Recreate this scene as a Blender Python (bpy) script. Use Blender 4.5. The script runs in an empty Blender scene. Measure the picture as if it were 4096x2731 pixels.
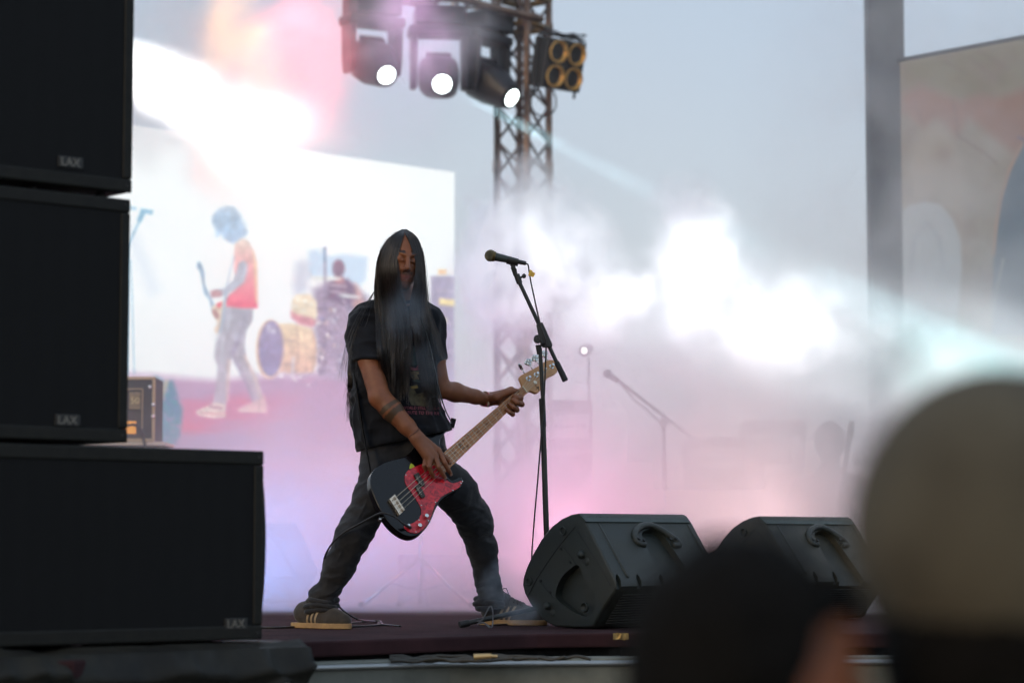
import bpy, bmesh, math, random
import numpy as np
from mathutils import Vector, Matrix
from mathutils.bvhtree import BVHTree

rng = np.random.default_rng(7)
random.seed(7)
scene = bpy.context.scene
COL = scene.collection

# ---------------------------------------------------------------- camera
F = 9671.0                     # focal length in pixels of the 4096 px wide photograph
CAMZ = 0.33
PITCH = math.atan((2180 - 1365.5) / F)
CP, SP = math.cos(PITCH), math.sin(PITCH)
cam_d = bpy.data.cameras.new('camera')
cam = bpy.data.objects.new('camera', cam_d)
COL.objects.link(cam)
cam.location = (0, 0, CAMZ)
cam.rotation_euler = (math.pi / 2 + PITCH, 0, 0)
cam_d.sensor_width = 36
cam_d.sensor_fit = 'HORIZONTAL'
cam_d.lens = F / 4096 * 36
cam_d.clip_start = 0.1
cam_d.clip_end = 5000
cam_d.dof.use_dof = True
cam_d.dof.focus_distance = 9.75
cam_d.dof.aperture_fstop = 2.0
scene.camera = cam

# ---------------------------------------------------------------- world, sun, exposure
world = bpy.data.worlds.new('World')
scene.world = world
world.use_nodes = True
wn = world.node_tree
for n in list(wn.nodes):
    wn.nodes.remove(n)
wo = wn.nodes.new('ShaderNodeOutputWorld')
wb = wn.nodes.new('ShaderNodeBackground')
sky = wn.nodes.new('ShaderNodeTexSky')
sky.sky_type = 'NISHITA'
sky.sun_disc = False
sky.sun_elevation = math.radians(16)
sky.sun_rotation = math.radians(215)
sky.air_density = 1.2
sky.dust_density = 3.0
sky.ozone_density = 1.6
# thin even overcast veil over the evening sky
veil = wn.nodes.new('ShaderNodeMix')
veil.data_type = 'RGBA'
veil.inputs[0].default_value = 0.72
veil.inputs[7].default_value = (8.4, 9.9, 11.8, 1)
tcw = wn.nodes.new('ShaderNodeTexCoord')
sxw = wn.nodes.new('ShaderNodeSeparateXYZ')
nzw = wn.nodes.new('ShaderNodeTexNoise')
nzw.inputs['Scale'].default_value = 3.0
nzw.inputs['Detail'].default_value = 3
adw = wn.nodes.new('ShaderNodeMath')
adw.operation = 'MULTIPLY_ADD'
adw.inputs[1].default_value = 0.10
crw = wn.nodes.new('ShaderNodeValToRGB')
crw.color_ramp.elements[0].position = 0.10
crw.color_ramp.elements[0].color = (0.94, 0.97, 1.02, 1)
crw.color_ramp.elements[1].position = 0.34
crw.color_ramp.elements[1].color = (0.72, 0.90, 1.14, 1)
scw = wn.nodes.new('ShaderNodeVectorMath')
scw.operation = 'SCALE'
scw.inputs[3].default_value = 11.3
wn.links.new(tcw.outputs['Generated'], sxw.inputs[0])
wn.links.new(tcw.outputs['Generated'], nzw.inputs['Vector'])
wn.links.new(nzw.outputs['Fac'], adw.inputs[0])
wn.links.new(sxw.outputs[2], adw.inputs[2])
wn.links.new(adw.outputs[0], crw.inputs[0])
wn.links.new(crw.outputs[0], scw.inputs[0])
wn.links.new(scw.outputs[0], veil.inputs[7])
wn.links.new(sky.outputs[0], veil.inputs[6])
wn.links.new(veil.outputs[2], wb.inputs[0])
wn.links.new(wb.outputs[0], wo.inputs[0])
wb.inputs[1].default_value = 0.075
world.cycles.sampling_method = 'AUTOMATIC'
sun_d = bpy.data.lights.new('sun', 'SUN')
sun_d.energy = 0.8
sun_d.angle = math.radians(14)
sun_d.color = (1.0, 0.72, 0.42)
sun = bpy.data.objects.new('sun', sun_d)
COL.objects.link(sun)
# behind the camera's left shoulder, low
sun.rotation_euler = (math.radians(74), 0, math.radians(-35))

vs = scene.view_settings
vs.view_transform = 'Standard'
vs.look = 'None'
vs.exposure = 0.0
vs.gamma = 1.0
try:
    vs.use_curve_mapping = False
except Exception:
    pass
cy = scene.cycles
cy.use_denoising = True
cy.denoiser = 'OPENIMAGEDENOISE'
cy.max_bounces = 6
cy.diffuse_bounces = 3
cy.glossy_bounces = 2
cy.transmission_bounces = 3
cy.transparent_max_bounces = 12
cy.volume_bounces = 2
cy.volume_step_rate = 1.0
cy.volume_max_steps = 256
cy.sample_clamp_indirect = 6
cy.use_light_tree = True
cy.use_adaptive_sampling = True
cy.adaptive_threshold = 0.04
cy.adaptive_min_samples = 24


# ---------------------------------------------------------------- projection helpers
def ray(px, py):
    a, b = (px - 2048) / F, (1365.5 - py) / F
    return Vector((a, CP - SP * b, SP + CP * b))


def W(px, py, y):
    """World point seen at pixel px, py of the photograph, y metres upstage."""
    r = ray(px, py)
    return Vector((0, 0, CAMZ)) + r * (y / r.y)


def on_plane(px, py, p, n):
    r = ray(px, py)
    c = Vector((0, 0, CAMZ))
    t = (p - c).dot(n) / r.dot(n)
    return c + r * t


def to_px(P):
    """World (N,3) array -> pixel arrays."""
    x, y, z = P[:, 0], P[:, 1], P[:, 2] - CAMZ
    f = y * CP + z * SP
    u = -y * SP + z * CP
    return 2048 + F * x / f, 1365.5 - F * u / f


def S(r, g, b, k=1.0):
    """sRGB 0-255 to linear rgba."""
    def l(c):
        c = c / 255
        return (c / 12.92 if c <= 0.04045 else ((c + 0.055) / 1.055) ** 2.4) * k
    return (l(r), l(g), l(b), 1)


# ---------------------------------------------------------------- materials
def mat(name, color=(0.5, 0.5, 0.5, 1), rough=0.6, metal=0.0, color2=None, nscale=8.0, bump=0.0, bscale=60.0,
        emit=None, estr=1.0, coat=0.0, spec=0.5, detail=4.0, coords='Object', rough2=None, sheen=0.0):
    m = bpy.data.materials.new(name)
    m.use_nodes = True
    nt = m.node_tree
    b = nt.nodes['Principled BSDF']
    b.inputs['Base Color'].default_value = color if len(color) == 4 else (*color, 1)
    b.inputs['Roughness'].default_value = rough
    b.inputs['Metallic'].default_value = metal
    b.inputs['Coat Weight'].default_value = coat
    b.inputs['Specular IOR Level'].default_value = spec
    b.inputs['Sheen Weight'].default_value = sheen
    tc = nt.nodes.new('ShaderNodeTexCoord')
    if color2 is not None or rough2 is not None:
        n = nt.nodes.new('ShaderNodeTexNoise')
        n.inputs['Scale'].default_value = nscale
        n.inputs['Detail'].default_value = detail
        n.inputs['Roughness'].default_value = 0.65
        nt.links.new(tc.outputs[coords], n.inputs['Vector'])
        cr = nt.nodes.new('ShaderNodeMapRange')
        cr.inputs['From Min'].default_value = 0.33
        cr.inputs['From Max'].default_value = 0.67
        nt.links.new(n.outputs['Fac'], cr.inputs['Value'])
        if color2 is not None:
            mx = nt.nodes.new('ShaderNodeMix')
            mx.data_type = 'RGBA'
            mx.inputs[6].default_value = color if len(color) == 4 else (*color, 1)
            mx.inputs[7].default_value = color2 if len(color2) == 4 else (*color2, 1)
            nt.links.new(cr.outputs[0], mx.inputs[0])
            nt.links.new(mx.outputs[2], b.inputs['Base Color'])
        if rough2 is not None:
            mr = nt.nodes.new('ShaderNodeMix')
            mr.inputs[2].default_value = rough
            mr.inputs[3].default_value = rough2
            nt.links.new(cr.outputs[0], mr.inputs[0])
            nt.links.new(mr.outputs[0], b.inputs['Roughness'])
    if bump > 0:
        n2 = nt.nodes.new('ShaderNodeTexNoise')
        n2.inputs['Scale'].default_value = bscale
        n2.inputs['Detail'].default_value = 3
        bp = nt.nodes.new('ShaderNodeBump')
        bp.inputs['Strength'].default_value = bump
        bp.inputs['Distance'].default_value = 0.002
        nt.links.new(tc.outputs[coords], n2.inputs['Vector'])
        nt.links.new(n2.outputs['Fac'], bp.inputs['Height'])
        nt.links.new(bp.outputs[0], b.inputs['Normal'])
    if emit is not None:
        b.inputs['Emission Color'].default_value = emit if len(emit) == 4 else (*emit, 1)
        b.inputs['Emission Strength'].default_value = estr
    return m


# ---------------------------------------------------------------- object helpers
def link(o, parent=None, kind=None, label=None, cat=None, group=None):
    COL.objects.link(o)
    if parent is not None:
        o.parent = parent
        o.matrix_parent_inverse = parent.matrix_world.inverted() if parent.type != 'EMPTY' else Matrix.Translation(parent.location).inverted()
    if kind:
        o['kind'] = kind
    if label:
        o['label'] = label
    if cat:
        o['category'] = cat
    if group:
        o['group'] = group
    return o


def thing(name, loc, label, cat, group=None):
    e = bpy.data.objects.new(name, None)
    e.empty_display_size = 0.1
    e.location = loc
    return link(e, None, None, label, cat, group)


def meshobj(name, verts, faces, m, parent=None, smooth=False, **kw):
    me = bpy.data.meshes.new(name)
    me.from_pydata([tuple(v) for v in verts], [], faces)
    me.materials.append(m)
    if smooth:
        me.shade_smooth()
    o = bpy.data.objects.new(name, me)
    return link(o, parent, **kw)


def bmobj(name, bm, m, parent=None, smooth=False, bevel=0.0, segs=2, autos=None, **kw):
    bmesh.ops.recalc_face_normals(bm, faces=bm.faces)
    me = bpy.data.meshes.new(name)
    bm.to_mesh(me)
    bm.free()
    me.materials.append(m)
    if smooth:
        me.shade_smooth()
    if autos is not None:
        me.set_sharp_from_angle(angle=math.radians(autos))
    o = bpy.data.objects.new(name, me)
    if bevel > 0:
        md = o.modifiers.new('bevel', 'BEVEL')
        md.width = bevel
        md.segments = segs
        md.limit_method = 'ANGLE'
        md.angle_limit = math.radians(32)
    return link(o, parent, **kw)


def add_box(bm, c, s, rot=None):
    """box centred at c with full sizes s, rot a 3x3 Matrix"""
    M = Matrix.Translation(c) @ (rot.to_4x4() if rot is not None else Matrix()) @ Matrix.Diagonal((s[0], s[1], s[2], 1))
    bmesh.ops.create_cube(bm, size=1, matrix=M)


def frame_to(d):
    return Vector(d).to_track_quat('Z', 'Y').to_matrix()


def add_cyl(bm, p0, p1, r0, r1=None, seg=16, caps=True):
    p0, p1 = Vector(p0), Vector(p1)
    if r1 is None:
        r1 = r0
    d = p1 - p0
    M = Matrix.Translation((p0 + p1) / 2) @ frame_to(d).to_4x4()
    bmesh.ops.create_cone(bm, cap_ends=caps, segments=seg, radius1=r0, radius2=r1, depth=d.length, matrix=M)


def add_ball(bm, c, r, seg=16, sc=(1, 1, 1), rot=None):
    M = Matrix.Translation(c) @ (rot.to_4x4() if rot is not None else Matrix()) @ Matrix.Diagonal((sc[0], sc[1], sc[2], 1))
    bmesh.ops.create_uvsphere(bm, u_segments=seg, v_segments=max(6, seg // 2), radius=r, matrix=M)


def smooth_path(pts, n=8):
    """Catmull-Rom through points"""
    P = [Vector(p) for p in pts]
    if len(P) < 3:
        return P
    out = []
    for i in range(len(P) - 1):
        a = P[max(i - 1, 0)]
        b, c = P[i], P[i + 1]
        d = P[min(i + 2, len(P) - 1)]
        for k in range(n):
            t = k / n
            out.append(0.5 * ((2 * b) + (c - a) * t + (2 * a - 5 * b + 4 * c - d) * t * t + (3 * b - a - 3 * c + d) * t ** 3))
    out.append(P[-1])
    return out


def add_tube(bm, pts, r, seg=8, smooth=8, taper=None, flat=1.0):
    P = smooth_path(pts, smooth) if smooth else [Vector(p) for p in pts]
    rings = []
    up = None
    n = len(P)
    for i, p in enumerate(P):
        t = (P[min(i + 1, n - 1)] - P[max(i - 1, 0)])
        if t.length < 1e-9:
            t = Vector((0, 0, 1))
        t.normalize()
        if up is None:
            up = t.orthogonal().normalized()
        up = (up - t * up.dot(t))
        if up.length < 1e-6:
            up = t.orthogonal()
        up.normalize()
        s = t.cross(up)
        rr = r if taper is None else r * taper(i / (n - 1))
        rings.append([bm.verts.new(p + (up * math.cos(a) * flat + s * math.sin(a)) * rr) for a in [2 * math.pi * k / seg for k in range(seg)]])
    for i in range(n - 1):
        for k in range(seg):
            bm.faces.new((rings[i][k], rings[i][(k + 1) % seg], rings[i + 1][(k + 1) % seg], rings[i + 1][k]))
    bm.faces.new(rings[0][::-1])
    bm.faces.new(rings[-1])


def add_prism(bm, poly, vec):
    """poly: list of Vectors (planar), extruded by vec"""
    a = [bm.verts.new(p) for p in poly]
    b = [bm.verts.new(p + vec) for p in poly]
    n = len(poly)
    bm.faces.new(a)
    bm.faces.new(b[::-1])
    for i in range(n):
        bm.faces.new((a[i], b[i], b[(i + 1) % n], a[(i + 1) % n]))


def curve2d(pts, n=5, closed=True):
    """Catmull-Rom smooth closed 2D outline"""
    P = np.array(pts, float)
    N = len(P)
    out = []
    for i in range(N if closed else N - 1):
        a, b, c, d = P[(i - 1) % N], P[i], P[(i + 1) % N], P[(i + 2) % N]
        if not closed:
            a, d = P[max(i - 1, 0)], P[min(i + 2, N - 1)]
        for k in range(n):
            t = k / n
            out.append(0.5 * ((2 * b) + (c - a) * t + (2 * a - 5 * b + 4 * c - d) * t * t + (3 * b - a - 3 * c + d) * t ** 3))
    if not closed:
        out.append(P[-1])
    return out


# ---------------------------------------------------------------- implicit modelling
def vnoise(P, seed=0):
    """cheap vectorised value noise, P (...,3) -> (-1..1)"""
    r = np.random.default_rng(seed)
    tab = r.random((32, 32, 32)).astype(np.float32) * 2 - 1
    i = np.floor(P).astype(int)
    f = (P - i).astype(np.float32)
    f = f * f * (3 - 2 * f)
    i0 = i & 31
    i1 = (i + 1) & 31
    x0, y0, z0 = i0[..., 0], i0[..., 1], i0[..., 2]
    x1, y1, z1 = i1[..., 0], i1[..., 1], i1[..., 2]
    fx, fy, fz = f[..., 0], f[..., 1], f[..., 2]
    a = tab[x0, y0, z0] * (1 - fx) + tab[x1, y0, z0] * fx
    b = tab[x0, y1, z0] * (1 - fx) + tab[x1, y1, z0] * fx
    c = tab[x0, y0, z1] * (1 - fx) + tab[x1, y0, z1] * fx
    d = tab[x0, y1, z1] * (1 - fx) + tab[x1, y1, z1] * fx
    return (a * (1 - fy) + b * fy) * (1 - fz) + (c * (1 - fy) + d * fy) * fz


class Field:
    def __init__(self, lo, hi, h):
        self.lo = np.array(lo, float)
        self.h = h
        self.n = np.ceil((np.array(hi, float) - self.lo) / h).astype(int) + 1
        self.d = np.full(self.n, 9.0, np.float32)

    def _sub(self, lo, hi):
        a = np.maximum(np.floor((np.array(lo) - self.lo) / self.h).astype(int), 0)
        b = np.minimum(np.ceil((np.array(hi) - self.lo) / self.h).astype(int) + 1, self.n)
        if (b <= a).any():
            return None, None
        ax = [(np.arange(a[i], b[i]) * self.h + self.lo[i]).astype(np.float32) for i in range(3)]
        return tuple(slice(a[i], b[i]) for i in range(3)), np.stack(np.meshgrid(*ax, indexing='ij'), -1)

    @staticmethod
    def smin(a, b, k):
        if k <= 0:
            return np.minimum(a, b)
        h = np.clip(0.5 + 0.5 * (b - a) / k, 0, 1)
        return b * (1 - h) + a * h - k * h * (1 - h)

    def cap(self, p0, p1, r0, r1=None, k=0.01, sub=False):
        r1 = r0 if r1 is None else r1
        p0, p1 = np.array(p0, float), np.array(p1, float)
        m = max(r0, r1) + k + 3 * self.h
        sl, P = self._sub(np.minimum(p0, p1) - m, np.maximum(p0, p1) + m)
        if sl is None:
            return
        d = p1 - p0
        t = np.clip(((P - p0) @ d) / max(d @ d, 1e-12), 0, 1)
        q = P - (p0 + t[..., None] * d)
        v = np.sqrt((q * q).sum(-1)) - (r0 + (r1 - r0) * t)
        self._put(sl, v, k, sub)

    def chain(self, pts, radii, k=0.01):
        for i in range(len(pts) - 1):
            self.cap(pts[i], pts[i + 1], radii[i], radii[i + 1], k)

    def ell(self, c, r, k=0.01, R=None, sub=False):
        c = np.array(c, float)
        r = np.array(r, float)
        m = r.max() + k + 3 * self.h
        sl, P = self._sub(c - m, c + m)
        if sl is None:
            return
        q = P - c
        if R is not None:
            q = q @ np.array(R)          # R columns = local axes
        k0 = np.sqrt(((q / r) ** 2).sum(-1))
        k1 = np.sqrt(((q / (r * r)) ** 2).sum(-1)) + 1e-9
        v = k0 * (k0 - 1) / k1
        self._put(sl, v, k, sub)

    def _put(self, sl, v, k, sub):
        if sub:
            self.d[sl] = -self.smin(-self.d[sl], v, k)
        else:
            self.d[sl] = self.smin(self.d[sl], v, k)

    def near(self, w=0.03):
        idx = np.argwhere(np.abs(self.d) < w)
        return idx, idx * self.h + self.lo

    def cut(self, p, n, lo, hi, k=0.002):
        """remove what lies on the n side of the plane through p, inside box lo..hi"""
        sl, P = self._sub(lo, hi)
        if sl is None:
            return
        v = (P - np.array(p)) @ np.array(n)
        self.d[sl] = -self.smin(-self.d[sl], -v, k)

    def mesh(self):
        d, h = self.d, self.h
        ins = d < 0
        nx, ny, nz = d.shape
        s = np.zeros((nx - 1, ny - 1, nz - 1), np.uint8)
        for a in (0, 1):
            for b in (0, 1):
                for c in (0, 1):
                    s += ins[a:nx - 1 + a, b:ny - 1 + b, c:nz - 1 + c]
        act = np.argwhere((s > 0) & (s < 8))
        ids = np.full(s.shape, -1, np.int32)
        ids[act[:, 0], act[:, 1], act[:, 2]] = np.arange(len(act))
        corners = np.array([(a, b, c) for a in (0, 1) for b in (0, 1) for c in (0, 1)])
        V = np.stack([d[act[:, 0] + a, act[:, 1] + b, act[:, 2] + c] for a, b, c in corners], 1)
        pos = np.zeros((len(act), 3))
        cnt = np.zeros(len(act))
        for i in range(8):
            for j in range(i + 1, 8):
                if np.abs(corners[i] - corners[j]).sum() != 1:
                    continue
                vi, vj = V[:, i], V[:, j]
                m = (vi < 0) != (vj < 0)
                t = np.where(m, vi / np.where(m, vi - vj, 1), 0)
                pos += m[:, None] * (corners[i] + t[:, None] * (corners[j] - corners[i]))
                cnt += m
        P = (act + pos / cnt[:, None]) * h + self.lo
        quads = []
        # x edges
        for ax in range(3):
            o1, o2 = (ax + 1) % 3, (ax + 2) % 3
            sl0 = [slice(1, -1)] * 3
            sl1 = [slice(1, -1)] * 3
            sl0[ax] = slice(0, -1)
            sl1[ax] = slice(1, None)
            A, B = ins[tuple(sl0)], ins[tuple(sl1)]
            e = np.argwhere(A != B)
            flip = A[e[:, 0], e[:, 1], e[:, 2]]
            g = e.copy()
            g[:, o1] += 1
            g[:, o2] += 1
            q = []
            for (a, b) in ((-1, -1), (0, -1), (0, 0), (-1, 0)):
                w = g.copy()
                w[:, o1] += a
                w[:, o2] += b
                q.append(ids[w[:, 0], w[:, 1], w[:, 2]])
            q = np.stack(q, 1)
            q[~flip] = q[~flip][:, ::-1]
            quads.append(q)
        Q = np.concatenate(quads)
        Q = Q[(Q >= 0).all(1)]
        return P, Q


def laplace(P, Q, it=2, f=0.5):
    for _ in range(it):
        acc = np.zeros_like(P)
        cnt = np.zeros(len(P))
        for a in range(4):
            i, j = Q[:, a], Q[:, (a + 1) % 4]
            np.add.at(acc, i, P[j])
            np.add.at(acc, j, P[i])
            np.add.at(cnt, i, 1)
            np.add.at(cnt, j, 1)
        P = P + f * (acc / np.maximum(cnt, 1)[:, None] - P)
    return P


def np_mesh(name, P, Q):
    me = bpy.data.meshes.new(name)
    me.vertices.add(len(P))
    me.vertices.foreach_set('co', np.asarray(P, np.float32).ravel())
    k = Q.shape[1]
    me.loops.add(len(Q) * k)
    me.loops.foreach_set('vertex_index', np.asarray(Q, np.int32).ravel())
    me.polygons.add(len(Q))
    me.polygons.foreach_set('loop_start', np.arange(len(Q), dtype=np.int32) * k)
    me.polygons.foreach_set('loop_total', np.full(len(Q), k, np.int32))
    me.update(calc_edges=True)
    me.validate()
    me.shade_smooth()
    return me


def field_obj(name, fld, m, parent=None, it=2, **kw):
    P, Q = fld.mesh()
    if it:
        P = laplace(P, Q, it)
    me = np_mesh(name, P, Q)
    me.materials.append(m)
    o = bpy.data.objects.new(name, me)
    return link(o, parent, **kw)


def bvh_of(o):
    me = o.data
    return BVHTree.FromPolygons([v.co.copy() for v in me.vertices], [tuple(p.vertices) for p in me.polygons])


def cast_px(bvh, px, py):
    r = ray(px, py).normalized()
    loc, nor, _, dist = bvh.ray_cast(Vector((0, 0, CAMZ)), r)
    return loc, nor


def decal(name, polys, bvh, m, parent, off=0.0012, step=4.0, **kw):
    """thin printed patches lying on a surface: polys are closed outlines in photograph pixels"""
    verts, faces = [], []
    for poly in polys:
        A = np.array(poly, float)
        bm = bmesh.new()
        vs_ = [bm.verts.new((x, y, 0)) for x, y in A]
        try:
            bm.faces.new(vs_)
        except ValueError:
            bm.free()
            continue
        x0, y0 = A.min(0)
        x1, y1 = A.max(0)
        for x in np.arange(x0 + step, x1, step):
            bmesh.ops.bisect_plane(bm, geom=bm.verts[:] + bm.edges[:] + bm.faces[:], plane_co=(x, 0, 0), plane_no=(1, 0, 0))
        for y in np.arange(y0 + step, y1, step):
            bmesh.ops.bisect_plane(bm, geom=bm.verts[:] + bm.edges[:] + bm.faces[:], plane_co=(0, y, 0), plane_no=(0, 1, 0))
        bm.verts.index_update()
        base = len(verts)
        ok = []
        for v in bm.verts:
            loc, nor = cast_px(bvh, v.co.x, v.co.y)
            ok.append(loc is not None)
            if loc is None:
                verts.append(Vector((0, 0, -5)))
            else:
                if nor.dot(ray(v.co.x, v.co.y)) > 0:
                    nor = -nor
                verts.append(loc + nor * off)
        for f in bm.faces:
            ix = [v.index for v in f.verts]
            if all(ok[i] for i in ix):
                pts = [verts[base + i] for i in ix]
                if max((a - pts[0]).length for a in pts) < 0.05:
                    faces.append([base + i for i in ix])
        bm.free()
    return meshobj(name, verts, faces, m, parent, **kw)


def text_polys(txt, x, y, size, ang=0.0, sx=1.0):
    """letter outlines of Blender's own font as pixel polygons (triangulated)"""
    cu = bpy.data.curves.new('t', 'FONT')
    cu.body = txt
    cu.resolution_u = 2
    o = bpy.data.objects.new('t', cu)
    COL.objects.link(o)
    dg = bpy.context.evaluated_depsgraph_get()
    me = bpy.data.meshes.new_from_object(o.evaluated_get(dg))
    me.calc_loop_triangles()
    out = []
    ca, sa = math.cos(ang), math.sin(ang)
    for t in me.loop_triangles:
        p = []
        for vi in t.vertices:
            c = me.vertices[vi].co
            u, v = c.x * size * sx, c.y * size
            p.append((x + u * ca + v * sa, y - (v * ca - u * sa)))
        out.append(p)
    bpy.data.objects.remove(o)
    bpy.data.curves.remove(cu)
    bpy.data.meshes.remove(me)
    return out


def flat_text(name, txt, origin, ux, uy, size, m, parent, depth=0.001):
    """text as thin raised lettering: origin, unit vectors ux (reading direction), uy (up)"""
    cu = bpy.data.curves.new(name, 'FONT')
    cu.body = txt
    cu.size = size
    cu.extrude = depth
    cu.resolution_u = 2
    o = bpy.data.objects.new(name, cu)
    COL.objects.link(o)
    dg = bpy.context.evaluated_depsgraph_get()
    me = bpy.data.meshes.new_from_object(o.evaluated_get(dg))
    bpy.data.objects.remove(o)
    bpy.data.curves.remove(cu)
    ux, uy = Vector(ux).normalized(), Vector(uy).normalized()
    M = Matrix.Translation(origin) @ Matrix((ux, uy, ux.cross(uy))).transposed().to_4x4()
    me.transform(M)
    me.materials.clear()
    me.materials.append(m)
    ob = bpy.data.objects.new(name, me)
    return link(ob, parent)


def copy_tree(o, parent=None):
    c = o.copy()
    COL.objects.link(c)
    if parent is not None:
        inv = o.matrix_parent_inverse.copy()
        c.parent = parent
        c.matrix_parent_inverse = inv
    for ch in list(o.children):
        copy_tree(ch, c)
    return c
# ---------------------------------------------------------------- smoke and haze (real volume grids)
class GN:
    def __init__(self, name):
        self.t = bpy.data.node_groups.new(name, 'GeometryNodeTree')
        self.t.interface.new_socket('Geometry', in_out='INPUT', socket_type='NodeSocketGeometry')
        self.t.interface.new_socket('Geometry', in_out='OUTPUT', socket_type='NodeSocketGeometry')
        self.out = self.t.nodes.new('NodeGroupOutput')

    def n(self, kind):
        return self.t.nodes.new(kind)

    def l(self, a, b):
        self.t.links.new(a, b)

    def set(self, sock, v):
        if hasattr(v, 'is_linked') or hasattr(v, 'links'):
            self.l(v, sock)
        else:
            sock.default_value = v

    def m(self, op, a, b=None, c=None, clamp=False):
        n = self.n('ShaderNodeMath')
        n.operation = op
        n.use_clamp = clamp
        self.set(n.inputs[0], a)
        if b is not None:
            self.set(n.inputs[1], b)
        if c is not None:
            self.set(n.inputs[2], c)
        return n.outputs[0]

    def vm(self, op, a, b=None, scale=None):
        n = self.n('ShaderNodeVectorMath')
        n.operation = op
        self.set(n.inputs[0], a)
        if b is not None:
            self.set(n.inputs[1], b)
        if scale is not None:
            self.set(n.inputs[3], scale)
        return n.outputs['Value'] if op in ('LENGTH', 'DOT_PRODUCT', 'DISTANCE') else n.outputs['Vector']

    def ss(self, x, a, b):
        n = self.n('ShaderNodeMapRange')
        n.interpolation_type = 'SMOOTHSTEP'
        self.set(n.inputs['Value'], x)
        n.inputs['From Min'].default_value = a
        n.inputs['From Max'].default_value = b
        return n.outputs[0]

    def noise(self, vec, scale, detail=3, rough=0.5, color=False, dist=0.0):
        n = self.n('ShaderNodeTexNoise')
        n.inputs['Scale'].default_value = scale
        n.inputs['Detail'].default_value = detail
        n.inputs['Roughness'].default_value = rough
        n.inputs['Distortion'].default_value = dist
        self.l(vec, n.inputs['Vector'])
        return n.outputs['Color' if color else 'Fac']


def smoke_material(name, color, aniso, step=1.0):
    m = bpy.data.materials.new(name)
    m.use_nodes = True
    nt = m.node_tree
    for n in list(nt.nodes):
        nt.nodes.remove(n)
    o = nt.nodes.new('ShaderNodeOutputMaterial')
    pv = nt.nodes.new('ShaderNodeVolumePrincipled')
    pv.inputs['Color'].default_value = color
    pv.inputs['Density'].default_value = 1.0
    pv.inputs['Anisotropy'].default_value = aniso
    nt.links.new(pv.outputs[0], o.inputs['Volume'])
    m.cycles.volume_step_rate = step
    return m


def smoke_volume(name, lo, hi, res, build, m, label=None, kind='stuff'):
    """volume grid filled from a density field, build(g, pos) -> density socket"""
    g = GN(name)
    pos = g.n('GeometryNodeInputPosition').outputs[0]
    den = build(g, pos)
    vc = g.n('GeometryNodeVolumeCube')
    g.l(den, vc.inputs['Density'])
    vc.inputs['Min'].default_value = lo
    vc.inputs['Max'].default_value = hi
    for i, ax in enumerate('XYZ'):
        vc.inputs['Resolution ' + ax].default_value = max(4, int((hi[i] - lo[i]) / res))
    sm = g.n('GeometryNodeSetMaterial')
    sm.inputs['Material'].default_value = m
    g.l(vc.outputs[0], sm.inputs['Geometry'])
    g.l(sm.outputs[0], g.out.inputs[0])
    me = bpy.data.meshes.new(name)
    o = bpy.data.objects.new(name, me)
    md = o.modifiers.new('fill', 'NODES')
    md.node_group = g.t
    link(o, None, kind=kind, label=label)
    return o


def blob(g, p, px, py, rx, rz, d, ry, soft=0.45):
    """soft ellipsoid centred on what the photograph shows at px, py; radii in photograph pixels / metres"""
    c = W(px, py, d)
    k = d / F
    q = g.vm('SUBTRACT', p, tuple(c))
    q = g.vm('DIVIDE', q, (rx * k, ry, rz * k))
    return g.ss(g.vm('LENGTH', q), 1.0, soft)


def add_all(g, L):
    s = L[0]
    for x in L[1:]:
        s = g.m('ADD', s, x)
    return s


SMOKE = smoke_material('smoke', (0.93, 0.94, 0.96, 1), 0.0, 1.0)


def warped(g, pos, s1, a1, s2, a2):
    w1 = g.vm('SUBTRACT', g.noise(pos, s1, 3, 0.55, True), (0.5, 0.5, 0.5))
    w2 = g.vm('SUBTRACT', g.noise(pos, s2, 3, 0.6, True), (0.5, 0.5, 0.5))
    p = g.vm('ADD', pos, g.vm('SCALE', w1, scale=a1))
    return g.vm('ADD', p, g.vm('SCALE', w2, scale=a2))


def build_billow(g, pos):
    p = warped(g, pos, 1.3, 0.8, 5.5, 0.30)
    p = g.vm('ADD', p, g.vm('SCALE', g.vm('SUBTRACT', g.noise(pos, 15.0, 3, 0.6, True), (0.5, 0.5, 0.5)), scale=0.06))
    bl = [
        (blob(g, p, 2090, 1010, 370, 380, 12.4, 0.5, 0.35), 8.0),
        (blob(g, p, 2330, 1250, 320, 250, 12.4, 0.4, 0.3), 6.0),
        (blob(g, p, 2760, 1000, 290, 360, 12.4, 0.5, 0.25), 6.5),
        (blob(g, p, 2960, 1330, 440, 380, 12.4, 0.5, 0.15), 5.0),
        (blob(g, p, 2870, 1600, 300, 230, 12.3, 0.35, 0.1), 3.0),
        (blob(g, p, 3350, 1380, 360, 240, 12.8, 0.3, 0.1), 2.6),
        (blob(g, p, 3640, 1450, 430, 230, 12.9, 0.35, 0.1), 5.0),
        (blob(g, p, 3300, 1050, 500, 420, 12.8, 0.35, 0.0), 0.30),
    ]
    big = add_all(g, [g.m('MULTIPLY', a, b) for a, b in bl])
    n = g.noise(p, 3.8, 9, 0.70)
    ridge = g.m('SUBTRACT', 1.0, g.m('MULTIPLY', g.m('ABSOLUTE', g.m('SUBTRACT', g.noise(p, 6.5, 5, 0.6), 0.5)), 4.5), clamp=True)
    den = g.m('ADD', g.ss(n, 0.41, 0.62), g.m('MULTIPLY', g.m('POWER', ridge, 3.0), 0.35))
    big = g.m('MULTIPLY', big, den)
    # stay clear of the box walls
    sx = g.n('ShaderNodeSeparateXYZ')
    g.l(pos, sx.inputs[0])
    big = g.m('MULTIPLY', big, g.ss(sx.outputs[1], 11.75, 11.95))
    return g.m('MULTIPLY', big, g.ss(sx.outputs[1], 13.4, 13.2))


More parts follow.
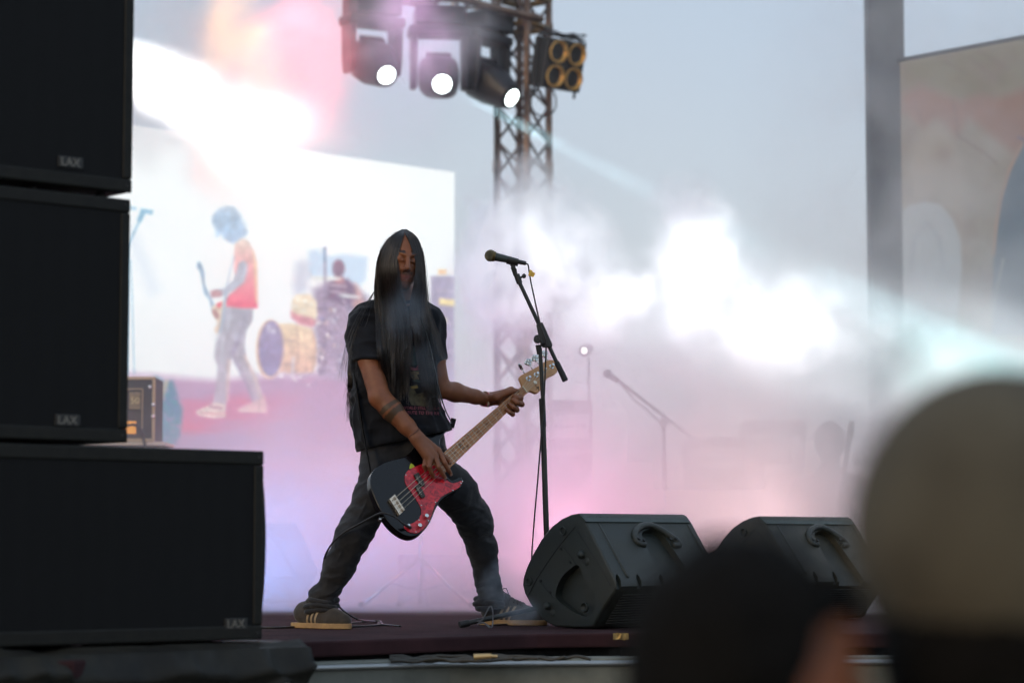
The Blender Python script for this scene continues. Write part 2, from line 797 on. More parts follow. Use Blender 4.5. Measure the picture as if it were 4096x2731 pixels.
def build_fog(g, pos):
    p = warped(g, pos, 1.1, 0.9, 4.0, 0.25)
    sx = g.n('ShaderNodeSeparateXYZ')
    g.l(p, sx.inputs[0])
    X, Y, Z = sx.outputs
    low = g.ss(Z, 2.0, 0.2)
    right = g.ss(X, -0.9, 0.5)
    fl = g.m('ADD', 0.42, g.m('MULTIPLY', right, 1.9))
    fl = g.m('MULTIPLY', fl, low)
    n2 = g.noise(p, 2.0, 6, 0.65)
    fl = g.m('MULTIPLY', fl, g.ss(n2, 0.28, 0.66))
    low2 = g.m('MULTIPLY', g.ss(Z, 1.0, 0.05), 1.1)
    tot = g.m('ADD', fl, g.m('MULTIPLY', low2, g.ss(n2, 0.25, 0.6)))
    s2 = g.n('ShaderNodeSeparateXYZ')
    g.l(pos, s2.inputs[0])
    tot = g.m('MULTIPLY', tot, g.ss(s2.outputs[1], 11.2, 12.4))
    wing = g.m('MULTIPLY', g.ss(X, 1.2, 2.2), g.m('ADD', 0.32, g.m('MULTIPLY', g.ss(Z, 3.2, 1.4), 0.30)))
    wing = g.m('MULTIPLY', wing, g.ss(s2.outputs[1], 12.0, 12.8))
    wing = g.m('MULTIPLY', wing, g.ss(g.noise(p, 2.6, 6, 0.65), 0.35, 0.62))
    return g.m('ADD', tot, wing)


def build_left(g, pos):
    w1 = g.vm('SUBTRACT', g.noise(pos, 0.9, 3, 0.55, True), (0.5, 0.5, 0.5))
    w2 = g.vm('SUBTRACT', g.noise(pos, 3.5, 3, 0.6, True), (0.5, 0.5, 0.5))
    p = g.vm('ADD', pos, g.vm('SCALE', w1, scale=0.9))
    p = g.vm('ADD', p, g.vm('SCALE', w2, scale=0.22))
    bl = [
        (blob(g, p, 620, 400, 520, 330, 14.0, 0.9, 0.2), 2.2),
        (blob(g, p, 980, 520, 460, 330, 14.0, 0.9, 0.2), 1.8),
        (blob(g, p, 1180, 220, 380, 300, 14.0, 0.9), 0.9),
        (blob(g, p, 700, 80, 460, 260, 14.0, 0.9), 1.3),
        (blob(g, p, 1640, 110, 460, 290, 14.6, 0.8), 1.9),
        (blob(g, p, 1500, 480, 480, 300, 14.6, 0.8), 0.42),
        (blob(g, p, 1000, 900, 700, 420, 14.2, 0.9), 0.16),
        (blob(g, p, 1100, 1300, 800, 420, 14.2, 0.9), 0.12),
    ]
    big = add_all(g, [g.m('MULTIPLY', a, b) for a, b in bl])
    n = g.noise(p, 2.4, 7, 0.68)
    return g.m('MULTIPLY', big, g.ss(n, 0.38, 0.64))


smoke_volume('smoke', (-0.9, 11.7, 0.35), (3.2, 13.45, 3.0), 0.017, build_billow, SMOKE,
             'billowing white stage smoke lit by the beam from the right')
smoke_volume('fog', (-2.8, 11.1, -0.02), (3.8, 14.6, 3.6), 0.06, build_fog, smoke_material('fog', (0.93, 0.94, 0.96, 1), 0.0, 1.0),
             'low pink and blue fog over the upstage deck')
smoke_volume('smoke', (-4.2, 12.8, 0.6), (0.6, 15.8, 4.6), 0.05, build_left, SMOKE,
             'thinner coloured smoke drifting in front of the video wall and truss')


def build_wisp(g, pos):
    p = warped(g, pos, 3.0, 0.22, 11.0, 0.07)
    bl = [(blob(g, p, 1640, 1230, 110, 150, 9.28, 0.10), 1.5), (blob(g, p, 1700, 1420, 100, 160, 9.26, 0.08), 1.0), (blob(g, p, 1985, 2340, 90, 130, 9.72, 0.09), 4.0), (blob(g, p, 2080, 2440, 130, 70, 9.8, 0.10), 4.0)]
    return g.m('MULTIPLY', add_all(g, [g.m('MULTIPLY', a, b) for a, b in bl]), g.ss(g.noise(p, 7.0, 5, 0.6), 0.32, 0.62))


smoke_volume('smoke', (-0.75, 9.1, 0.02), (0.25, 9.98, 1.6), 0.014, build_wisp, smoke_material('wisp', (0.72, 0.84, 0.97, 1), 0.0, 1.0),
             'faint wisps of smoke passing in front of the bassist and his right shoe')


def build_air(g, pos):
    p = warped(g, pos, 1.0, 0.3, 4.0, 0.1)
    return g.m('MULTIPLY', g.ss(g.noise(p, 1.6, 4, 0.6), 0.3, 0.7), 0.05)


smoke_volume('smoke', (-0.6, 14.9, 2.0), (1.8, 16.25, 4.0), 0.08, build_air, smoke_material('air', (0.93, 0.94, 0.96, 1), 0.0, 1.0),
             'thin air haze round the truss tower that shows a pale beam')

# ---------------------------------------------------------------- stage lamps that light the smoke
def spot(name, loc, target, color, power, angle, blend=0.4, radius=0.05):
    l = bpy.data.lights.new(name, 'SPOT')
    l.energy = power
    l.color = color
    l.spot_size = math.radians(angle)
    l.spot_blend = blend
    l.shadow_soft_size = radius
    o = bpy.data.objects.new(name, l)
    o.location = loc
    o.rotation_euler = (Vector(target) - Vector(loc)).to_track_quat('-Z', 'Y').to_euler()
    COL.objects.link(o)
    return o


LAMPS = []


def lamp(loc, target, color, power, angle, blend=0.4, radius=0.06):
    LAMPS.append((Vector(loc), Vector(target)))
    return spot('stage_light', loc, target, color, power, angle, blend, radius)


LAMP_LABELS = []


def wash(label, *a):
    LAMP_LABELS.append(label)
    lamp(*a)


wash('black wash can on the right wing throwing the white beam', W(4480, 1560, 12.9), W(2900, 1200, 12.8), (0.90, 1.0, 0.97), 1500, 15, 0.8)
wash('added unseen cyan can giving the white beam its cyan fringe', W(4440, 1580, 12.9), W(2900, 1250, 12.8), (0.30, 1.0, 0.85), 190, 34, 0.7)  # added lamp, tints the rim of the white beam
wash('added unseen white spot on the right wing brightening the smoke beside the truss', W(6300, 1700, 10.8), W(2160, 1060, 12.4), (0.93, 0.98, 1.0), 5200, 10.5, 0.7)  # unseen extra spot, added to whiten the smoke beside the truss
wash('added unseen white spot on the right wing brightening the big smoke cloud', W(4620, 1960, 11.3), W(2860, 1150, 12.4), (0.96, 1.0, 1.0), 860, 25, 0.7)  # second added spot, whitens the big cloud
wash('black wash can high at stage left throwing a white beam', W(150, 60, 14.0), W(1300, 700, 14.0), (1.0, 0.99, 0.94), 1700, 28, 0.6)
wash('red wash can on the truss above the frame', W(1250, -520, 14.2), W(1180, 500, 14.0), (1.0, 0.12, 0.16), 1000, 44, 0.9)
wash('amber wash can on the truss above the frame', W(900, -420, 14.4), W(1010, 600, 14.0), (1.0, 0.42, 0.08), 600, 32, 0.9)
wash('magenta wash can on the truss above the lamps', W(1900, -420, 14.0), W(1560, 300, 14.8), (0.80, 0.34, 0.75), 170, 44, 0.9)
wash('pink wash can standing on the deck in the fog behind the nearer monitor', W(2330, 2400, 12.1), W(2150, 1900, 12.6), (1.0, 0.34, 0.54), 260, 160, 0.9, 0.4)
wash('added rose wash can hidden behind the farther monitor to brighten the fog', W(3050, 2400, 12.1), W(2950, 1800, 12.6), (1.0, 0.58, 0.58), 230, 160, 0.9, 0.4)  # hidden lamp added to lift the grey fog at right
wash('violet wash can standing on the deck in the fog behind the bassist', W(1640, 2445, 13.2), W(1700, 2000, 12.8), (1.0, 0.30, 0.70), 130, 160, 0.9, 0.4)
wash('blue wash can standing on the deck behind the low loudspeaker', W(850, 2400, 12.1), W(1250, 2100, 12.4), (0.20, 0.40, 1.0), 210, 140, 0.9, 0.4)
wash('cyan white lamp inside the middle moving head aimed down to the right', W(1790, 350, 16.1), W(2700, 820, 15.2), (0.55, 0.9, 1.0), 16000, 5, 0.6, 0.03)
# ---------------------------------------------------------------- stage, ground
M_BLACK = mat('black_paint', (0.012, 0.013, 0.014, 1), 0.5, color2=(0.02, 0.021, 0.022, 1), nscale=14, bump=0.3, bscale=300)
M_STEEL = mat('steel', (0.5, 0.5, 0.5, 1), 0.28, 1.0, rough2=0.45, nscale=30)
M_CHROME = mat('chrome', (0.75, 0.73, 0.7, 1), 0.12, 1.0)
M_RUBBER = mat('rubber', (0.015, 0.015, 0.016, 1), 0.55)
M_CABLE = mat('cable_black', (0.02, 0.017, 0.017, 1), 0.42)

bm = bmesh.new()
G = 4000
vs_ = [bm.verts.new(p) for p in ((-G, -G, -1.3), (G, -G, -1.3), (G, G, -1.3), (-G, G, -1.3))]
bm.faces.new(vs_)
bmobj('ground', bm, mat('ground', (0.055, 0.05, 0.04, 1), 0.9, color2=(0.085, 0.075, 0.055, 1), nscale=0.8), kind='structure')


def fl(px, py):
    """point on the deck (z = 0) seen at px, py"""
    return on_plane(px, py, Vector((0, 0, 0)), Vector((0, 0, 1)))


EDGE = [Vector((-6.0, 5.2, 0)), fl(300, 2640), fl(1050, 2572), fl(2150, 2533), fl(2700, 2527), fl(3300, 2531), Vector((6, 9.15, 0))]
for e in EDGE:
    e.z = 0
bm = bmesh.new()
top = [bm.verts.new(p) for p in EDGE] + [bm.verts.new((8, 9.2, 0)), bm.verts.new((8, 19.5, 0)), bm.verts.new((-7, 19.5, 0))]
bm.faces.new(top)
ret = bmesh.ops.extrude_face_region(bm, geom=bm.faces[:])
for v in [g for g in ret['geom'] if isinstance(g, bmesh.types.BMVert)]:
    v.co.z -= 0.055
bmobj('stage_floor', bm, mat('deck_carpet', (0.060, 0.026, 0.028, 1), 0.95, color2=(0.032, 0.015, 0.017, 1), nscale=3.5, bump=1.0, bscale=500, spec=0.15),
      kind='structure', bevel=0.008)
# soft black valance hanging unevenly in the gap under the deck
verts, faces = [], []
NE = 260
path = []
for i in range(NE + 1):
    t = i / NE * (len(EDGE) - 1)
    k = min(int(t), len(EDGE) - 2)
    path.append(EDGE[k].lerp(EDGE[k + 1], t - k))
for i, p in enumerate(path):
    for j in range(6):
        z = -0.056 - j * 0.2
        w = 0.03 * math.sin(i * 0.9 + 0.7 * math.sin(i * 0.21)) * (0.4 + j * 0.25) * 0.6
        verts.append((p.x + 0.02, p.y + 0.10 + w, z))
for i in range(NE):
    for j in range(5):
        a = i * 6 + j
        faces.append((a, a + 1, a + 7, a + 6))
o = meshobj('stage_skirt', verts, faces, mat('black_cloth', (0.012, 0.012, 0.013, 1), 0.9, bump=0.5, bscale=200), smooth=True, kind='structure')
md = o.modifiers.new('thick', 'SOLIDIFY')
md.thickness = 0.004

# grey lipped apron in front of the deck
L0, L1, L2, L3 = W(200, 2722, 7.6), W(1000, 2655, 8.2), W(1800, 2622, 8.6), W(3000, 2606, 8.75)
zl = L1.z
ap = [Vector((-5, 5.6, zl))] + [Vector((p.x, p.y, zl)) for p in (L0, L1, L2, L3)] + [Vector((6, 8.8, zl))]
bm = bmesh.new()
f0 = [bm.verts.new(p) for p in ap] + [bm.verts.new(p + Vector((0, 0.14, 0))) for p in ap[::-1]]
bm.faces.new(f0)
r_ = bmesh.ops.extrude_face_region(bm, geom=bm.faces[:])
for v in [g for g in r_['geom'] if isinstance(g, bmesh.types.BMVert)]:
    v.co.z -= 1.1
apron = bmobj('stage_apron', bm, mat('apron_grey', (0.17, 0.175, 0.145, 1), 0.5, color2=(0.10, 0.105, 0.085, 1), nscale=4, rough2=0.6),
              kind='structure', bevel=0.012, segs=3)
bm = bmesh.new()
lp = [p + Vector((0, -0.006, -0.02)) for p in ap]
add_tube(bm, lp, 0.011, 8, smooth=0)
bmobj('edge_rail', bm, mat('edge_metal', (0.35, 0.36, 0.36, 1), 0.35, 0.8), apron, smooth=True)

# bits of gaffer tape and a cable bundle in the gap
M_TAPE = mat('tape_foil', (0.55, 0.38, 0.14, 1), 0.35, 0.6, color2=(0.3, 0.2, 0.07, 1), nscale=60)


def strip(name, px, py, d, w, h, m, label, cat, n=(0, -1, 0)):
    c = W(px, py, d)
    bm = bmesh.new()
    for i in range(7):
        for j in range(3):
            bm.verts.new((c.x + (i / 6 - 0.5) * w, c.y - 0.002 - 0.003 * random.random(), c.z + (j / 2 - 0.5) * h + 0.002 * random.random()))
    bm.verts.ensure_lookup_table()
    for i in range(6):
        for j in range(2):
            a = i * 3 + j
            bm.faces.new((bm.verts[a], bm.verts[a + 1], bm.verts[a + 4], bm.verts[a + 3]))
    o = bmobj(name, bm, m, None, label=label, cat=cat)
    md = o.modifiers.new('t', 'SOLIDIFY')
    md.thickness = 0.0015
    return o


strip('tape_strip', 2483, 2544, 9.17, 0.058, 0.024, M_TAPE, 'crumpled gold tape on the stage edge below the nearer floor monitor', 'tape')
bm = bmesh.new()
for k in range(5):
    pts = [W(1560 + 50 * t + random.uniform(-6, 6), 2640 - 6 * k * 0.5 + random.uniform(-8, 8), 8.46 + 0.02 * k) for t in range(9 + k * 2)]
    add_tube(bm, pts, 0.006, 6, 4)
bmobj('cable_bundle', bm, mat('cable_brown', (0.04, 0.035, 0.025, 1), 0.5), None, smooth=True,
      label='loose dark cables lying in the gap between deck and grey apron', cat='cable')
bm = bmesh.new()
add_cyl(bm, W(1895, 2626, 8.42), W(1965, 2622, 8.42), 0.011, 0.009, 12)
add_cyl(bm, W(1965, 2622, 8.42), W(1990, 2624, 8.42), 0.005, 0.005, 8)
bmobj('cable_plug', bm, mat('brass', (0.6, 0.42, 0.2, 1), 0.4, 0.8), None, smooth=True, autos=40,
      label='small brass and white cable plug in the gap below the stage edge', cat='plug')

# ---------------------------------------------------------------- loudspeakers, left
face0 = Vector((-1.495, 7.06, 0))
fdir = Vector((0.70, 0.62, 0)).normalized()
fn = Vector((fdir.y, -fdir.x, 0))        # towards the camera
UP = Vector((0, 0, 1))


def grille_mat():
    m = mat('perforated_grille', (0.013, 0.014, 0.015, 1), 0.5, 0.0)
    nt = m.node_tree
    b = nt.nodes['Principled BSDF']
    b.inputs['Specular IOR Level'].default_value = 0.15
    tc = nt.nodes.new('ShaderNodeTexCoord')
    mp = nt.nodes.new('ShaderNodeMapping')
    mp.inputs['Scale'].default_value = (1, 1, 1)
    vor = nt.nodes.new('ShaderNodeTexVoronoi')
    vor.inputs['Scale'].default_value = 150
    vor.inputs['Randomness'].default_value = 0.0
    nt.links.new(tc.outputs['Object'], mp.inputs[0])
    nt.links.new(mp.outputs[0], vor.inputs['Vector'])
    cr = nt.nodes.new('ShaderNodeMapRange')
    cr.inputs['From Min'].default_value = 0.3
    cr.inputs['From Max'].default_value = 0.5
    cr.inputs['To Min'].default_value = 0.15
    cr.inputs['To Max'].default_value = 1.0
    nt.links.new(vor.outputs['Distance'], cr.inputs['Value'])
    mx = nt.nodes.new('ShaderNodeMix')
    mx.data_type = 'RGBA'
    mx.inputs[6].default_value = (0.002, 0.002, 0.0025, 1)
    mx.inputs[7].default_value = (0.008, 0.0085, 0.009, 1)
    nt.links.new(cr.outputs[0], mx.inputs[0])
    nt.links.new(mx.outputs[2], b.inputs['Base Color'])
    bp = nt.nodes.new('ShaderNodeBump')
    bp.inputs['Strength'].default_value = 0.5
    bp.inputs['Distance'].default_value = 0.002
    nt.links.new(cr.outputs[0], bp.inputs['Height'])
    nt.links.new(bp.outputs[0], b.inputs['Normal'])
    return m


M_GRILLE = grille_mat()
M_CAB = mat('cabinet_paint', (0.013, 0.013, 0.010, 1), 0.5, spec=0.25, color2=(0.008, 0.008, 0.007, 1), nscale=30, bump=0.5, bscale=260)
M_BADGE = mat('badge', (0.22, 0.21, 0.18, 1), 0.4, 0.5)
M_BADGE2 = mat('badge_dark', (0.02, 0.02, 0.02, 1), 0.5)


def speaker(label, s0, s1, z0, z1, depth, fr, badge, group, arc=0.0):
    """speaker cabinet whose face runs from s0 to s1 along the stack's front line"""
    w = s1 - s0
    o0 = face0 + fdir * s0
    t = thing('loudspeaker', face0 + fdir * (s0 + s1) / 2 + UP * z0, label, 'loudspeaker', group)
    t['group'] = group
    R = Matrix((fdir, -fn, UP)).transposed()
    c = face0 + fdir * (s0 + s1) / 2 - fn * (depth / 2) + UP * (z0 + z1) / 2
    bm = bmesh.new()
    # cabinet carcass, with gently swelling sides
    prof = []
    N = 8
    for i in range(N + 1):
        u = i / N
        prof.append((w / 2 + arc * (1 - (2 * u - 1) ** 2), z0 + (z1 - z0) * u))
    cm = face0 + fdir * (s0 + s1) / 2
    poly = [cm + fdir * a + UP * z for a, z in prof] + [cm - fdir * a + UP * z for a, z in prof[::-1]]
    add_prism(bm, [p - fn * 0.012 for p in poly], -fn * depth)
    bmobj('cabinet', bm, M_CAB, t, bevel=0.012, segs=3)
    # raised front rim
    bm = bmesh.new()
    for (a, b, c_, d_) in ((-w / 2, w / 2, z0, z0 + fr), (-w / 2, w / 2, z1 - fr, z1), (-w / 2, -w / 2 + fr * 0.8, z0 + fr, z1 - fr), (w / 2 - fr * 0.8, w / 2, z0 + fr, z1 - fr)):
        add_box(bm, cm + fdir * (a + b) / 2 + UP * (c_ + d_) / 2 - fn * 0.004, (b - a, 0.014, d_ - c_), R)
    bmobj('front_rim', bm, M_CAB, t, bevel=0.006, segs=3)
    bm = bmesh.new()
    add_box(bm, cm + UP * (z0 + z1) / 2 - fn * 0.007, (w - fr * 1.55, 0.012, z1 - z0 - 2 * fr + 0.006), R)
    bmobj('grille', bm, M_GRILLE, t)
    # badge
    bp = on_plane(badge[0], badge[1], face0, fn)
    bm = bmesh.new()
    add_box(bm, bp + fn * 0.0005, (0.085, 0.006, 0.034), R)
    bo = bmobj('badge', bm, M_BADGE2, t, bevel=0.002)
    flat_text('lettering', 'LAX', bp + fn * 0.0045 - fdir * 0.036 - UP * 0.012, fdir, UP, 0.036, M_BADGE, bo, 0.0012)
    for sx in (-1, 1):
        for sz in (0, 1):
            bm = bmesh.new()
            add_ball(bm, cm - fn * 0.003 + fdir * sx * (w / 2 - 0.02) + UP * (z0 + 0.02 + sz * (z1 - z0 - 0.04)) + fn * 0.004, 0.005, 8)
            bmobj('screw', bm, M_RUBBER, t, smooth=True)
    return t


def s_at(px):
    p = on_plane(px, 2180, face0, fn)
    return (p - face0).dot(fdir)


sU = s_at(504)
GRP = 'black loudspeakers stacked at stage left'
speaker('topmost black loudspeaker of the stack at the left edge, cut off by the frame', sU - 0.72, sU + 0.004, 1.405, 2.165, 0.5, 0.042, (282, 650), GRP)
speaker('middle black loudspeaker of the left stack, standing on the wide low one', sU - 0.72, sU, 0.64, 1.385, 0.5, 0.042, (270, 1680), GRP)
sL = s_at(1052)
speaker('wide low black loudspeaker with bowed right side at the bottom of the stack', sL - 1.16, sL, 0.035, 0.628, 0.6, 0.045, (943, 2493), GRP, arc=0.026)
# coupling feet between the upper boxes
for s in (sU - 0.66, sU - 0.3, sU - 0.06):
    bm = bmesh.new()
    add_cyl(bm, face0 + fdir * s + UP * 1.381 - fn * 0.08, face0 + fdir * s + UP * 1.41 - fn * 0.08, 0.016, 0.016, 12)
    bmobj('coupling_foot', bm, M_RUBBER, [o for o in COL.objects if o.name == 'loudspeaker'][0])

# crumpled tarpaulin under the lowest cabinet
fldt = np.zeros((90, 14, 3))
P0, P1 = face0 + fdir * (sL - 1.6), face0 + fdir * (sL + 0.06)
verts, faces = [], []
r2 = np.random.default_rng(3)
for i in range(110):
    u = i / 109
    b = P0.lerp(P1, u) + fn * 0.05
    for j in range(16):
        v = j / 15
        q = np.array([u * 14, v * 3.0, 0.3])
        n1 = float(vnoise(q[None] * 1.0, 5)[0]) * 0.035 + float(vnoise(q[None] * 2.3 + 7, 6)[0]) * 0.016
        out = -0.25 + 0.42 * min(1, v * 1.35) + 0.05 * math.sin(v * 5)
        z = 0.03 - max(0, v - 0.35) * 0.22 + n1 * (0.3 + v)
        if v < 0.4:
            z = min(z, 0.028)
        if v < 0.62:
            z = max(z, 0.014)
        verts.append(b + fn * (out + n1 * 1.2 * v) + UP * z + fdir * n1)
for i in range(109):
    for j in range(15):
        a = i * 16 + j
        faces.append((a, a + 1, a + 17, a + 16))
o = meshobj('tarpaulin', verts, faces, mat('tarpaulin', (0.022, 0.021, 0.016, 1), 0.6, spec=0.25, color2=(0.009, 0.009, 0.008, 1), nscale=5, bump=0.4, bscale=60), smooth=True,
            label='crumpled dark tarpaulin spread under the lowest loudspeaker', cat='tarpaulin')
md = o.modifiers.new('t', 'SOLIDIFY')
md.thickness = 0.004


# ---------------------------------------------------------------- painted images (video wall, banner)
def poly_sdf(P, poly):
    poly = np.array(poly, float)
    d = np.full(len(P), 1e9)
    inside = np.zeros(len(P), bool)
    n = len(poly)
    for i in range(n):
        a, b = poly[i], poly[(i + 1) % n]
        e = b - a
        w = P - a
        t = np.clip((w @ e) / max(e @ e, 1e-9), 0, 1)
        q = w - t[:, None] * e
        d = np.minimum(d, (q * q).sum(1))
        c = ((a[1] <= P[:, 1]) & (b[1] > P[:, 1])) | ((b[1] <= P[:, 1]) & (a[1] > P[:, 1]))
        with np.errstate(divide='ignore', invalid='ignore'):
            xi = a[0] + (P[:, 1] - a[1]) / (b[1] - a[1] if b[1] != a[1] else 1e-9) * e[0]
        inside ^= c & (P[:, 0] < xi)
    d = np.sqrt(d)
    return np.where(inside, -d, d)


class Canvas:
    def __init__(self, P, base):
        self.P = P
        self.c = np.tile(np.array(base, float), (len(P), 1))
        self.owner = np.zeros(len(P), int)

    def mask(self, a, col, al=1.0):
        a = (a * al)[:, None]
        self.c = self.c * (1 - a) + np.array(col, float) * a

    def poly(self, pts, col, soft=6, al=1.0, col2=None, smooth=False, owner=0):
        pts = np.array(pts, float)
        soft = soft * 1.6
        if smooth:
            pts = np.array(curve2d(pts, 4))
        lo, hi = pts.min(0) - soft, pts.max(0) + soft
        m = ((self.P > lo) & (self.P < hi)).all(1)
        if not m.any():
            return
        s = poly_sdf(self.P[m], pts)
        a = np.clip(0.5 - s / soft, 0, 1)[:, None] * al
        c = np.array(col, float)
        if col2 is not None:
            t = np.clip((self.P[m][:, 1] - lo[1]) / (hi[1] - lo[1]), 0, 1)[:, None]
            c = c * (1 - t) + np.array(col2, float) * t
        self.c[m] = self.c[m] * (1 - a) + c * a
        if owner:
            ow = self.owner[m]
            ow[s < 0] = owner
            self.owner[m] = ow

    def ell(self, cx, cy_, rx, ry, col, soft=6, al=1.0, rot=0, owner=0, col2=None):
        t = np.linspace(0, 2 * np.pi, 28, endpoint=False)
        x, y = rx * np.cos(t), ry * np.sin(t)
        c, s = math.cos(rot), math.sin(rot)
        self.poly(np.stack([cx + x * c - y * s, cy_ + x * s + y * c], 1), col, soft, al, owner=owner, col2=col2)

    def line(self, pts, w, col, soft=4, al=1.0, owner=0):
        for a, b in zip(pts[:-1], pts[1:]):
            a, b = np.array(a, float), np.array(b, float)
            d = (b - a) / max(np.linalg.norm(b - a), 1e-6)
            n = np.array([-d[1], d[0]]) * w / 2
            self.poly([a + n, b + n, b - n, a - n], col, soft, al, owner=owner)

    def linear(self):
        c = np.clip(self.c / 255, 0, 1.2)
        return np.where(c <= 0.04045, c / 12.92, ((c + 0.055) / 1.055) ** 2.4)


def noise2(P, s, seed, oct=4):
    out = np.zeros(len(P))
    a, t = 1.0, 0
    for k in range(oct):
        out += a * vnoise(np.stack([P[:, 0] / s * 2 ** k + 50, P[:, 1] / s * 2 ** k + 50, np.full(len(P), k + 0.5)], 1), seed + k)
        t += a
        a *= 0.5
    return out / t


def attr_mat(name, emit=None, rough=0.7, attr='picture'):
    m = bpy.data.materials.new(name)
    m.use_nodes = True
    nt = m.node_tree
    b = nt.nodes['Principled BSDF']
    at = nt.nodes.new('ShaderNodeAttribute')
    at.attribute_name = attr
    if emit:
        b.inputs['Base Color'].default_value = (0.02, 0.02, 0.02, 1)
        nt.links.new(at.outputs['Color'], b.inputs['Emission Color'])
        b.inputs['Emission Strength'].default_value = emit
    else:
        nt.links.new(at.outputs['Color'], b.inputs['Base Color'])
    b.inputs['Roughness'].default_value = rough
    return m


def grid_on(a, b, z0, z1, nu, nv):
    u = np.linspace(0, 1, nu)
    z = np.linspace(z0, z1, nv)
    U, Z = np.meshgrid(u, z, indexing='ij')
    P = np.stack([a.x + (b.x - a.x) * U, a.y + (b.y - a.y) * U, Z], -1).reshape(-1, 3)
    i = np.arange((nu - 1) * (nv - 1))
    c, r = i // (nv - 1), i % (nv - 1)
    k = c * nv + r
    Q = np.stack([k, k + nv, k + nv + 1, k + 1], 1)
    return P, Q


def picture_mesh(name, P, Q, col, m, parent, keep=None, label=None):
    if keep is not None:
        Q = Q[keep]
        used, inv = np.unique(Q.ravel(), return_inverse=True)
        P, col, Q = P[used], col[used], inv.reshape(Q.shape)
    me = np_mesh(name, P, Q)
    at = me.color_attributes.new('picture', 'FLOAT_COLOR', 'POINT')
    at.data.foreach_set('color', np.concatenate([col, np.ones((len(col), 1))], 1).astype(np.float32).ravel())
    me.materials.append(m)
    o = bpy.data.objects.new(name, me)
    return link(o, parent, label=label)


def q4(l):
    return [(480 + x * 0.638, 750 + y * 0.638) for x, y in l]


def q6(l):
    return [(480 + x * 0.3827, 750 + y * 0.3827) for x, y in l]


def q2(l):
    return [(1000 + x * 0.4146, 950 + y * 0.4146) for x, y in l]


sa, sb = W(480, 1800, 15.9), W(1816, 1800, 18.0)
sa.z = sb.z = 0
ext = (sa - sb)
ext.z = 0
sa2 = sa + ext * 0.22            # runs on behind the loudspeakers
ztop = W(1816, 690, 18.0).z
scr = thing('video_wall', (sb.x, sb.y, 0), 'huge white glowing video wall behind the band showing a guitarist and drum kit', 'video screen')
R_ = Matrix(((sb - sa).normalized(), UP.cross((sb - sa).normalized()), UP)).transposed()
SN = Vector(((sb - sa).y, -(sb - sa).x, 0)).normalized()     # towards the audience
bm = bmesh.new()
mid = (sa2 + sb) / 2
add_box(bm, Vector((mid.x, mid.y, ztop / 2 + 0.02)) - SN * 0.075, ((sb - sa2).length, 0.13, ztop - 0.06), R_)
bmobj('casing', bm, M_BLACK, scr)
PP, QQ = grid_on(sa2, sb, 0.04, ztop, 640, 430)
px_, py_ = to_px(PP)
XY = np.stack([px_, py_], 1)
cv = Canvas(XY, (247, 252, 253))
nz = noise2(XY, 260, 3)
cv.c += (nz * 4)[:, None] * np.array([1, 1, 1.0])
cv.poly([(440, 800), (560, 960), (640, 1160), (600, 1180), (520, 1000), (470, 860)], (215, 226, 240), 40, 0.7)
# floor of the pictured stage
floor = [(300, 1480), (620, 1500), (860, 1522), (1000, 1506), (1250, 1490), (1820, 1560), (1830, 2500), (300, 2500)]
cv.poly(floor, (186, 150, 184), 26, 1.0, col2=(150, 120, 170))
m_ = np.clip(noise2(XY * np.array([0.5, 1.6]), 130, 9) * 1.6, 0, 1) * np.clip((XY[:, 1] - 1540) / 60, 0, 1) * np.clip((1180 - XY[:, 0]) / 400 + 0.4, 0, 1)
cv.mask(m_, (224, 92, 128), 0.85)
m_ = np.clip(noise2(XY * np.array([0.35, 2.2]), 100, 19) * 1.5, 0, 1) * np.clip((XY[:, 1] - 1560) / 60, 0, 1)
cv.mask(m_, (120, 120, 165), 0.55)
cv.poly([(620, 1500), (655, 1520), (640, 1790), (610, 1790)], (84, 140, 165), 10)
cv.poly([(655, 1530), (690, 1520), (730, 1640), (716, 1760), (650, 1800), (625, 1760)], (50, 125, 150), 12)
for k in range(60):
    x, y = 640 + rng.random() * 80, 1560 + rng.random() * 220
    cv.ell(x, y, 6, 5, [(90, 110, 170), (40, 150, 150), (215, 150, 190), (70, 90, 150)][k % 4], 5, 0.7)
cv.line([(636, 1620), (662, 1540), (668, 1520)], 14, (185, 180, 150), 8)
# microphone stand at the left of the picture
for seg, w in (([(505, 828), (545, 836)], 9), ([(562, 842), (611, 850)], 17), ([(572, 850), (556, 884)], 20), ([(560, 880), (510, 985)], 8), ([(509, 985), (506, 1500)], 10),
               ([(521, 1040), (528, 1190), (537, 1495)], 3.5)):
    cv.line(seg, w, (120, 178, 210), 6, 0.95, owner=3)
# drum kit
B = (178, 210, 238)
cv.poly(q4([(1180, 400), (1240, 385), (1290, 430), (1400, 415), (1555, 435), (1540, 580), (1500, 620), (1340, 560), (1180, 560)]), B, 16, 0.8)
cv.poly(q4([(1100, 470), (1150, 450), (1185, 480), (1180, 640), (1120, 680), (1080, 640)]), (170, 180, 205), 26, 0.6)
cv.poly(q4([(1210, 640), (1320, 580), (1450, 600), (1560, 690), (1600, 1180), (1440, 1220), (1250, 1180), (1220, 900)]), (140, 126, 158), 22, 0.85, owner=2)
cv.poly(q4([(1420, 640), (1480, 600), (1520, 680), (1560, 800), (1500, 820)]), (205, 160, 160), 12, 0.9)
cv.poly(q4([(1310, 590), (1350, 570), (1430, 575), (1470, 620), (1480, 700), (1400, 740), (1300, 700)]), (108, 92, 124), 12, owner=2)
cv.ell(480 + 1370 * .638, 750 + 508 * .638, 25, 36, (122, 96, 122), 8, owner=2)
cv.poly(q4([(1350, 560), (1400, 560), (1410, 600), (1350, 600)]), (190, 130, 140), 8)
for y in (600, 640):
    cv.line(q4([(1320, y + 10), (1420, y + 22)]), 7, (220, 205, 215), 6, 0.8)
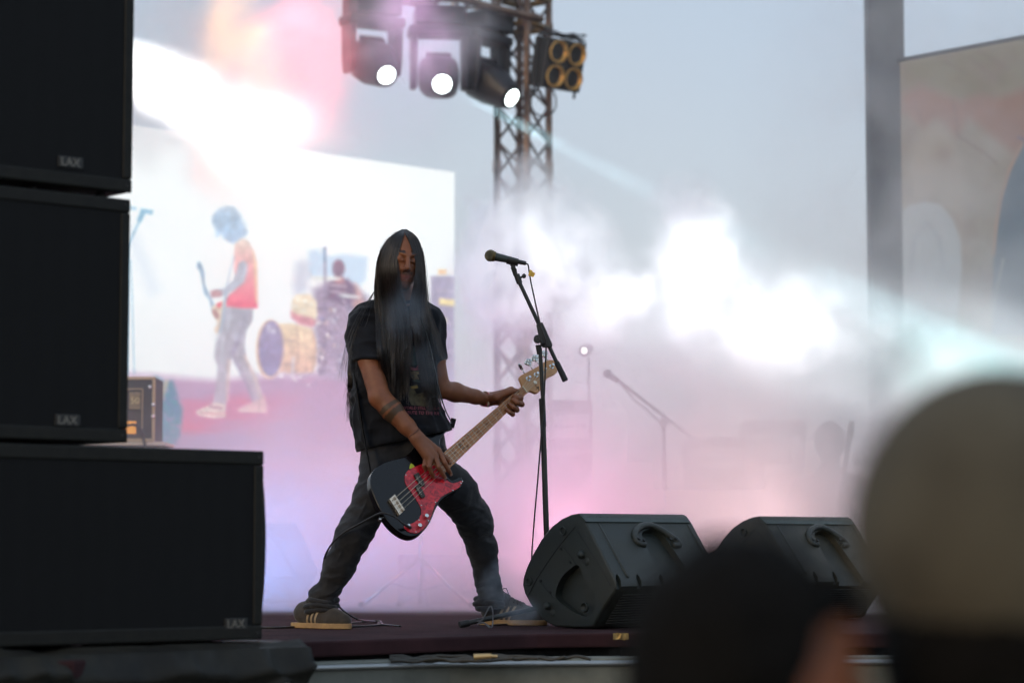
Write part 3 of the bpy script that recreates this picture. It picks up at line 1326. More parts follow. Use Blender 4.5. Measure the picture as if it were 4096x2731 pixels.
cv.ell(480 + 1290 * .638, 750 + 570 * .638, 62, 8, (232, 240, 236), 5, 0.95, 0.03, owner=2)
cv.ell(480 + 1440 * .638, 750 + 682 * .638, 44, 6, (238, 242, 242), 5, 0.95, 0.1, owner=2)
tom = q4([(1078, 705), (1105, 672), (1190, 668), (1232, 715), (1238, 800), (1214, 862), (1130, 850), (1072, 800)])
cv.poly(tom, (240, 225, 196), 7, 1, owner=2)
cv.poly(q4([(1070, 775), (1120, 800), (1190, 815), (1238, 842), (1205, 876), (1130, 862), (1075, 820)]), (216, 132, 150), 10, 0.9)
for (x, y, r) in ((1115, 700, 10), (1160, 712, 12), (1200, 730, 10), (1150, 770, 9), (1100, 745, 9)):
    cv.ell(480 + x * .638, 750 + y * .638, r * .8, r * .5, (255, 255, 240), 4)
shell = q4([(985, 852), (1080, 852), (1195, 880), (1228, 960), (1232, 1100), (1200, 1160), (1100, 1165), (1000, 1155)])
cv.poly(shell, (246, 226, 188), 8, 1, col2=(232, 188, 164), owner=2)
cv.line(q4([(1105, 862), (1118, 1000), (1108, 1160)]), 5, (190, 160, 140), 4)
cv.line(q4([(1206, 885), (1226, 1000), (1208, 1158)]), 7, (205, 170, 150), 4)
cv.line(q4([(1030, 960), (1100, 962)]), 5, (150, 130, 130), 4)
cv.line(q4([(1030, 1105), (1100, 1108)]), 5, (150, 130, 130), 4)
cv.ell(480 + 942 * .638, 750 + 1012 * .638, 57, 119, (238, 200, 168), 7, 1, 0.02, owner=2)
cv.ell(480 + 946 * .638, 750 + 1008 * .638, 50, 112, (160, 150, 186), 7, 1, 0.02, owner=2, col2=(130, 128, 172))
cv.poly(q4([(922, 862), (940, 862), (940, 895), (972, 880), (980, 915), (930, 905)]), (225, 225, 240), 5, 0.8)
for seg, w, c in (([(1286, 370), (1284, 1150)], 8, (128, 118, 148)), ([(1280, 380), (1284, 460)], 11, (110, 150, 190)), ([(1088, 1060), (1080, 1200)], 9, (235, 235, 245)),
                  ([(1310, 1080), (1390, 1230)], 9, (190, 170, 200)), ([(1240, 760), (1400, 770)], 7, (110, 100, 130)), ([(1180, 530), (1240, 600)], 5, (200, 200, 205))):
    cv.line(q4(seg), w, c, 5, 0.9, owner=2)
for k in range(130):
    x, y = 1240 + rng.random() * 330, 700 + rng.random() * 460
    c = [(225, 230, 240), (100, 90, 130), (190, 170, 190), (90, 100, 150), (215, 190, 180)][k % 5]
    cv.ell(480 + x * .638, 750 + y * .638, 2 + rng.random() * 8, 2 + rng.random() * 8, c, 4, 0.65)
for (x, y) in ((1010, 1180), (1130, 1185), (1098, 1205), (1265, 1068), (1180, 1238), (1240, 850), (1345, 770), (1300, 920)):
    cv.ell(480 + x * .638, 750 + y * .638, 6, 7, (255, 255, 255), 5)
for k in range(40):
    x, y = 700 + rng.random() * 500, 1155 + rng.random() * 100
    cv.ell(480 + x * .638 + 150, 750 + y * .638, 14, 3, (150, 135, 170), 6, 0.35)
# amplifier tower at the right rim of the picture
cv.poly([(1724, 1104), (1822, 1104), (1822, 1720), (1786, 1730), (1738, 1560), (1720, 1300)], (150, 138, 172), 9, 0.85, owner=4)
cv.poly([(1752, 1077), (1786, 1077), (1786, 1098), (1752, 1098)], (245, 200, 150), 5)
cv.poly([(1790, 1077), (1812, 1077), (1812, 1098), (1790, 1098)], (250, 245, 240), 5)
cv.poly([(1757, 1193), (1826, 1200), (1826, 1226), (1757, 1218)], (250, 226, 160), 5)
for y in (1160, 1290, 1330, 1400, 1450, 1520):
    cv.line([(1745, y), (1822, y + 6)], 6, (215, 200, 215), 6, 0.7)
cv.poly([(1745, 1268), (1790, 1272), (1790, 1290), (1745, 1286)], (250, 240, 205), 4, 0.8)
# guitarist in the picture
cv.poly(q4([(665, 745), (835, 762), (832, 830), (792, 900), (780, 990), (800, 1080), (860, 1180), (888, 1290), (908, 1355), (842, 1372), (800, 1262), (742, 1130), (700, 1050),
            (692, 1110), (682, 1250), (662, 1385), (578, 1372), (600, 1250), (612, 1120), (590, 1060), (600, 980), (636, 900), (650, 800)]), (170, 174, 190), 6, 1, owner=1, col2=(196, 186, 200))
for seg, w, c in (([(700, 800), (640, 960), (640, 1100)], 12, (196, 202, 214)), ([(790, 800), (740, 960)], 10, (150, 152, 172)), ([(705, 1060), (780, 1200), (840, 1330)], 10, (150, 140, 172)),
                  ([(780, 1050), (850, 1200), (885, 1320)], 8, (246, 222, 206)), ([(682, 1080), (672, 1340)], 8, (246, 212, 200)), ([(740, 960), (700, 1050)], 12, (140, 132, 165)),
                  ([(610, 900), (604, 1000), (596, 1050)], 8, (190, 196, 205))):
    cv.line(q4(seg), w, c, 9, 0.8)
cv.poly(q4([(470, 1405), (530, 1375), (600, 1345), (660, 1360), (662, 1438), (590, 1446), (500, 1432)]), (248, 228, 214), 6, owner=1)
cv.line(q4([(500, 1412), (600, 1420), (658, 1414)]), 4, (206, 92, 110), 3)
cv.line(q4([(560, 1372), (640, 1385)]), 9, (180, 120, 140), 6)
cv.poly(q4([(733, 1392), (790, 1362), (850, 1340), (905, 1300), (925, 1385), (918, 1410), (820, 1404), (742, 1406)]), (240, 200, 200), 7, owner=1)
cv.line(q4([(750, 1398), (912, 1404)]), 6, (250, 232, 220), 4)
cv.poly(q6([(1200, 580), (1262, 520), (1345, 560), (1400, 660), (1432, 800), (1440, 1262), (1270, 1262), (1108, 1240), (1100, 1190), (1130, 1130), (1200, 1070), (1225, 1000), (1196, 880), (1190, 700)]),
        (240, 232, 216), 6, 1, owner=1, col2=(244, 92, 122))
cv.poly(q6([(1395, 660), (1432, 800), (1440, 1200), (1415, 1200), (1400, 860)]), (252, 226, 176), 7, 0.7)
cv.poly(q6([(1240, 790), (1290, 762), (1330, 800), (1330, 880), (1300, 990), (1200, 1070), (1060, 1142), (950, 1152), (948, 1082), (1090, 1050), (1190, 960), (1215, 880)]), (178, 190, 208), 7, 1, owner=1)
cv.poly(q6([(950, 1080), (1010, 1066), (1070, 1090), (1060, 1140), (950, 1150)]), (188, 140, 146), 7, owner=1)
cv.poly(q6([(820, 768), (852, 800), (884, 900), (884, 1000), (935, 1130), (992, 1232), (1004, 1345), (962, 1312), (938, 1180), (878, 1100), (858, 980), (838, 880), (798, 822)]), (134, 170, 200), 5, 1, owner=1)
cv.poly(q6([(960, 1240), (1060, 1190), (1110, 1200), (1080, 1330), (1046, 1500), (1010, 1530), (975, 1480), (1020, 1430), (1000, 1370), (960, 1320)]), (226, 206, 186), 6, 1, owner=1)
cv.poly(q6([(1010, 1215), (1060, 1190), (1062, 1240), (1020, 1262)]), (222, 84, 100), 5)
cv.poly(q6([(960, 1290), (1000, 1270), (1040, 1350), (1000, 1370)]), (160, 112, 112), 6)
cv.line(q6([(1190, 720), (1150, 880), (1115, 1030)]), 4, (160, 185, 210), 4, owner=1)
cv.line(q6([(1115, 1100), (1090, 1230), (1070, 1400), (1040, 1520)]), 10, (150, 170, 192), 6)
cv.poly(q6([(1140, 195), (1060, 210), (1000, 250), (958, 320), (968, 385), (1000, 430), (1012, 522), (1052, 488), (1080, 530), (1140, 570), (1192, 582), (1255, 540), (1318, 500),
            (1332, 460), (1284, 360), (1235, 250), (1190, 205)]), (186, 210, 232), 9, 1, smooth=True, owner=1, col2=(166, 196, 228))
for k in range(20):
    x = 985 + rng.random() * 300
    y = 240 + rng.random() * 200
    cv.line(q6([(x, y), (x + rng.normal(0, 30), y + 90)]), 4, (150, 188, 222), 7, 0.4)
cv.line(q6([(1085, 430), (1170, 460)]), 6, (148, 188, 222), 6, 0.7)
# module grid of the wall and faint line structure
gx = ((XY[:, 0] * 1.0) % 47.0 < 3.2) * 0.012
ln = 0.014 * np.sin(XY[:, 1] / 3.1 + 0.02 * XY[:, 0])
fig = (cv.owner > 0)[:, None]
tex = (noise2(XY, 26, 77) * 0.20 + noise2(XY, 8, 87, 2) * 0.10)[:, None]
cv.c = np.where(fig, cv.c * (1 + tex) - 8, cv.c * (1 + tex * 0.08))
cv.c *= (1 - gx - ln - 0.012)[:, None]
led = 0.02 * (np.sin(XY[:, 0] * 1.35) * np.sin(XY[:, 1] * 1.35))[:, None]
cv.c *= 1 + led
haze_ = np.interp(XY[:, 1], [800, 1450, 1560, 1800, 2400], [0.22, 0.12, 0.22, 0.35, 0.5])[:, None]  # smoke haze before the wall, mixed into the picture colours
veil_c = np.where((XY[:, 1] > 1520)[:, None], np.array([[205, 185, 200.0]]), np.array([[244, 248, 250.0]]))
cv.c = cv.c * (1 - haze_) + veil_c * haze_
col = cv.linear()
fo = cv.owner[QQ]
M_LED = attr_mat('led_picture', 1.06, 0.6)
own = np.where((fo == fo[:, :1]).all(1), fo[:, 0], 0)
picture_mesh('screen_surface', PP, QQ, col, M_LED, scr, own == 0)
picture_mesh('guitarist_image', PP, QQ, col, M_LED, scr, own == 1, 'pictured guitarist with shaggy hair and red hemmed vest')
picture_mesh('drum_kit_image', PP, QQ, col, M_LED, scr, own == 2, 'pictured drummer behind a cream drum kit')
picture_mesh('microphone_stand_image', PP, QQ, col, M_LED, scr, own == 3, 'pictured pale blue microphone stand')
picture_mesh('amplifier_image', PP, QQ, col, M_LED, scr, own == 4, 'pictured dark amplifier tower')

# ---------------------------------------------------------------- right wing: black post and printed banner
pp0, pp1 = W(3466, 0, 15.0), W(3608, 0, 15.0)
bm = bmesh.new()
add_box(bm, ((pp0.x + pp1.x) / 2 + 0.012, 15.1, 1.6), (pp1.x - pp0.x, 0.2, 6.4))
post = thing('wing_tower', ((pp0.x + pp1.x) / 2, 15.1, 0), 'dark blue grey cloth wrapped tower beside the printed banner on the right', 'tower')
bmobj('cloth_wrap', bm, mat('wrap_cloth', (0.03, 0.045, 0.06, 1), 0.9, color2=(0.05, 0.06, 0.065, 1), nscale=2.5, bump=0.6, bscale=30), post, bevel=0.01)
ba = W(3600, 250, 14.94)
bb = W(4500, 83, 13.6)
ban = thing('banner', (ba.x, ba.y, 0), 'big printed banner with brown and pale shapes hanging at the right edge', 'banner')
nu, nv = 150, 300
U, V = np.meshgrid(np.linspace(0, 1, nu), np.linspace(0, 1, nv), indexing='ij')
ztp = ba.z + (bb.z - ba.z) * U
P3 = np.stack([ba.x + (bb.x - ba.x) * U, ba.y + (bb.y - ba.y) * U + 0.006 * np.sin(U * 40) * (1 - V), 0.02 + (ztp - 0.02) * V], -1).reshape(-1, 3)
i = np.arange((nu - 1) * (nv - 1))
k = (i // (nv - 1)) * nv + i % (nv - 1)
QB = np.stack([k, k + nv, k + nv + 1, k + 1], 1)
bx, by = to_px(P3)
XB = np.stack([bx, by], 1)


def q3(l):
    return [(3300 + x * 0.638, y * 0.638) for x, y in l]


cb = Canvas(XB, (150, 143, 128))
cb.c += (noise2(XB, 200, 41) * 14)[:, None]
cb.poly(q3([(480, 380), (1300, 240), (1300, 560), (1050, 600), (900, 640), (780, 620), (700, 560), (620, 540), (480, 560)]), (128, 122, 92), 40, 0.9)
cb.poly(q3([(480, 600), (600, 540), (720, 590), (860, 640), (960, 590), (1080, 620), (1300, 540), (1300, 900), (1180, 960), (1060, 860), (900, 740), (820, 860), (700, 740), (620, 800), (500, 700)]),
        (150, 102, 80), 26, 0.8)
cb.poly(q3([(640, 800), (740, 760), (820, 900), (900, 1200), (860, 1500), (800, 1350), (700, 1250), (560, 1260), (520, 1100), (560, 900)]), (168, 158, 140), 30, 0.8)
m_ = np.clip(noise2(XB * np.array([1.0, 1.3]), 90, 51) * 1.5, 0, 1)
cb.mask(m_, (120, 88, 78), 0.4)
for seg in ([(760, 390), (860, 450)], [(900, 360), (1080, 500)], [(960, 320), (1160, 440)], [(800, 620), (840, 860), (1000, 960), (1080, 1030)], [(560, 660), (620, 780)]):
    cb.line(q3(seg), 7, (112, 88, 74), 8, 0.7)
cb.poly(q3([(300, 1700), (360, 1500), (440, 1360), (520, 1290), (620, 1262), (720, 1280), (800, 1370), (850, 1500), (860, 1700), (820, 2100), (300, 2100)]), (176, 184, 186), 9, 1)
for r_i in (0.8, 0.6):
    cb.line(q3([(520 + 60 * (1 - r_i), 1700), (560, 1500), (640, 1400), (720, 1500), (740, 1700)]), 5, (140, 150, 160), 8, 0.6)
cb.poly(q3([(1300, 880), (1240, 900), (1200, 980), (1140, 1120), (1100, 1250), (1080, 1400), (1060, 1600), (1040, 2100), (1300, 2100)]), (78, 104, 122), 8, 1)
cb.line(q3([(1240, 900), (1160, 1060), (1105, 1240), (1075, 1420), (1058, 1600)]), 10, (196, 146, 116), 8, 0.8)
cb.line(q3([(1120, 1620), (1060, 1900), (1020, 2200)]), 9, (196, 190, 170), 8, 0.8)
cb.line(q3([(1210, 860), (1250, 880)]), 8, (70, 70, 130), 6)
picture_mesh('printed_cloth', P3, QB, cb.linear(), attr_mat('banner_print', None, 0.85), ban)
bm = bmesh.new()
add_cyl(bm, ba + Vector((0, 0.03, 0.012)), bb + Vector((0, 0.03, 0.012)), 0.02)
bmobj('top_rail', bm, M_BLACK, ban, smooth=True)
bm = bmesh.new()
add_cyl(bm, Vector((bb.x, bb.y + 0.04, 0)), bb + Vector((0, 0.04, 0)), 0.03)
bmobj('banner_post', bm, M_BLACK, ban, smooth=True)

# ---------------------------------------------------------------- lighting truss
M_TRUSS = mat('truss_metal', (0.30, 0.19, 0.13, 1), 0.45, 0.55, color2=(0.15, 0.10, 0.08, 1), nscale=9, rough2=0.65)  # brown includes the orange light that falls on the steel
M_BRACE = mat('brace_metal', (0.17, 0.12, 0.10, 1), 0.5, 0.5, color2=(0.10, 0.085, 0.08, 1), nscale=12)


def truss(name, p0, p1, corners, pitch, label, rc=0.025, rb=0.011):
    """box truss; corners: four offset vectors of the chords"""
    t = thing(name, p0, label, 'truss')
    L = (p1 - p0).length
    d = (p1 - p0) / L
    for c in corners:
        bm = bmesh.new()
        add_cyl(bm, p0 + c, p1 + c, rc, rc, 12)
        n = int(L / 1.0)
        for i in range(1, n + 1):
            add_cyl(bm, p0 + c + d * (i - 0.04), p0 + c + d * (i + 0.04), rc * 1.25, rc * 1.25, 12)
        bmobj('chord', bm, M_TRUSS, t, smooth=True, autos=40)
    n = int(L / pitch)
    for f in range(4):
        a, b = corners[f], corners[(f + 1) % 4]
        for i in range(n):
            q0, q1 = p0 + d * pitch * i, p0 + d * pitch * (i + 1)
            for (u, v) in ((q0 + a, q1 + b), (q0 + b, q1 + a)):
                bm = bmesh.new()
                add_cyl(bm, u, v, rb, rb, 6, caps=False)
                bmobj('brace', bm, M_BRACE, t, smooth=True)
    return t


tw = W(2093, 2180, 17.0)
tw.z = 0
hw = 0.185
rot = math.radians(8)
cs = [Vector((math.cos(rot + a) * hw, math.sin(rot + a) * hw, 0)) for a in (math.pi, math.pi * 1.5, 0, math.pi / 2)]
tower = truss('truss_tower', tw, Vector((tw.x, tw.y, 4.6)), cs, 0.245, 'warm brown box truss tower standing centre stage behind the smoke')
# thicker cross bars where the tower was raised, and near its top
for z in (W(0, 1245, 17).z, W(0, 1312, 17).z, W(0, 112, 17).z, W(0, 2, 17).z):
    bm = bmesh.new()
    for k in range(4):
        add_cyl(bm, Vector((tw.x, tw.y, z)) + cs[k] * 1.05, Vector((tw.x, tw.y, z)) + cs[(k + 1) % 4] * 1.05, 0.024, 0.024, 10)
    bmobj('cross_bar', bm, M_BAR if 'M_BAR' in globals() else mat('bar_gold', (0.34, 0.2, 0.07, 1), 0.4, 0.6, color2=(0.16, 0.10, 0.05, 1), nscale=12), tower, smooth=True)
bm = bmesh.new()
add_tube(bm, [W(1981, 2300, 16.8), W(1983, 1500, 16.8), W(1979, 1000, 16.8), W(1984, 600, 16.8), W(1979, 300, 16.8), W(1990, 100, 16.8)], 0.013, 8)
bmobj('power_cable', bm, M_CABLE, None, smooth=True, label='thick black cable running up the left side of the truss tower', cat='cable')

# horizontal truss running left and towards the audience from the tower top
lowL = W(1330, -55, 15.6)
lowR = W(2100, 118, 17.0)
hd = (lowR - lowL)
hd.z = 0
hd.normalize()
hs = Vector((hd.y, -hd.x, 0))
p0 = lowL + Vector((0, 0, 0.18))
p0z = (lowL.z + lowR.z) / 2
hp0, hp1 = Vector((lowL.x, lowL.y, 0)), Vector((lowR.x, lowR.y, 0))
zb = lowR.z + 0.0
cs2 = [hs * 0.16 + UP * 0.0, -hs * 0.16, -hs * 0.16 + UP * 0.34, hs * 0.16 + UP * 0.34]
htruss = truss('lighting_truss', hp0 - hd * 1.2 + UP * (zb + 0.05), hp1 + UP * (zb + 0.05), cs2, 0.29,
               'horizontal box truss carrying the moving head lamps at the top of the frame')

# ---------------------------------------------------------------- lamps on the truss
M_LAMP = mat('lamp_housing', (0.014, 0.013, 0.017, 1), 0.42, color2=(0.022, 0.020, 0.026, 1), nscale=12)
M_LENS = mat('lens_lit', (0.9, 1, 1, 1), 0.2, emit=(0.88, 1.0, 0.97, 1), estr=9)


def moving_head(label, top, face_px, face_d, lens_r, tilt_dir, body_w=0.30, body_l=0.40):
    """top: world point of the clamp; lens centre unprojected from the photograph; tilt_dir: aim"""
    aim = Vector(tilt_dir).normalized()
    lens = W(face_px[0], face_px[1], face_d)
    t = thing('moving_head_lamp', top, label, 'stage lamp', 'moving head lamps hanging from the truss')
    side = aim.cross(UP).normalized()
    up2 = side.cross(aim).normalized()
    R = Matrix((side, aim, up2)).transposed()
    c = lens - aim * body_l * 0.5
    piv = lens - aim * body_l * 0.62
    # head shell: lofted rounded sections
    bm = bmesh.new()
    secs = [(-0.5, 0.52, 0.55), (-0.44, 0.78, 0.80), (-0.2, 0.98, 1.0), (0.1, 0.92, 0.95), (0.36, 0.74, 0.76), (0.49, 0.62, 0.62), (0.5, 0.50, 0.50)]
    rings = []
    for (s, wx, wz) in secs:
        ring = []
        e = 3.2 if s < 0.3 else 2.2
        for k in range(28):
            a = 2 * math.pi * k / 28
            ca, sa_ = math.cos(a), math.sin(a)
            x = math.copysign(abs(ca) ** (2 / e), ca) * wx * body_w / 2
            z = math.copysign(abs(sa_) ** (2 / e), sa_) * wz * body_w / 2
            ring.append(bm.verts.new(c + R @ Vector((x, s * body_l, z))))
        rings.append(ring)
    for a, b in zip(rings[:-1], rings[1:]):
        for k in range(28):
            bm.faces.new((a[k], a[(k + 1) % 28], b[(k + 1) % 28], b[k]))
    bm.faces.new(rings[0][::-1])
    bm.faces.new(rings[-1])
    bmobj('lamp_head', bm, M_LAMP, t, smooth=True, autos=38)
    bm = bmesh.new()
    for s in (-0.36, -0.3, -0.24):
        add_box(bm, c + aim * s * body_l + up2 * body_w * 0.47, (body_w * 0.6, 0.008, 0.03), R)
    bmobj('cooling_fin', bm, M_LAMP, t)
    bm = bmesh.new()
    add_cyl(bm, lens - aim * 0.012, lens + aim * 0.008, lens_r * 1.22, lens_r * 1.18, 32)
    bmobj('lens_ring', bm, M_BLACK, t, smooth=True, autos=40)
    bm = bmesh.new()
    bmesh.ops.create_uvsphere(bm, u_segments=32, v_segments=12, radius=lens_r, matrix=Matrix.Translation(lens + aim * 0.006) @ frame_to(aim).to_4x4() @ Matrix.Diagonal((1, 1, 0.22, 1)))
    bmobj('lens', bm, M_LENS, t, smooth=True)
    # yoke: two arms and a bridge
    bt = Vector((piv.x, piv.y, top.z - 0.20))
    hside = Vector((side.x, side.y, 0)).normalized()
    hfw = UP.cross(hside)
    Ry = Matrix((hside, hfw, UP)).transposed()
    for s in (-1, 1):
        bm = bmesh.new()
        x = s * (body_w / 2 + 0.028)
        hh = bt.z - piv.z
        poly = [piv + hside * (x - s * 0.02) + hfw * a + UP * b for a, b in ((-0.055, -0.09), (0.055, -0.09), (0.075, 0.0), (0.085, hh + 0.03), (-0.085, hh + 0.03), (-0.075, 0.0))]
        add_prism(bm, poly, hside * s * 0.045)
        bmobj('yoke_arm', bm, M_LAMP, t, bevel=0.012, segs=3)
    bm = bmesh.new()
    add_box(bm, bt + UP * 0.055, (body_w + 0.14, 0.19, 0.07), Ry)
    bmobj('yoke_bridge', bm, M_LAMP, t, bevel=0.02, segs=3)
    bm = bmesh.new()
    add_box(bm, bt + UP * 0.16, (0.34, 0.26, 0.13), Ry)
    bmobj('base', bm, M_LAMP, t, bevel=0.015)
    bm = bmesh.new()
    for s in (-1, 1):
        add_cyl(bm, bt + hside * 0.1 * s + UP * 0.2, bt + hside * 0.1 * s + UP * 0.34, 0.018, 0.018, 10)
    bmobj('clamp', bm, M_STEEL, t)
    return t


def on_truss(px, d):
    q = W(px, 100, d)
    return Vector((q.x, q.y, zb + 0.02))


moving_head('left moving head lamp, veiled in pink smoke, its white lens glowing', on_truss(1500, 16.2), (1545, 300), 16.0, 0.062, (0.42, -0.78, -0.50), 0.285, 0.42)
moving_head('middle moving head lamp with a round white lens aimed at the camera', on_truss(1745, 16.6), (1768, 336), 16.3, 0.064, (0.12, -0.93, -0.38), 0.29, 0.40)
moving_head('right moving head lamp tilted away so its white lens looks narrow', on_truss(1960, 16.9), (2045, 390), 16.6, 0.062, (0.70, -0.52, -0.52), 0.285, 0.42)

# four cell blinder hung on the tower
bc = W(2262, 262, 16.7)
bl = thing('blinder_lamp', bc, 'four cell blinder lamp with golden reflectors clamped to the truss tower', 'stage lamp')
ba_ = Vector((0.62, -0.74, -0.22)).normalized()
bs = ba_.cross(UP).normalized()
bu = bs.cross(ba_).normalized()
RB = Matrix((bs, -ba_, bu)).transposed()
M_GOLD = mat('gold_reflector', (0.85, 0.52, 0.16, 1), 0.45, 0.55, color2=(0.5, 0.28, 0.08, 1), nscale=25)
bm = bmesh.new()
add_box(bm, bc - ba_ * 0.085, (0.36, 0.15, 0.35), RB)
bmobj('housing', bm, M_BLACK, bl, bevel=0.012)
for sx in (-1, 1):
    for sz in (-1, 1):
        q = bc + bs * 0.085 * sx + bu * 0.085 * sz
        bm = bmesh.new()
        ringz = []
        for (r, z) in ((0.078, 0.0), (0.078, 0.018), (0.070, 0.018), (0.060, -0.01), (0.042, -0.035), (0.018, -0.05)):
            ringz.append([bm.verts.new(q + bs * r * math.cos(a) + bu * r * math.sin(a) + ba_ * z) for a in [2 * math.pi * k / 28 for k in range(28)]])
        for a, b in zip(ringz[:-1], ringz[1:]):
            for k in range(28):
                bm.faces.new((a[k], a[(k + 1) % 28], b[(k + 1) % 28], b[k]))
        bm.faces.new(ringz[-1])
        cell = bmobj('lamp_cell', bm, M_GOLD, bl, smooth=True, autos=50)
        bm = bmesh.new()
        add_ball(bm, q - ba_ * 0.03, 0.014, 12)
        bmobj('bulb', bm, mat('bulb_glass', (0.8, 0.7, 0.5, 1), 0.1, 0.2), cell, smooth=True)
bm = bmesh.new()
for s in (-1, 1):
    add_tube(bm, [bc + bs * 0.19 * s + bu * 0.2 - ba_ * 0.1, bc + bs * 0.19 * s - ba_ * 0.1, bc + bs * 0.19 * s - bu * 0.22 - ba_ * 0.08], 0.01, 6)
add_tube(bm, [bc + bs * 0.19 + bu * 0.2 - ba_ * 0.1, bc - bs * 0.19 + bu * 0.2 - ba_ * 0.1], 0.01, 6, 0)
for k in range(9):
    a = [bc + bs * random.uniform(-0.2, 0.2) + bu * (0.19 + random.uniform(-0.01, 0.05)) + ba_ * random.uniform(-0.08, 0.02) for _ in range(4)]
    add_tube(bm, a, 0.004, 5, 5)
bmobj('bracket', bm, M_BLACK, bl, smooth=True)
bm = bmesh.new()
add_cyl(bm, Vector((tw.x + 0.15, tw.y, bc.z + 0.1)), bc - ba_ * 0.12 + bu * 0.1, 0.02, 0.02, 10)
bmobj('mounting_arm', bm, M_BLACK, bl, smooth=True)
bm = bmesh.new()
add_tube(bm, [bc - bu * 0.18 - ba_ * 0.1, W(2224, 400, 16.8), W(2215, 445, 16.85), W(2170, 465, 16.9), W(2130, 440, 16.9), W(2125, 380, 16.9), W(2140, 340, 16.9)], 0.006, 6)
bmobj('lamp_cable', bm, M_CABLE, bl, smooth=True)

# can bodies for the inferred and the added spots
fl_parts = None
for (loc, tgt) in LAMPS[:-1]:
    aim = (tgt - loc).normalized()
    base = loc - aim * 0.12
    t = thing('wash_light', base, 'black wash lamp can', 'stage lamp', 'wash lamps around the stage')
    bm = bmesh.new()
    add_cyl(bm, loc - aim * 0.26, loc - aim * 0.03, 0.085, 0.10, 20)
    bmobj('can', bm, M_LAMP, t, smooth=True, autos=40)
    bm = bmesh.new()
    sd = aim.orthogonal().normalized()
    for s in (-1, 1):
        add_cyl(bm, base + sd * 0.11 * s, base + sd * 0.11 * s + Vector((0, 0, 0.16 if loc.z > 1 else -0.1)), 0.01, 0.01, 6)
    bmobj('bracket', bm, M_LAMP, t)
WL = [o for o in COL.objects if o.name.startswith('wash_light')]
for o, s in zip(WL, LAMP_LABELS):
    o['label'] = s

# small bare lens glowing through the fog right of the microphone stand
t = thing('small_spotlight', W(2337, 1402, 14.0), 'small round spotlight glowing through the fog right of the microphone stand', 'stage lamp')
c = W(2337, 1402, 14.0)
bm = bmesh.new()
add_cyl(bm, c + Vector((0, 0.02, 0)), c + Vector((0.03, 0.2, 0.03)), 0.035, 0.03, 20)
bmobj('can', bm, M_LAMP, t, smooth=True, autos=40)
bm = bmesh.new()
add_ball(bm, c, 0.015, 20, (1, 0.3, 1.1))
bmobj('lens', bm, mat('lens_warm', (1, 1, 0.9, 1), 0.2, emit=(1.0, 0.98, 0.86, 1), estr=5), t, smooth=True)
bm = bmesh.new()
add_cyl(bm, Vector((c.x + 0.03, c.y + 0.13, 0.0)), c + Vector((0.03, 0.13, -0.03)), 0.007, 0.007, 8)
add_cyl(bm, Vector((c.x + 0.03, c.y + 0.13, 0.0)), Vector((c.x + 0.03, c.y + 0.13, 0.02)), 0.14, 0.13, 20)
bmobj('stand', bm, M_BLACK, t, smooth=True, autos=40)

# ---------------------------------------------------------------- guitar cabinet at left, on a road case
ca0 = on_plane(430, 1770, Vector((0, 13.2, 0)), Vector((0, 1, 0)))
az0, az1 = W(0, 1765, 13.2).z, W(0, 1506, 13.2).z
x1 = W(619, 1700, 13.2).x
x0 = x1 - 0.62
t = thing('guitar_amplifier', ((x0 + x1) / 2, 13.35, az0), 'black guitar cabinet with gold piping and an orange panel beside the loudspeaker stack', 'amplifier')
M_TOLEX = mat('tolex', (0.02, 0.024, 0.032, 1), 0.6, color2=(0.035, 0.032, 0.035, 1), nscale=7, bump=0.6, bscale=220)
M_PIPE = mat('gold_piping', (0.45, 0.33, 0.2, 1), 0.45)
bm = bmesh.new()
add_box(bm, ((x0 + x1) / 2, 13.36, (az0 + az1) / 2), (x1 - x0, 0.3, az1 - az0))
bmobj('cabinet', bm, M_TOLEX, t, bevel=0.012, segs=3)
bm = bmesh.new()
for (a, b, c_, d_) in ((x0, x1, az1 - 0.016, az1), (x0, x1, az0, az0 + 0.016), (x1 - 0.016, x1, az0 + 0.016, az1 - 0.016)):
    add_box(bm, ((a + b) / 2, 13.207, (c_ + d_) / 2), (b - a, 0.012, d_ - c_))
inz0, inz1, inx = az0 + 0.07, W(0, 1555, 13.2).z, W(590, 0, 13.2).x
add_box(bm, ((x0 + inx) / 2, 13.205, inz1), (inx - x0, 0.006, 0.006))
add_box(bm, (inx, 13.205, (inz0 + inz1) / 2), (0.006, 0.006, inz1 - inz0))
bmobj('piping', bm, M_PIPE, t, bevel=0.002)
bm = bmesh.new()
lz0, lz1 = W(0, 1636, 13.2).z, W(0, 1566, 13.2).z
lx0, lx1 = W(538, 0, 13.2).x, W(583, 0, 13.2).x
add_box(bm, ((lx0 + lx1) / 2, 13.204, (lz0 + lz1) / 2), (lx1 - lx0, 0.008, lz1 - lz0))
plate = bmobj('logo_plate', bm, mat('old_gold', (0.30, 0.22, 0.12, 1), 0.45, 0.5, color2=(0.1, 0.08, 0.06, 1), nscale=70), t, bevel=0.002)
flat_text('lettering', '50', Vector((lx0 + 0.006, 13.198, lz0 + 0.03)), (1, 0, 0), (0, 0, 1), 0.05, mat('gold_letters', (0.6, 0.48, 0.25, 1), 0.4, 0.3), plate)
bm = bmesh.new()
oz0, oz1 = W(0, 1734, 13.2).z, W(0, 1684, 13.2).z
ox0, ox1 = W(440, 0, 13.2).x, W(566, 0, 13.2).x
add_box(bm, ((ox0 + ox1) / 2, 13.204, (oz0 + oz1) / 2), (ox1 - ox0, 0.008, oz1 - oz0))
bmobj('orange_panel', bm, mat('orange_panel', (0.95, 0.40, 0.06, 1), 0.5, emit=(1.0, 0.42, 0.06, 1), estr=0.35), t, bevel=0.002)
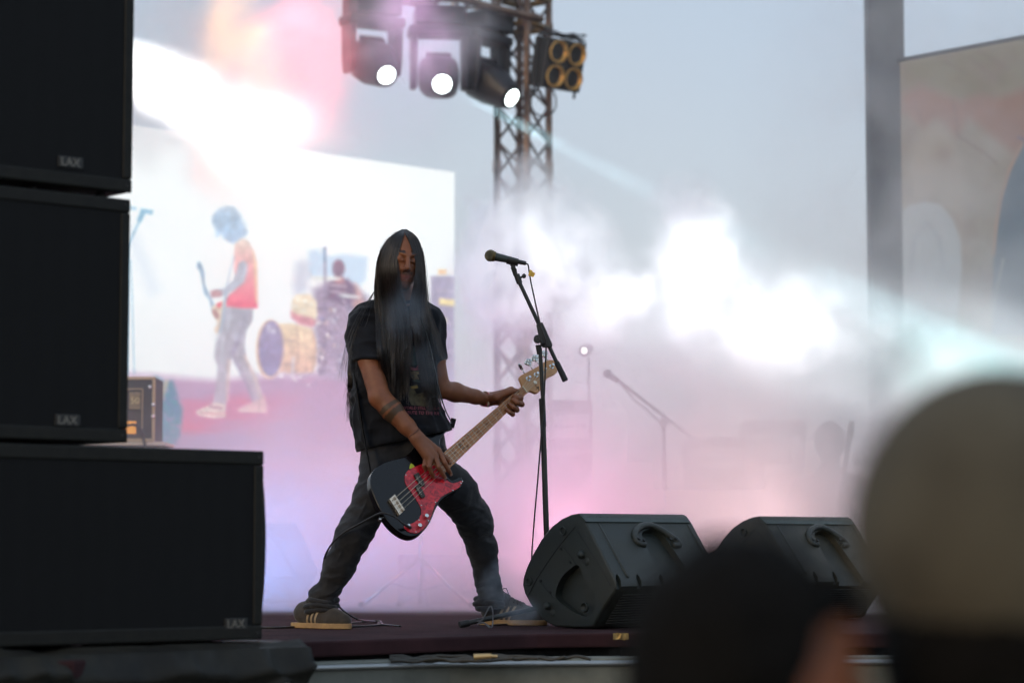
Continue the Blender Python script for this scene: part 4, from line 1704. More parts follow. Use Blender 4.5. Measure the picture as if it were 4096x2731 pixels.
for (x, z) in ((599, 1547), (612, 1618), (612, 1664)):
    bm = bmesh.new()
    add_ball(bm, W(x, z, 13.19), 0.012, 10)
    bmobj('corner_fitting', bm, M_CHROME, t, smooth=True)
bm = bmesh.new()
add_tube(bm, [W(470, 1696, 13.19), W(510, 1700, 13.12), W(535, 1698, 13.1), W(556, 1712, 13.12), W(572, 1750, 13.15), W(580, 1790, 13.16)], 0.008, 8)
bmobj('jack_cable', bm, M_CABLE, t, smooth=True)
t = thing('road_case', ((x0 + x1) / 2, 13.35, 0), 'flight case with pale edging carrying the guitar cabinet', 'flight case')
bm = bmesh.new()
add_box(bm, ((x0 + x1) / 2, 13.38, (az0 - 0.02) / 2), (x1 - x0 + 0.08, 0.36, az0 - 0.03))
bmobj('case_body', bm, M_BLACK, t, bevel=0.01)
bm = bmesh.new()
add_box(bm, ((x0 + x1) / 2 + 0.01, 13.36, az0 - 0.013), (x1 - x0 + 0.10, 0.38, 0.02))
bmobj('case_edging', bm, mat('pale_edging', (0.5, 0.42, 0.34, 1), 0.4), t, bevel=0.004)
# ================================================================ the bassist
D0 = 9.74


def c5(x, y):
    return 1650 + x * 0.4464, 1000 + y * 0.4464


def c2(x, y):
    return 1350 + x * 0.3827, 1600 + y * 0.3827


# frame of the bass guitar: strings run along BA, face normal BN looks at the audience
b_bridge = W(1599, 2029, 9.47)
b_nut = W(2100, 1556, 9.99)
BA = (b_nut - b_bridge).normalized()
BN = -(Vector((0, 1, 0)) - BA * BA.y)
BN.normalize()
BV = BN.cross(BA).normalized()


def BP(px, py, off=0.0):
    return on_plane(px, py, b_bridge + BN * off, BN)


def A3(v):
    return np.array(v)


person = thing('person', Vector((W(1640, 2510, 9.85).x, 9.85, 0)), 'bassist with very long black hair, black t-shirt and jeans, legs spread, playing a black bass', 'person')

# ---- skin
lo = W(1350, 2530, 9.3)
F_ = Field((-0.76, 9.22, 0.0), (0.23, 10.32, 1.68), 0.0042)
hc = W(1610, 1040, 9.66)
hf = Vector((0.24, -0.93, -0.22)).normalized()
hs_ = hf.cross(Vector((0.10, 0, 1))).normalized()
hu = hs_.cross(hf).normalized()
HR = np.array([list(hs_), list(hf), list(hu)]).T


def HP(s, f, u):
    return A3(hc + hs_ * s + hf * f + hu * u)


F_.ell(HP(0, -0.012, 0.022), (0.074, 0.095, 0.098), 0.01, HR)
F_.ell(HP(0, 0.025, -0.035), (0.062, 0.07, 0.085), 0.02, HR)
F_.ell(HP(0, 0.055, -0.092), (0.036, 0.034, 0.026), 0.02, HR)
for s in (-1, 1):
    F_.cap(HP(0.010 * s, 0.090, 0.031), HP(0.036 * s, 0.076, 0.036), 0.0085, 0.006, 0.012)
    F_.ell(HP(0.040 * s, 0.062, -0.016), (0.022, 0.018, 0.022), 0.018, HR)
    F_.ell(HP(0.031 * s, 0.101, 0.012), (0.017, 0.016, 0.011), 0.008, HR, sub=True)
    F_.ell(HP(0.031 * s, 0.078, 0.012), (0.014, 0.013, 0.0135), 0.003, HR)
    F_.cap(HP(0.016 * s, 0.092, 0.006), HP(0.045 * s, 0.08, 0.004), 0.0042, 0.0035, 0.003)
    F_.ell(HP(0.013 * s, 0.102, -0.026), (0.009, 0.011, 0.008), 0.006, HR)
    F_.ell(HP(0.070 * s, -0.01, 0.0), (0.007, 0.016, 0.026), 0.006, HR)
F_.cap(HP(0, 0.092, 0.026), HP(0, 0.117, -0.018), 0.008, 0.0115, 0.008)
F_.cap(HP(-0.018, 0.087, -0.052), HP(0.018, 0.087, -0.052), 0.0055, k=0.004)
F_.cap(HP(0, 0.092, -0.05), HP(0, 0.092, -0.052), 0.006, k=0.004)
F_.cap(HP(-0.014, 0.086, -0.064), HP(0.014, 0.086, -0.064), 0.0065, k=0.004)
F_.cap(A3(hc - hu * 0.05 - hf * 0.015), A3(W(1598, 1225, 9.76)), 0.055, 0.06, 0.025)
# torso, hidden by the clothes but one body
for (a, b, r) in (((1500, 1300), (1680, 1300), 0.075), ((1510, 1400), (1650, 1400), 0.085), ((1510, 1550), (1650, 1550), 0.08), ((1540, 1700), (1660, 1700), 0.075), ((1550, 1790), (1660, 1780), 0.066)):
    F_.cap(A3(W(a[0], a[1], 9.78)), A3(W(b[0], b[1], 9.78)), r, k=0.04)
F_.cap(A3(W(1598, 1225, 9.76)), A3(W(1600, 1350, 9.78)), 0.06, 0.1, 0.04)
F_.cap(A3(W(1600, 1350, 9.78)), A3(W(1605, 1800, 9.79)), 0.08, 0.07, 0.04)
sh_r, el_r, wr_r = W(1448, 1308, 9.74), W(1518, 1588, 9.62), BP(1670, 1750, 0.052)
sh_l, el_l, wr_l = W(1706, 1300, 9.76), W(1766, 1556, 9.80), W(1946, 1597, 9.965)
F_.chain([A3(sh_r), A3(sh_r.lerp(el_r, 0.45)), A3(el_r)], [0.055, 0.049, 0.042], 0.02)
F_.chain([A3(el_r), A3(el_r.lerp(wr_r, 0.32)), A3(el_r.lerp(wr_r, 0.72)), A3(wr_r)], [0.042, 0.043, 0.033, 0.026], 0.015)
F_.chain([A3(sh_l), A3(sh_l.lerp(el_l, 0.5)), A3(el_l)], [0.05, 0.043, 0.036], 0.02)
F_.chain([A3(el_l), A3(el_l.lerp(wr_l, 0.3)), A3(el_l.lerp(wr_l, 0.75)), A3(wr_l)], [0.037, 0.039, 0.029, 0.0245], 0.015)
# legs
LEG_L = [W(1535, 1850, 9.76), W(1488, 2000, 9.68), W(1415, 2140, 9.62), W(1362, 2252, 9.66), W(1298, 2385, 9.71)]
LEG_R = [W(1682, 1850, 9.78), W(1820, 1960, 9.86), W(1897, 2078, 9.95), W(1928, 2200, 10.02), W(1962, 2380, 10.08)]
F_.chain([A3(p) for p in LEG_L], [0.068, 0.055, 0.052, 0.048, 0.035], 0.02)
F_.chain([A3(p) for p in LEG_R], [0.068, 0.06, 0.052, 0.048, 0.035], 0.02)
# right hand (plucking): palm, thumb and fingers
kn = [BP(1755, 1803, 0.042), BP(1741, 1822, 0.050), BP(1722, 1834, 0.050), BP(1704, 1832, 0.040)]
for q, r in zip(kn, (0.0135, 0.0145, 0.0135, 0.012)):
    F_.cap(A3(wr_r + (q - kn[1]) * 0.35), A3(q), 0.018, r, 0.012)


def finger(pts, radii, k=0.0035):
    F_.chain([A3(p) for p in pts], radii, k)


finger([wr_r, BP(1712, 1782, 0.036), BP(1756, 1812, 0.030), BP(1783, 1832, 0.022), BP(1800, 1849, 0.016)], [0.018, 0.016, 0.0125, 0.0115, 0.009])
finger([kn[0], BP(1779, 1852, 0.044), BP(1794, 1880, 0.030), BP(1804, 1897, 0.014)], [0.0125, 0.0105, 0.0095, 0.008])
finger([kn[1], BP(1755, 1868, 0.050), BP(1770, 1893, 0.034), BP(1781, 1912, 0.016)], [0.0125, 0.0103, 0.0092, 0.0078])
finger([kn[2], BP(1716, 1866, 0.046), BP(1726, 1890, 0.032), BP(1734, 1908, 0.014)], [0.0115, 0.0095, 0.0085, 0.0072])
finger([kn[3], BP(1696, 1862, 0.030), BP(1703, 1880, 0.016)], [0.0105, 0.0085, 0.0075])
# left hand (fretting): the palm lies behind the neck, the fingers curl round onto the board
pb = [BP(*c5(885, 1262), -0.040), BP(*c5(862, 1292), -0.050), BP(*c5(832, 1325), -0.050), BP(*c5(798, 1360), -0.042)]
for q, r in zip(pb, (0.016, 0.016, 0.015, 0.014)):
    F_.cap(A3(wr_l), A3(q), 0.021, r, 0.016)
F_.cap(A3(pb[0]), A3(pb[3]), 0.017, 0.016, 0.012)
finger([pb[0], BP(*c5(955, 1285), -0.026), BP(*c5(972, 1325), 0.012), BP(*c5(938, 1322), 0.026), BP(*c5(908, 1305), 0.018)], [0.014, 0.012, 0.0115, 0.0105, 0.0085])
finger([pb[1], BP(*c5(950, 1340), -0.034), BP(*c5(980, 1382), 0.006), BP(*c5(940, 1368), 0.028), BP(*c5(898, 1342), 0.018)], [0.014, 0.0125, 0.012, 0.0108, 0.0088])
finger([pb[2], BP(*c5(905, 1395), -0.034), BP(*c5(935, 1432), 0.006), BP(*c5(902, 1408), 0.026), BP(*c5(868, 1380), 0.018)], [0.013, 0.012, 0.0115, 0.0102, 0.0084])
finger([pb[3], BP(*c5(868, 1440), -0.028), BP(*c5(898, 1472), 0.004), BP(*c5(868, 1452), 0.020), BP(*c5(842, 1426), 0.014)], [0.012, 0.011, 0.0105, 0.0092, 0.0076])
finger([wr_l, BP(*c5(745, 1318), -0.010), BP(*c5(830, 1278), 0.0), BP(*c5(895, 1264), 0.006), BP(*c5(938, 1262), 0.004)], [0.020, 0.019, 0.0155, 0.0135, 0.0105])

P_, Q_ = F_.mesh()
P_ = laplace(P_, Q_, 2, 0.4)
me = np_mesh('body', P_, Q_)
skin = np.tile(np.array([0.235, 0.082, 0.035]), (len(P_), 1))
mott = (vnoise(P_ * 40, 11) * 0.5 + vnoise(P_ * 110, 12) * 0.3)[:, None]
skin *= 1 + 0.22 * mott + 0.10 * vnoise(P_ * 14, 14)[:, None]
# tattoo: two broad green black bands round the plucking forearm
ax = A3((wr_r - el_r).normalized())
tt = (P_ - A3(el_r)) @ ax + 0.006 * vnoise(P_ * 25, 13)
dist = np.linalg.norm((P_ - A3(el_r)) - ((P_ - A3(el_r)) @ ax)[:, None] * ax, axis=1)
band = (((tt > 0.052) & (tt < 0.072)) | ((tt > 0.082) & (tt < 0.110))) & (dist < 0.07)
skin[band] = skin[band] * 0.25 + np.array([0.022, 0.024, 0.014])
# face: lips, brows, moustache and chin beard
L_ = (P_ - A3(hc)) @ HR
s_, f_, u_ = L_[:, 0], L_[:, 1], L_[:, 2]
face = (f_ > 0.05) & (np.abs(s_) < 0.07)
lip = face & (np.abs(u_ + 0.059) < 0.010) & (np.abs(s_) < 0.021)
skin[lip] = (0.22, 0.075, 0.06)
hairc = np.array([0.022, 0.014, 0.012])
mo = face & (u_ < -0.036) & (u_ > -0.050) & (np.abs(s_) < 0.030)
go = face & (u_ < -0.076) & (np.abs(s_) < 0.028 + 0.2 * (u_ + 0.09))
br = face & (np.abs(u_ - 0.041) < 0.0055) & (np.abs(s_) > 0.012) & (np.abs(s_) < 0.040)
for m_, a in ((mo, 0.55), (go, 0.6), (br, 0.85)):
    n_ = np.clip(a + 0.5 * vnoise(P_ * 260, 17), 0, 1)[:, None]
    skin[m_] = (skin * (1 - n_) + hairc * n_)[m_]
at = me.color_attributes.new('paint', 'FLOAT_COLOR', 'POINT')
at.data.foreach_set('color', np.concatenate([skin, np.ones((len(skin), 1))], 1).astype(np.float32).ravel())
M_SKIN = attr_mat('skin', None, 0.48, 'paint')
_b = M_SKIN.node_tree.nodes['Principled BSDF']
_b.inputs['Specular IOR Level'].default_value = 0.45
_n = M_SKIN.node_tree.nodes.new('ShaderNodeTexNoise')
_n.inputs['Scale'].default_value = 350
_bp = M_SKIN.node_tree.nodes.new('ShaderNodeBump')
_bp.inputs['Strength'].default_value = 0.25
_bp.inputs['Distance'].default_value = 0.001
M_SKIN.node_tree.links.new(_n.outputs['Fac'], _bp.inputs['Height'])
M_SKIN.node_tree.links.new(_bp.outputs[0], _b.inputs['Normal'])
me.materials.append(M_SKIN)
body = link(bpy.data.objects.new('body', me), person)
M_NAIL = mat('nail', (0.42, 0.25, 0.18, 1), 0.3)
body_bvh = bvh_of(body)
# finger nails on the plucking hand
bm = bmesh.new()
for (a, b, o1) in (((1799, 1889), (1804, 1899), 0.0), ((1777, 1905), (1782, 1914), 0.0), ((1795, 1842), (1801, 1850), 0.0)):
    p, n = cast_px(body_bvh, *b)
    if p is not None:
        if n.y > 0:
            n = -n
        add_ball(bm, p, 0.005, 10, (0.9, 1.2, 0.25), frame_to(n))
bmobj('finger_nail', bm, M_NAIL, person, smooth=True)

# ---- t-shirt
T_ = Field((-0.74, 9.5, 0.66), (-0.18, 10.06, 1.42), 0.0042)
T_.cap(A3(sh_r), A3(sh_r.lerp(el_r, 0.72)), 0.060, 0.066, 0.03)
T_.cap(A3(sh_l), A3(W(1738, 1540, 9.80)), 0.060, 0.052, 0.03)
T_.cut(A3(W(1470, 1432, 9.70)), A3(Vector((0.06, 0.0, -1)).normalized()), A3(W(1340, 1680, 9.4)), A3(W(1580, 1340, 9.95)) + np.array([0, 0.3, 0]))
T_.cut(A3(W(1757, 1440, 9.79)), A3(Vector((0.42, 0.0, -0.91)).normalized()), A3(W(1640, 1680, 9.4)), A3(W(1850, 1340, 10.2)))
def TC(a, b, r0, r1=None, k=0.05, d=9.77):
    T_.cap(A3(W(a[0], a[1], d)), A3(W(b[0], b[1], d)), r0, r1, k)
TC((1500, 1305), (1672, 1305), 0.088, 0.086)
TC((1500, 1380), (1655, 1380), 0.098, 0.098)
TC((1508, 1500), (1646, 1500), 0.100, 0.098)
TC((1514, 1620), (1655, 1620), 0.102, 0.098)
TC((1528, 1710), (1680, 1700), 0.108, 0.102)
TC((1545, 1790), (1700, 1770), 0.108, 0.100)
TC((1478, 1288), (1588, 1205), 0.060, 0.048)
TC((1704, 1284), (1622, 1208), 0.055, 0.046)
TC((1600, 1240), (1600, 1400), 0.085, 0.1)
idx, PN = T_.near(0.03)
wr = vnoise(PN * np.array([22, 22, 9]), 21)
wr2 = vnoise(PN * np.array([9, 9, 26]) + PN[:, [2, 0, 1]] * 9, 22)
wr3 = vnoise((PN + PN[:, [2, 1, 0]] * 0.7) * np.array([30, 30, 30]), 23)
amp = 0.0100 * (1 - np.abs(wr) * 1.6) + 0.0085 * (1 - np.abs(wr2) * 1.6) + 0.002 * wr3
hemz = np.clip((PN[:, 2] - 0.95) / 0.3, 0, 1)
T_.d[idx[:, 0], idx[:, 1], idx[:, 2]] -= (amp * (1.15 - 0.4 * hemz) - 0.004).astype(np.float32)
# openings: hem, sleeves, neck
hl, hr = W(1440, 1800, 9.7), W(1830, 1712, 9.7)
hd_ = (hr - hl).normalized()
T_.cut(A3(hl), A3(Vector((hd_.z, 0.0, -hd_.x)).normalized()), (-0.9, 9.3, 0.5), (0, 10.3, 0.95))
T_.cap(A3(W(1608, 1150, 9.72)), A3(W(1606, 1205, 9.74)), 0.060, 0.062, 0.004, sub=True)
M_SHIRT = mat('shirt_cotton', (0.010, 0.011, 0.015, 1), 0.85, color2=(0.015, 0.016, 0.020, 1), nscale=14, bump=0.35, bscale=420, sheen=0.12, spec=0.12)
shirt = field_obj('t_shirt', T_, M_SHIRT, person, 2)
shirt_bvh = bvh_of(shirt)
# neckband and sleeve hems
bm = bmesh.new()
ring = []
for k in range(25):
    a = 2 * math.pi * k / 24
    ring.append(W(1607, 1200, 9.74) + Vector((math.cos(a) * 0.062, math.sin(a) * 0.058, 0.010 * math.sin(a) - 0.004)))
add_tube(bm, ring, 0.007, 8, 2)
bmobj('neckband', bm, M_SHIRT, person, smooth=True)

# printed artwork
M_PK = mat('print_pink', (0.42, 0.10, 0.14, 1), 0.7, color2=(0.2, 0.05, 0.08, 1), nscale=60)
M_CR = mat('print_cream', (0.30, 0.24, 0.12, 1), 0.7, color2=(0.07, 0.06, 0.04, 1), nscale=40)
M_GR = mat('print_green', (0.045, 0.085, 0.075, 1), 0.7, color2=(0.02, 0.035, 0.035, 1), nscale=40)
M_YE = mat('print_yellow', (0.26, 0.19, 0.04, 1), 0.7, color2=(0.10, 0.08, 0.03, 1), nscale=60)


def q1(l):
    return [(1300 + x * 0.574, 850 + y * 0.574) for x, y in l]


decal('print_lettering', text_polys('ONE', 1618, 1361, 40, 0.0, 0.8), shirt_bvh, M_YE, shirt)
decal('print_lettering', text_polys('WORLD STILL SUCK R', 1612, 1636, 17, 0.02, 0.86) + text_polys('TRIBUTE TO THE RA', 1606, 1655, 19, 0.03, 0.86), shirt_bvh, M_PK, shirt)
decal('print_art', [q1([(580, 940), (610, 925), (650, 940), (665, 1000), (650, 1060), (600, 1065), (575, 1010)])], shirt_bvh, M_GR, shirt)
decal('print_art', [q1([(600, 1170), (640, 1160), (690, 1175), (660, 1185)])], shirt_bvh, M_GR, shirt)
decal('print_art', [q1([(578, 1060), (600, 1075), (630, 1085), (660, 1040), (664, 990), (672, 1050), (655, 1098), (612, 1100), (585, 1092)])], shirt_bvh, M_PK, shirt)
decal('print_art', [q1([(586, 1105), (680, 1105), (672, 1125), (640, 1130), (655, 1160), (620, 1165), (600, 1140)])], shirt_bvh, M_CR, shirt, off=0.002)
decal('print_art', [q1([(715, 1100), (745, 1110), (740, 1150), (720, 1140)])], shirt_bvh, M_CR, shirt, off=0.002)
decal('print_art', [q1([(590, 1210), (640, 1195), (650, 1222), (620, 1230), (640, 1262), (700, 1250), (735, 1235), (768, 1290), (770, 1350), (700, 1352), (600, 1340), (580, 1290)])], shirt_bvh,
      mat('print_olive', (0.10, 0.085, 0.045, 1), 0.7, color2=(0.03, 0.028, 0.02, 1), nscale=50), shirt)
decal('print_art', [q1([(598, 1216), (640, 1200), (648, 1220), (610, 1228)])], shirt_bvh, M_YE, shirt, off=0.002)
decal('print_art', [q1([(728, 1170), (742, 1160), (752, 1215), (738, 1220)])], shirt_bvh, M_YE, shirt, off=0.002)

# ---- jeans
J_ = Field((-0.90, 9.46, 0.07), (0.05, 10.26, 0.88), 0.0042)
J_.cap(A3(W(1538, 1770, 9.78)), A3(W(1690, 1750, 9.79)), 0.088, 0.086, 0.04)
J_.cap(A3(W(1542, 1840, 9.77)), A3(W(1695, 1820, 9.79)), 0.094, 0.092, 0.04)
J_.chain([A3(p) for p in LEG_L], [0.088, 0.068, 0.061, 0.054, 0.045], 0.03)
J_.cap(A3(LEG_L[4]), A3(W(1282, 2432, 9.71)), 0.053, 0.050, 0.02)
J_.chain([A3(p) for p in LEG_R], [0.094, 0.081, 0.065, 0.054, 0.044], 0.03)
J_.cap(A3(LEG_R[4]), A3(W(1956, 2425, 10.08)), 0.050, 0.048, 0.02)
idx, PN = J_.near(0.03)


def fold(P, seed, s):
    n = vnoise(P * s, seed) * 0.7 + vnoise(P * s * 2.1 + 3, seed + 1) * 0.3
    return 1 - np.abs(n) * 2.2


zz = PN[:, 2]
kneeish = np.exp(-((zz - 0.42) / 0.16) ** 2)
ank = np.exp(-((zz - 0.14) / 0.09) ** 2)
hip = np.exp(-((zz - 0.72) / 0.1) ** 2)
f1 = fold(PN + PN[:, [2, 1, 0]] * 0.25, 31, np.array([9, 9, 21]))
f2 = fold(PN - PN[:, [2, 1, 0]] * 0.35, 35, np.array([13, 13, 30]))
f3 = vnoise(PN * np.array([60, 60, 14]), 39)
J_.d[idx[:, 0], idx[:, 1], idx[:, 2]] -= (0.0046 * f1 * (0.5 + kneeish + 0.9 * ank + 0.5 * hip) + 0.0050 * f2 * (0.35 + 1.4 * ank + 0.7 * kneeish) + 0.0008 * f3).astype(np.float32)
# seams standing proud along the legs
for leg in (LEG_L, LEG_R):
    pts = [A3(p) + np.array([-0.012, -0.99 * r, 0.0]) for p, r in zip(leg, ([0.098, 0.076, 0.069, 0.061, 0.052] if leg is LEG_L else [0.103, 0.089, 0.073, 0.061, 0.050]))]
    for a, b in zip(pts[:-1], pts[1:]):
        J_.cap(a, b, 0.0035, k=0.004)
J_.cut(A3(W(1290, 2432, 9.7)), A3(Vector((-0.12, 0.05, -1)).normalized()), (-0.95, 9.4, 0.0), (-0.6, 10.0, 0.16))
J_.cut(A3(W(1960, 2420, 10.08)), A3(Vector((0.1, 0.0, -1)).normalized()), (-0.3, 9.8, 0.0), (0.1, 10.3, 0.16))
M_JEAN = mat('black_denim', (0.012, 0.013, 0.017, 1), 0.72, color2=(0.034, 0.033, 0.034, 1), nscale=9, bump=0.5, bscale=700, sheen=0.15, spec=0.2, detail=6)
jeans = field_obj('jeans', J_, M_JEAN, person, 2)
# rolled, bunched cuffs
for (c, n, r, sd) in ((W(1288, 2415, 9.70), 3, 0.052, 3), (W(1960, 2402, 10.08), 3, 0.049, 4)):
    bm = bmesh.new()
    for j in range(n):
        ring = []
        rr = np.random.default_rng(sd + j)
        ph = rr.random() * 6
        for k in range(19):
            a = 2 * math.pi * k / 18
            w = r + 0.005 * math.sin(3 * a + ph) + 0.003 * math.sin(5 * a + ph * 2) + 0.004 * (j == 1)
            ring.append(c + Vector((math.cos(a) * w * 1.06, math.sin(a) * w, 0.012 - j * 0.019 + 0.006 * math.sin(2 * a + ph))))
        add_tube(bm, ring, 0.0115, 8, 3)
    bmobj('trouser_cuff', bm, M_JEAN, person, smooth=True)

# ---- shoes
M_SUEDE = mat('shoe_suede', (0.030, 0.024, 0.020, 1), 0.85, color2=(0.055, 0.042, 0.03, 1), nscale=30, bump=0.5, bscale=500, sheen=0.2)
M_SOLE = mat('gum_sole', (0.46, 0.28, 0.11, 1), 0.6, color2=(0.30, 0.18, 0.08, 1), nscale=40)
M_STRIPE = mat('shoe_stripe', (0.42, 0.32, 0.20, 1), 0.7)
M_LACE = mat('shoe_lace', (0.04, 0.033, 0.028, 1), 0.8)


def shoe(heel, d, L, stripe_side):
    d = Vector(d).normalized()
    s = Vector((-d.y, d.x, 0))
    sc = L / 0.29
    def pt(x, y, z):
        return heel + d * (x * sc) + s * (y * sc) + UP * (z * sc)
    root = None
    allp = np.array([pt(x, y, z) for x in (-0.03, 0.32) for y in (-0.08, 0.08) for z in (-0.01, 0.16)])
    f = Field(allp.min(0), allp.max(0), 0.0035)
    f.chain([A3(pt(0.045, 0, 0.052)), A3(pt(0.10, 0, 0.058)), A3(pt(0.155, -0.002, 0.050)), A3(pt(0.205, 0, 0.036)), A3(pt(0.252, 0.004, 0.030))], [0.034 * sc, 0.037 * sc, 0.040 * sc, 0.040 * sc, 0.030 * sc], 0.02)
    f.chain([A3(pt(0.052, 0, 0.072)), A3(pt(0.105, 0, 0.085))], [0.032 * sc, 0.034 * sc], 0.02)
    f.cap(A3(pt(0.11, 0, 0.098)), A3(pt(0.17, 0, 0.072)), 0.026 * sc, 0.024 * sc, 0.012)
    idx, PN = f.near(0.02)
    f.d[idx[:, 0], idx[:, 1], idx[:, 2]] -= (0.0018 * vnoise(PN * 45, 61)).astype(np.float32)
    f.cut(A3(pt(0, 0, 0.016)), (0, 0, -1), allp.min(0), allp.max(0))
    up = field_obj('shoe', f, M_SUEDE, person, 2)
    bv = bvh_of(up)
    out = curve2d([(0.0, 0.0), (0.012, 0.030), (0.06, 0.037), (0.12, 0.034), (0.19, 0.046), (0.245, 0.040), (0.285, 0.012), (0.287, -0.012), (0.25, -0.040), (0.19, -0.047), (0.12, -0.036), (0.06, -0.037), (0.012, -0.030)], 5)
    bm = bmesh.new()
    add_prism(bm, [pt(x, y, 0.001) for x, y in out], UP * 0.021 * sc)
    bmobj('sole', bm, M_SOLE, up, bevel=0.003)
    bm = bmesh.new()
    for k in range(6):
        x = 0.125 + k * 0.014
        z = 0.140 - k * 0.0095
        pr = []
        for y in np.linspace(-0.026, 0.026, 7):
            o, n, _, _ = bv.ray_cast(pt(x + 0.006 * math.sin(y * 60 + k), y, 0.2), Vector((0, 0, -1)))
            if o is not None:
                pr.append(o + UP * 0.0015)
        if len(pr) > 2:
            add_tube(bm, pr, 0.0028, 6, 2)
    add_tube(bm, [pt(0.13, 0.0, 0.118), pt(0.12, stripe_side * 0.03, 0.13), pt(0.14, stripe_side * 0.045, 0.095), pt(0.15, stripe_side * 0.05, 0.06)], 0.0022, 6)
    add_tube(bm, [pt(0.13, 0.0, 0.118), pt(0.12, stripe_side * 0.012, 0.15), pt(0.11, stripe_side * 0.03, 0.14), pt(0.135, 0, 0.12)], 0.0022, 6)
    bmobj('laces', bm, M_LACE, up, smooth=True)
    # three slanted side stripes
    for k in range(3):
        vs2, fs2 = [], []
        n = 9
        for j in range(n):
            v = j / (n - 1)
            for e in (0, 1):
                x = 0.086 + k * 0.023 + 0.010 * e + 0.030 * v
                z = 0.022 + 0.056 * v
                o = pt(x, stripe_side * 0.10, z)
                h, nn, _, _ = bv.ray_cast(o, -s * stripe_side)
                vs2.append((h if h is not None else o - s * stripe_side * 0.06) + s * stripe_side * 0.0015)
        for j in range(n - 1):
            a = j * 2
            fs2.append((a, a + 1, a + 3, a + 2))
        so = meshobj('stripe', vs2, fs2, M_STRIPE, up)
        md = so.modifiers.new('t', 'SOLIDIFY')
        md.thickness = 0.001
    return up


h1 = fl(1186, 2497)
shoe(Vector((h1.x + 0.022, 9.78, 0)), (0.82, -0.57, 0), 0.295, -1)
shoe(Vector((W(1915, 2490, 10.16).x, 10.14, 0)), (0.96, -0.27, 0), 0.295, -1)

# ---- hair
M_HAIR = mat('black_hair', (0.008, 0.007, 0.009, 1), 0.30, color2=(0.022, 0.013, 0.011, 1), nscale=30, spec=0.75)
H_ = Field(A3(hc) - 0.2, A3(hc) + 0.2, 0.004)
H_.ell(HP(0, -0.024, 0.006), (0.087, 0.100, 0.100), 0.0, HR)
H_.ell(HP(0, -0.05, -0.09), (0.080, 0.06, 0.13), 0.04, HR)
# leave the face free
H_.ell(HP(0.0, 0.10, -0.03), (0.052, 0.085, 0.125), 0.02, HR, sub=True)
hcap = field_obj('hair', H_, M_HAIR, person, 2)


def lerp(a, b, t):
    return a + (b - a) * t


def interp(y, tab):
    ys = [r[0] for r in tab]
    o = np.interp(y, ys, [r[1] for r in tab])
    i = np.interp(y, ys, [r[2] for r in tab])
    return o, i


LEFT = [(922, 1608, 1619), (938, 1580, 1617), (960, 1550, 1609), (1000, 1522, 1596), (1050, 1508, 1589), (1120, 1502, 1595), (1180, 1500, 1606), (1260, 1506, 1630), (1340, 1512, 1645), (1420, 1520, 1640), (1500, 1530, 1636), (1580, 1536, 1634), (1680, 1545, 1640)]
RIGHT = [(922, 1626, 1619), (938, 1652, 1621), (960, 1674, 1632), (1000, 1688, 1650), (1050, 1695, 1664), (1120, 1699, 1664), (1180, 1704, 1650), (1260, 1714, 1640), (1340, 1724, 1655), (1420, 1734, 1668), (1500, 1742, 1686), (1580, 1752, 1698), (1680, 1772, 1712)]


def chest_y(px, py):
    loc, _ = cast_px(shirt_bvh, px, py)
    return loc.y if loc is not None else 9.70


cyc = {}


def chest(px, py):
    k = (int(px // 14), int(py // 22))
    if k not in cyc:
        cyc[k] = chest_y(k[0] * 14 + 7, k[1] * 22 + 11)
    return cyc[k]


def head_front(px, py):
    """depth of the hair's outer shell over the head"""
    x = (px - 1606) / 96.0
    z = (1040 - py) / 128.0
    return hc.y - 0.088 * math.sqrt(max(0.02, 1 - min(0.98, x * x) - max(0, z) ** 2 * 0.75))


bm_v, bm_f, bm_t = [], [], []
hr_ = np.random.default_rng(42)


def strand(pts, r0=0.0009, ends=0.25, tone=1.0):
    P = smooth_path(pts, 2)
    n = len(P)
    base = len(bm_v)
    for i, p in enumerate(P):
        r = r0 * (1 if i < n * 0.75 else lerp(1, ends, (i - n * 0.75) / (n * 0.25)))
        for k in range(3):
            a = 2.094 * k + i * 0.15
            bm_t.append(tone)
            bm_v.append((p[0] + r * math.cos(a), p[1] + r * math.sin(a), p[2]))
    for i in range(n - 1):
        for k in range(3):
            a, b = base + i * 3 + k, base + i * 3 + (k + 1) % 3
            bm_f.append((a, b, b + 3, a + 3))


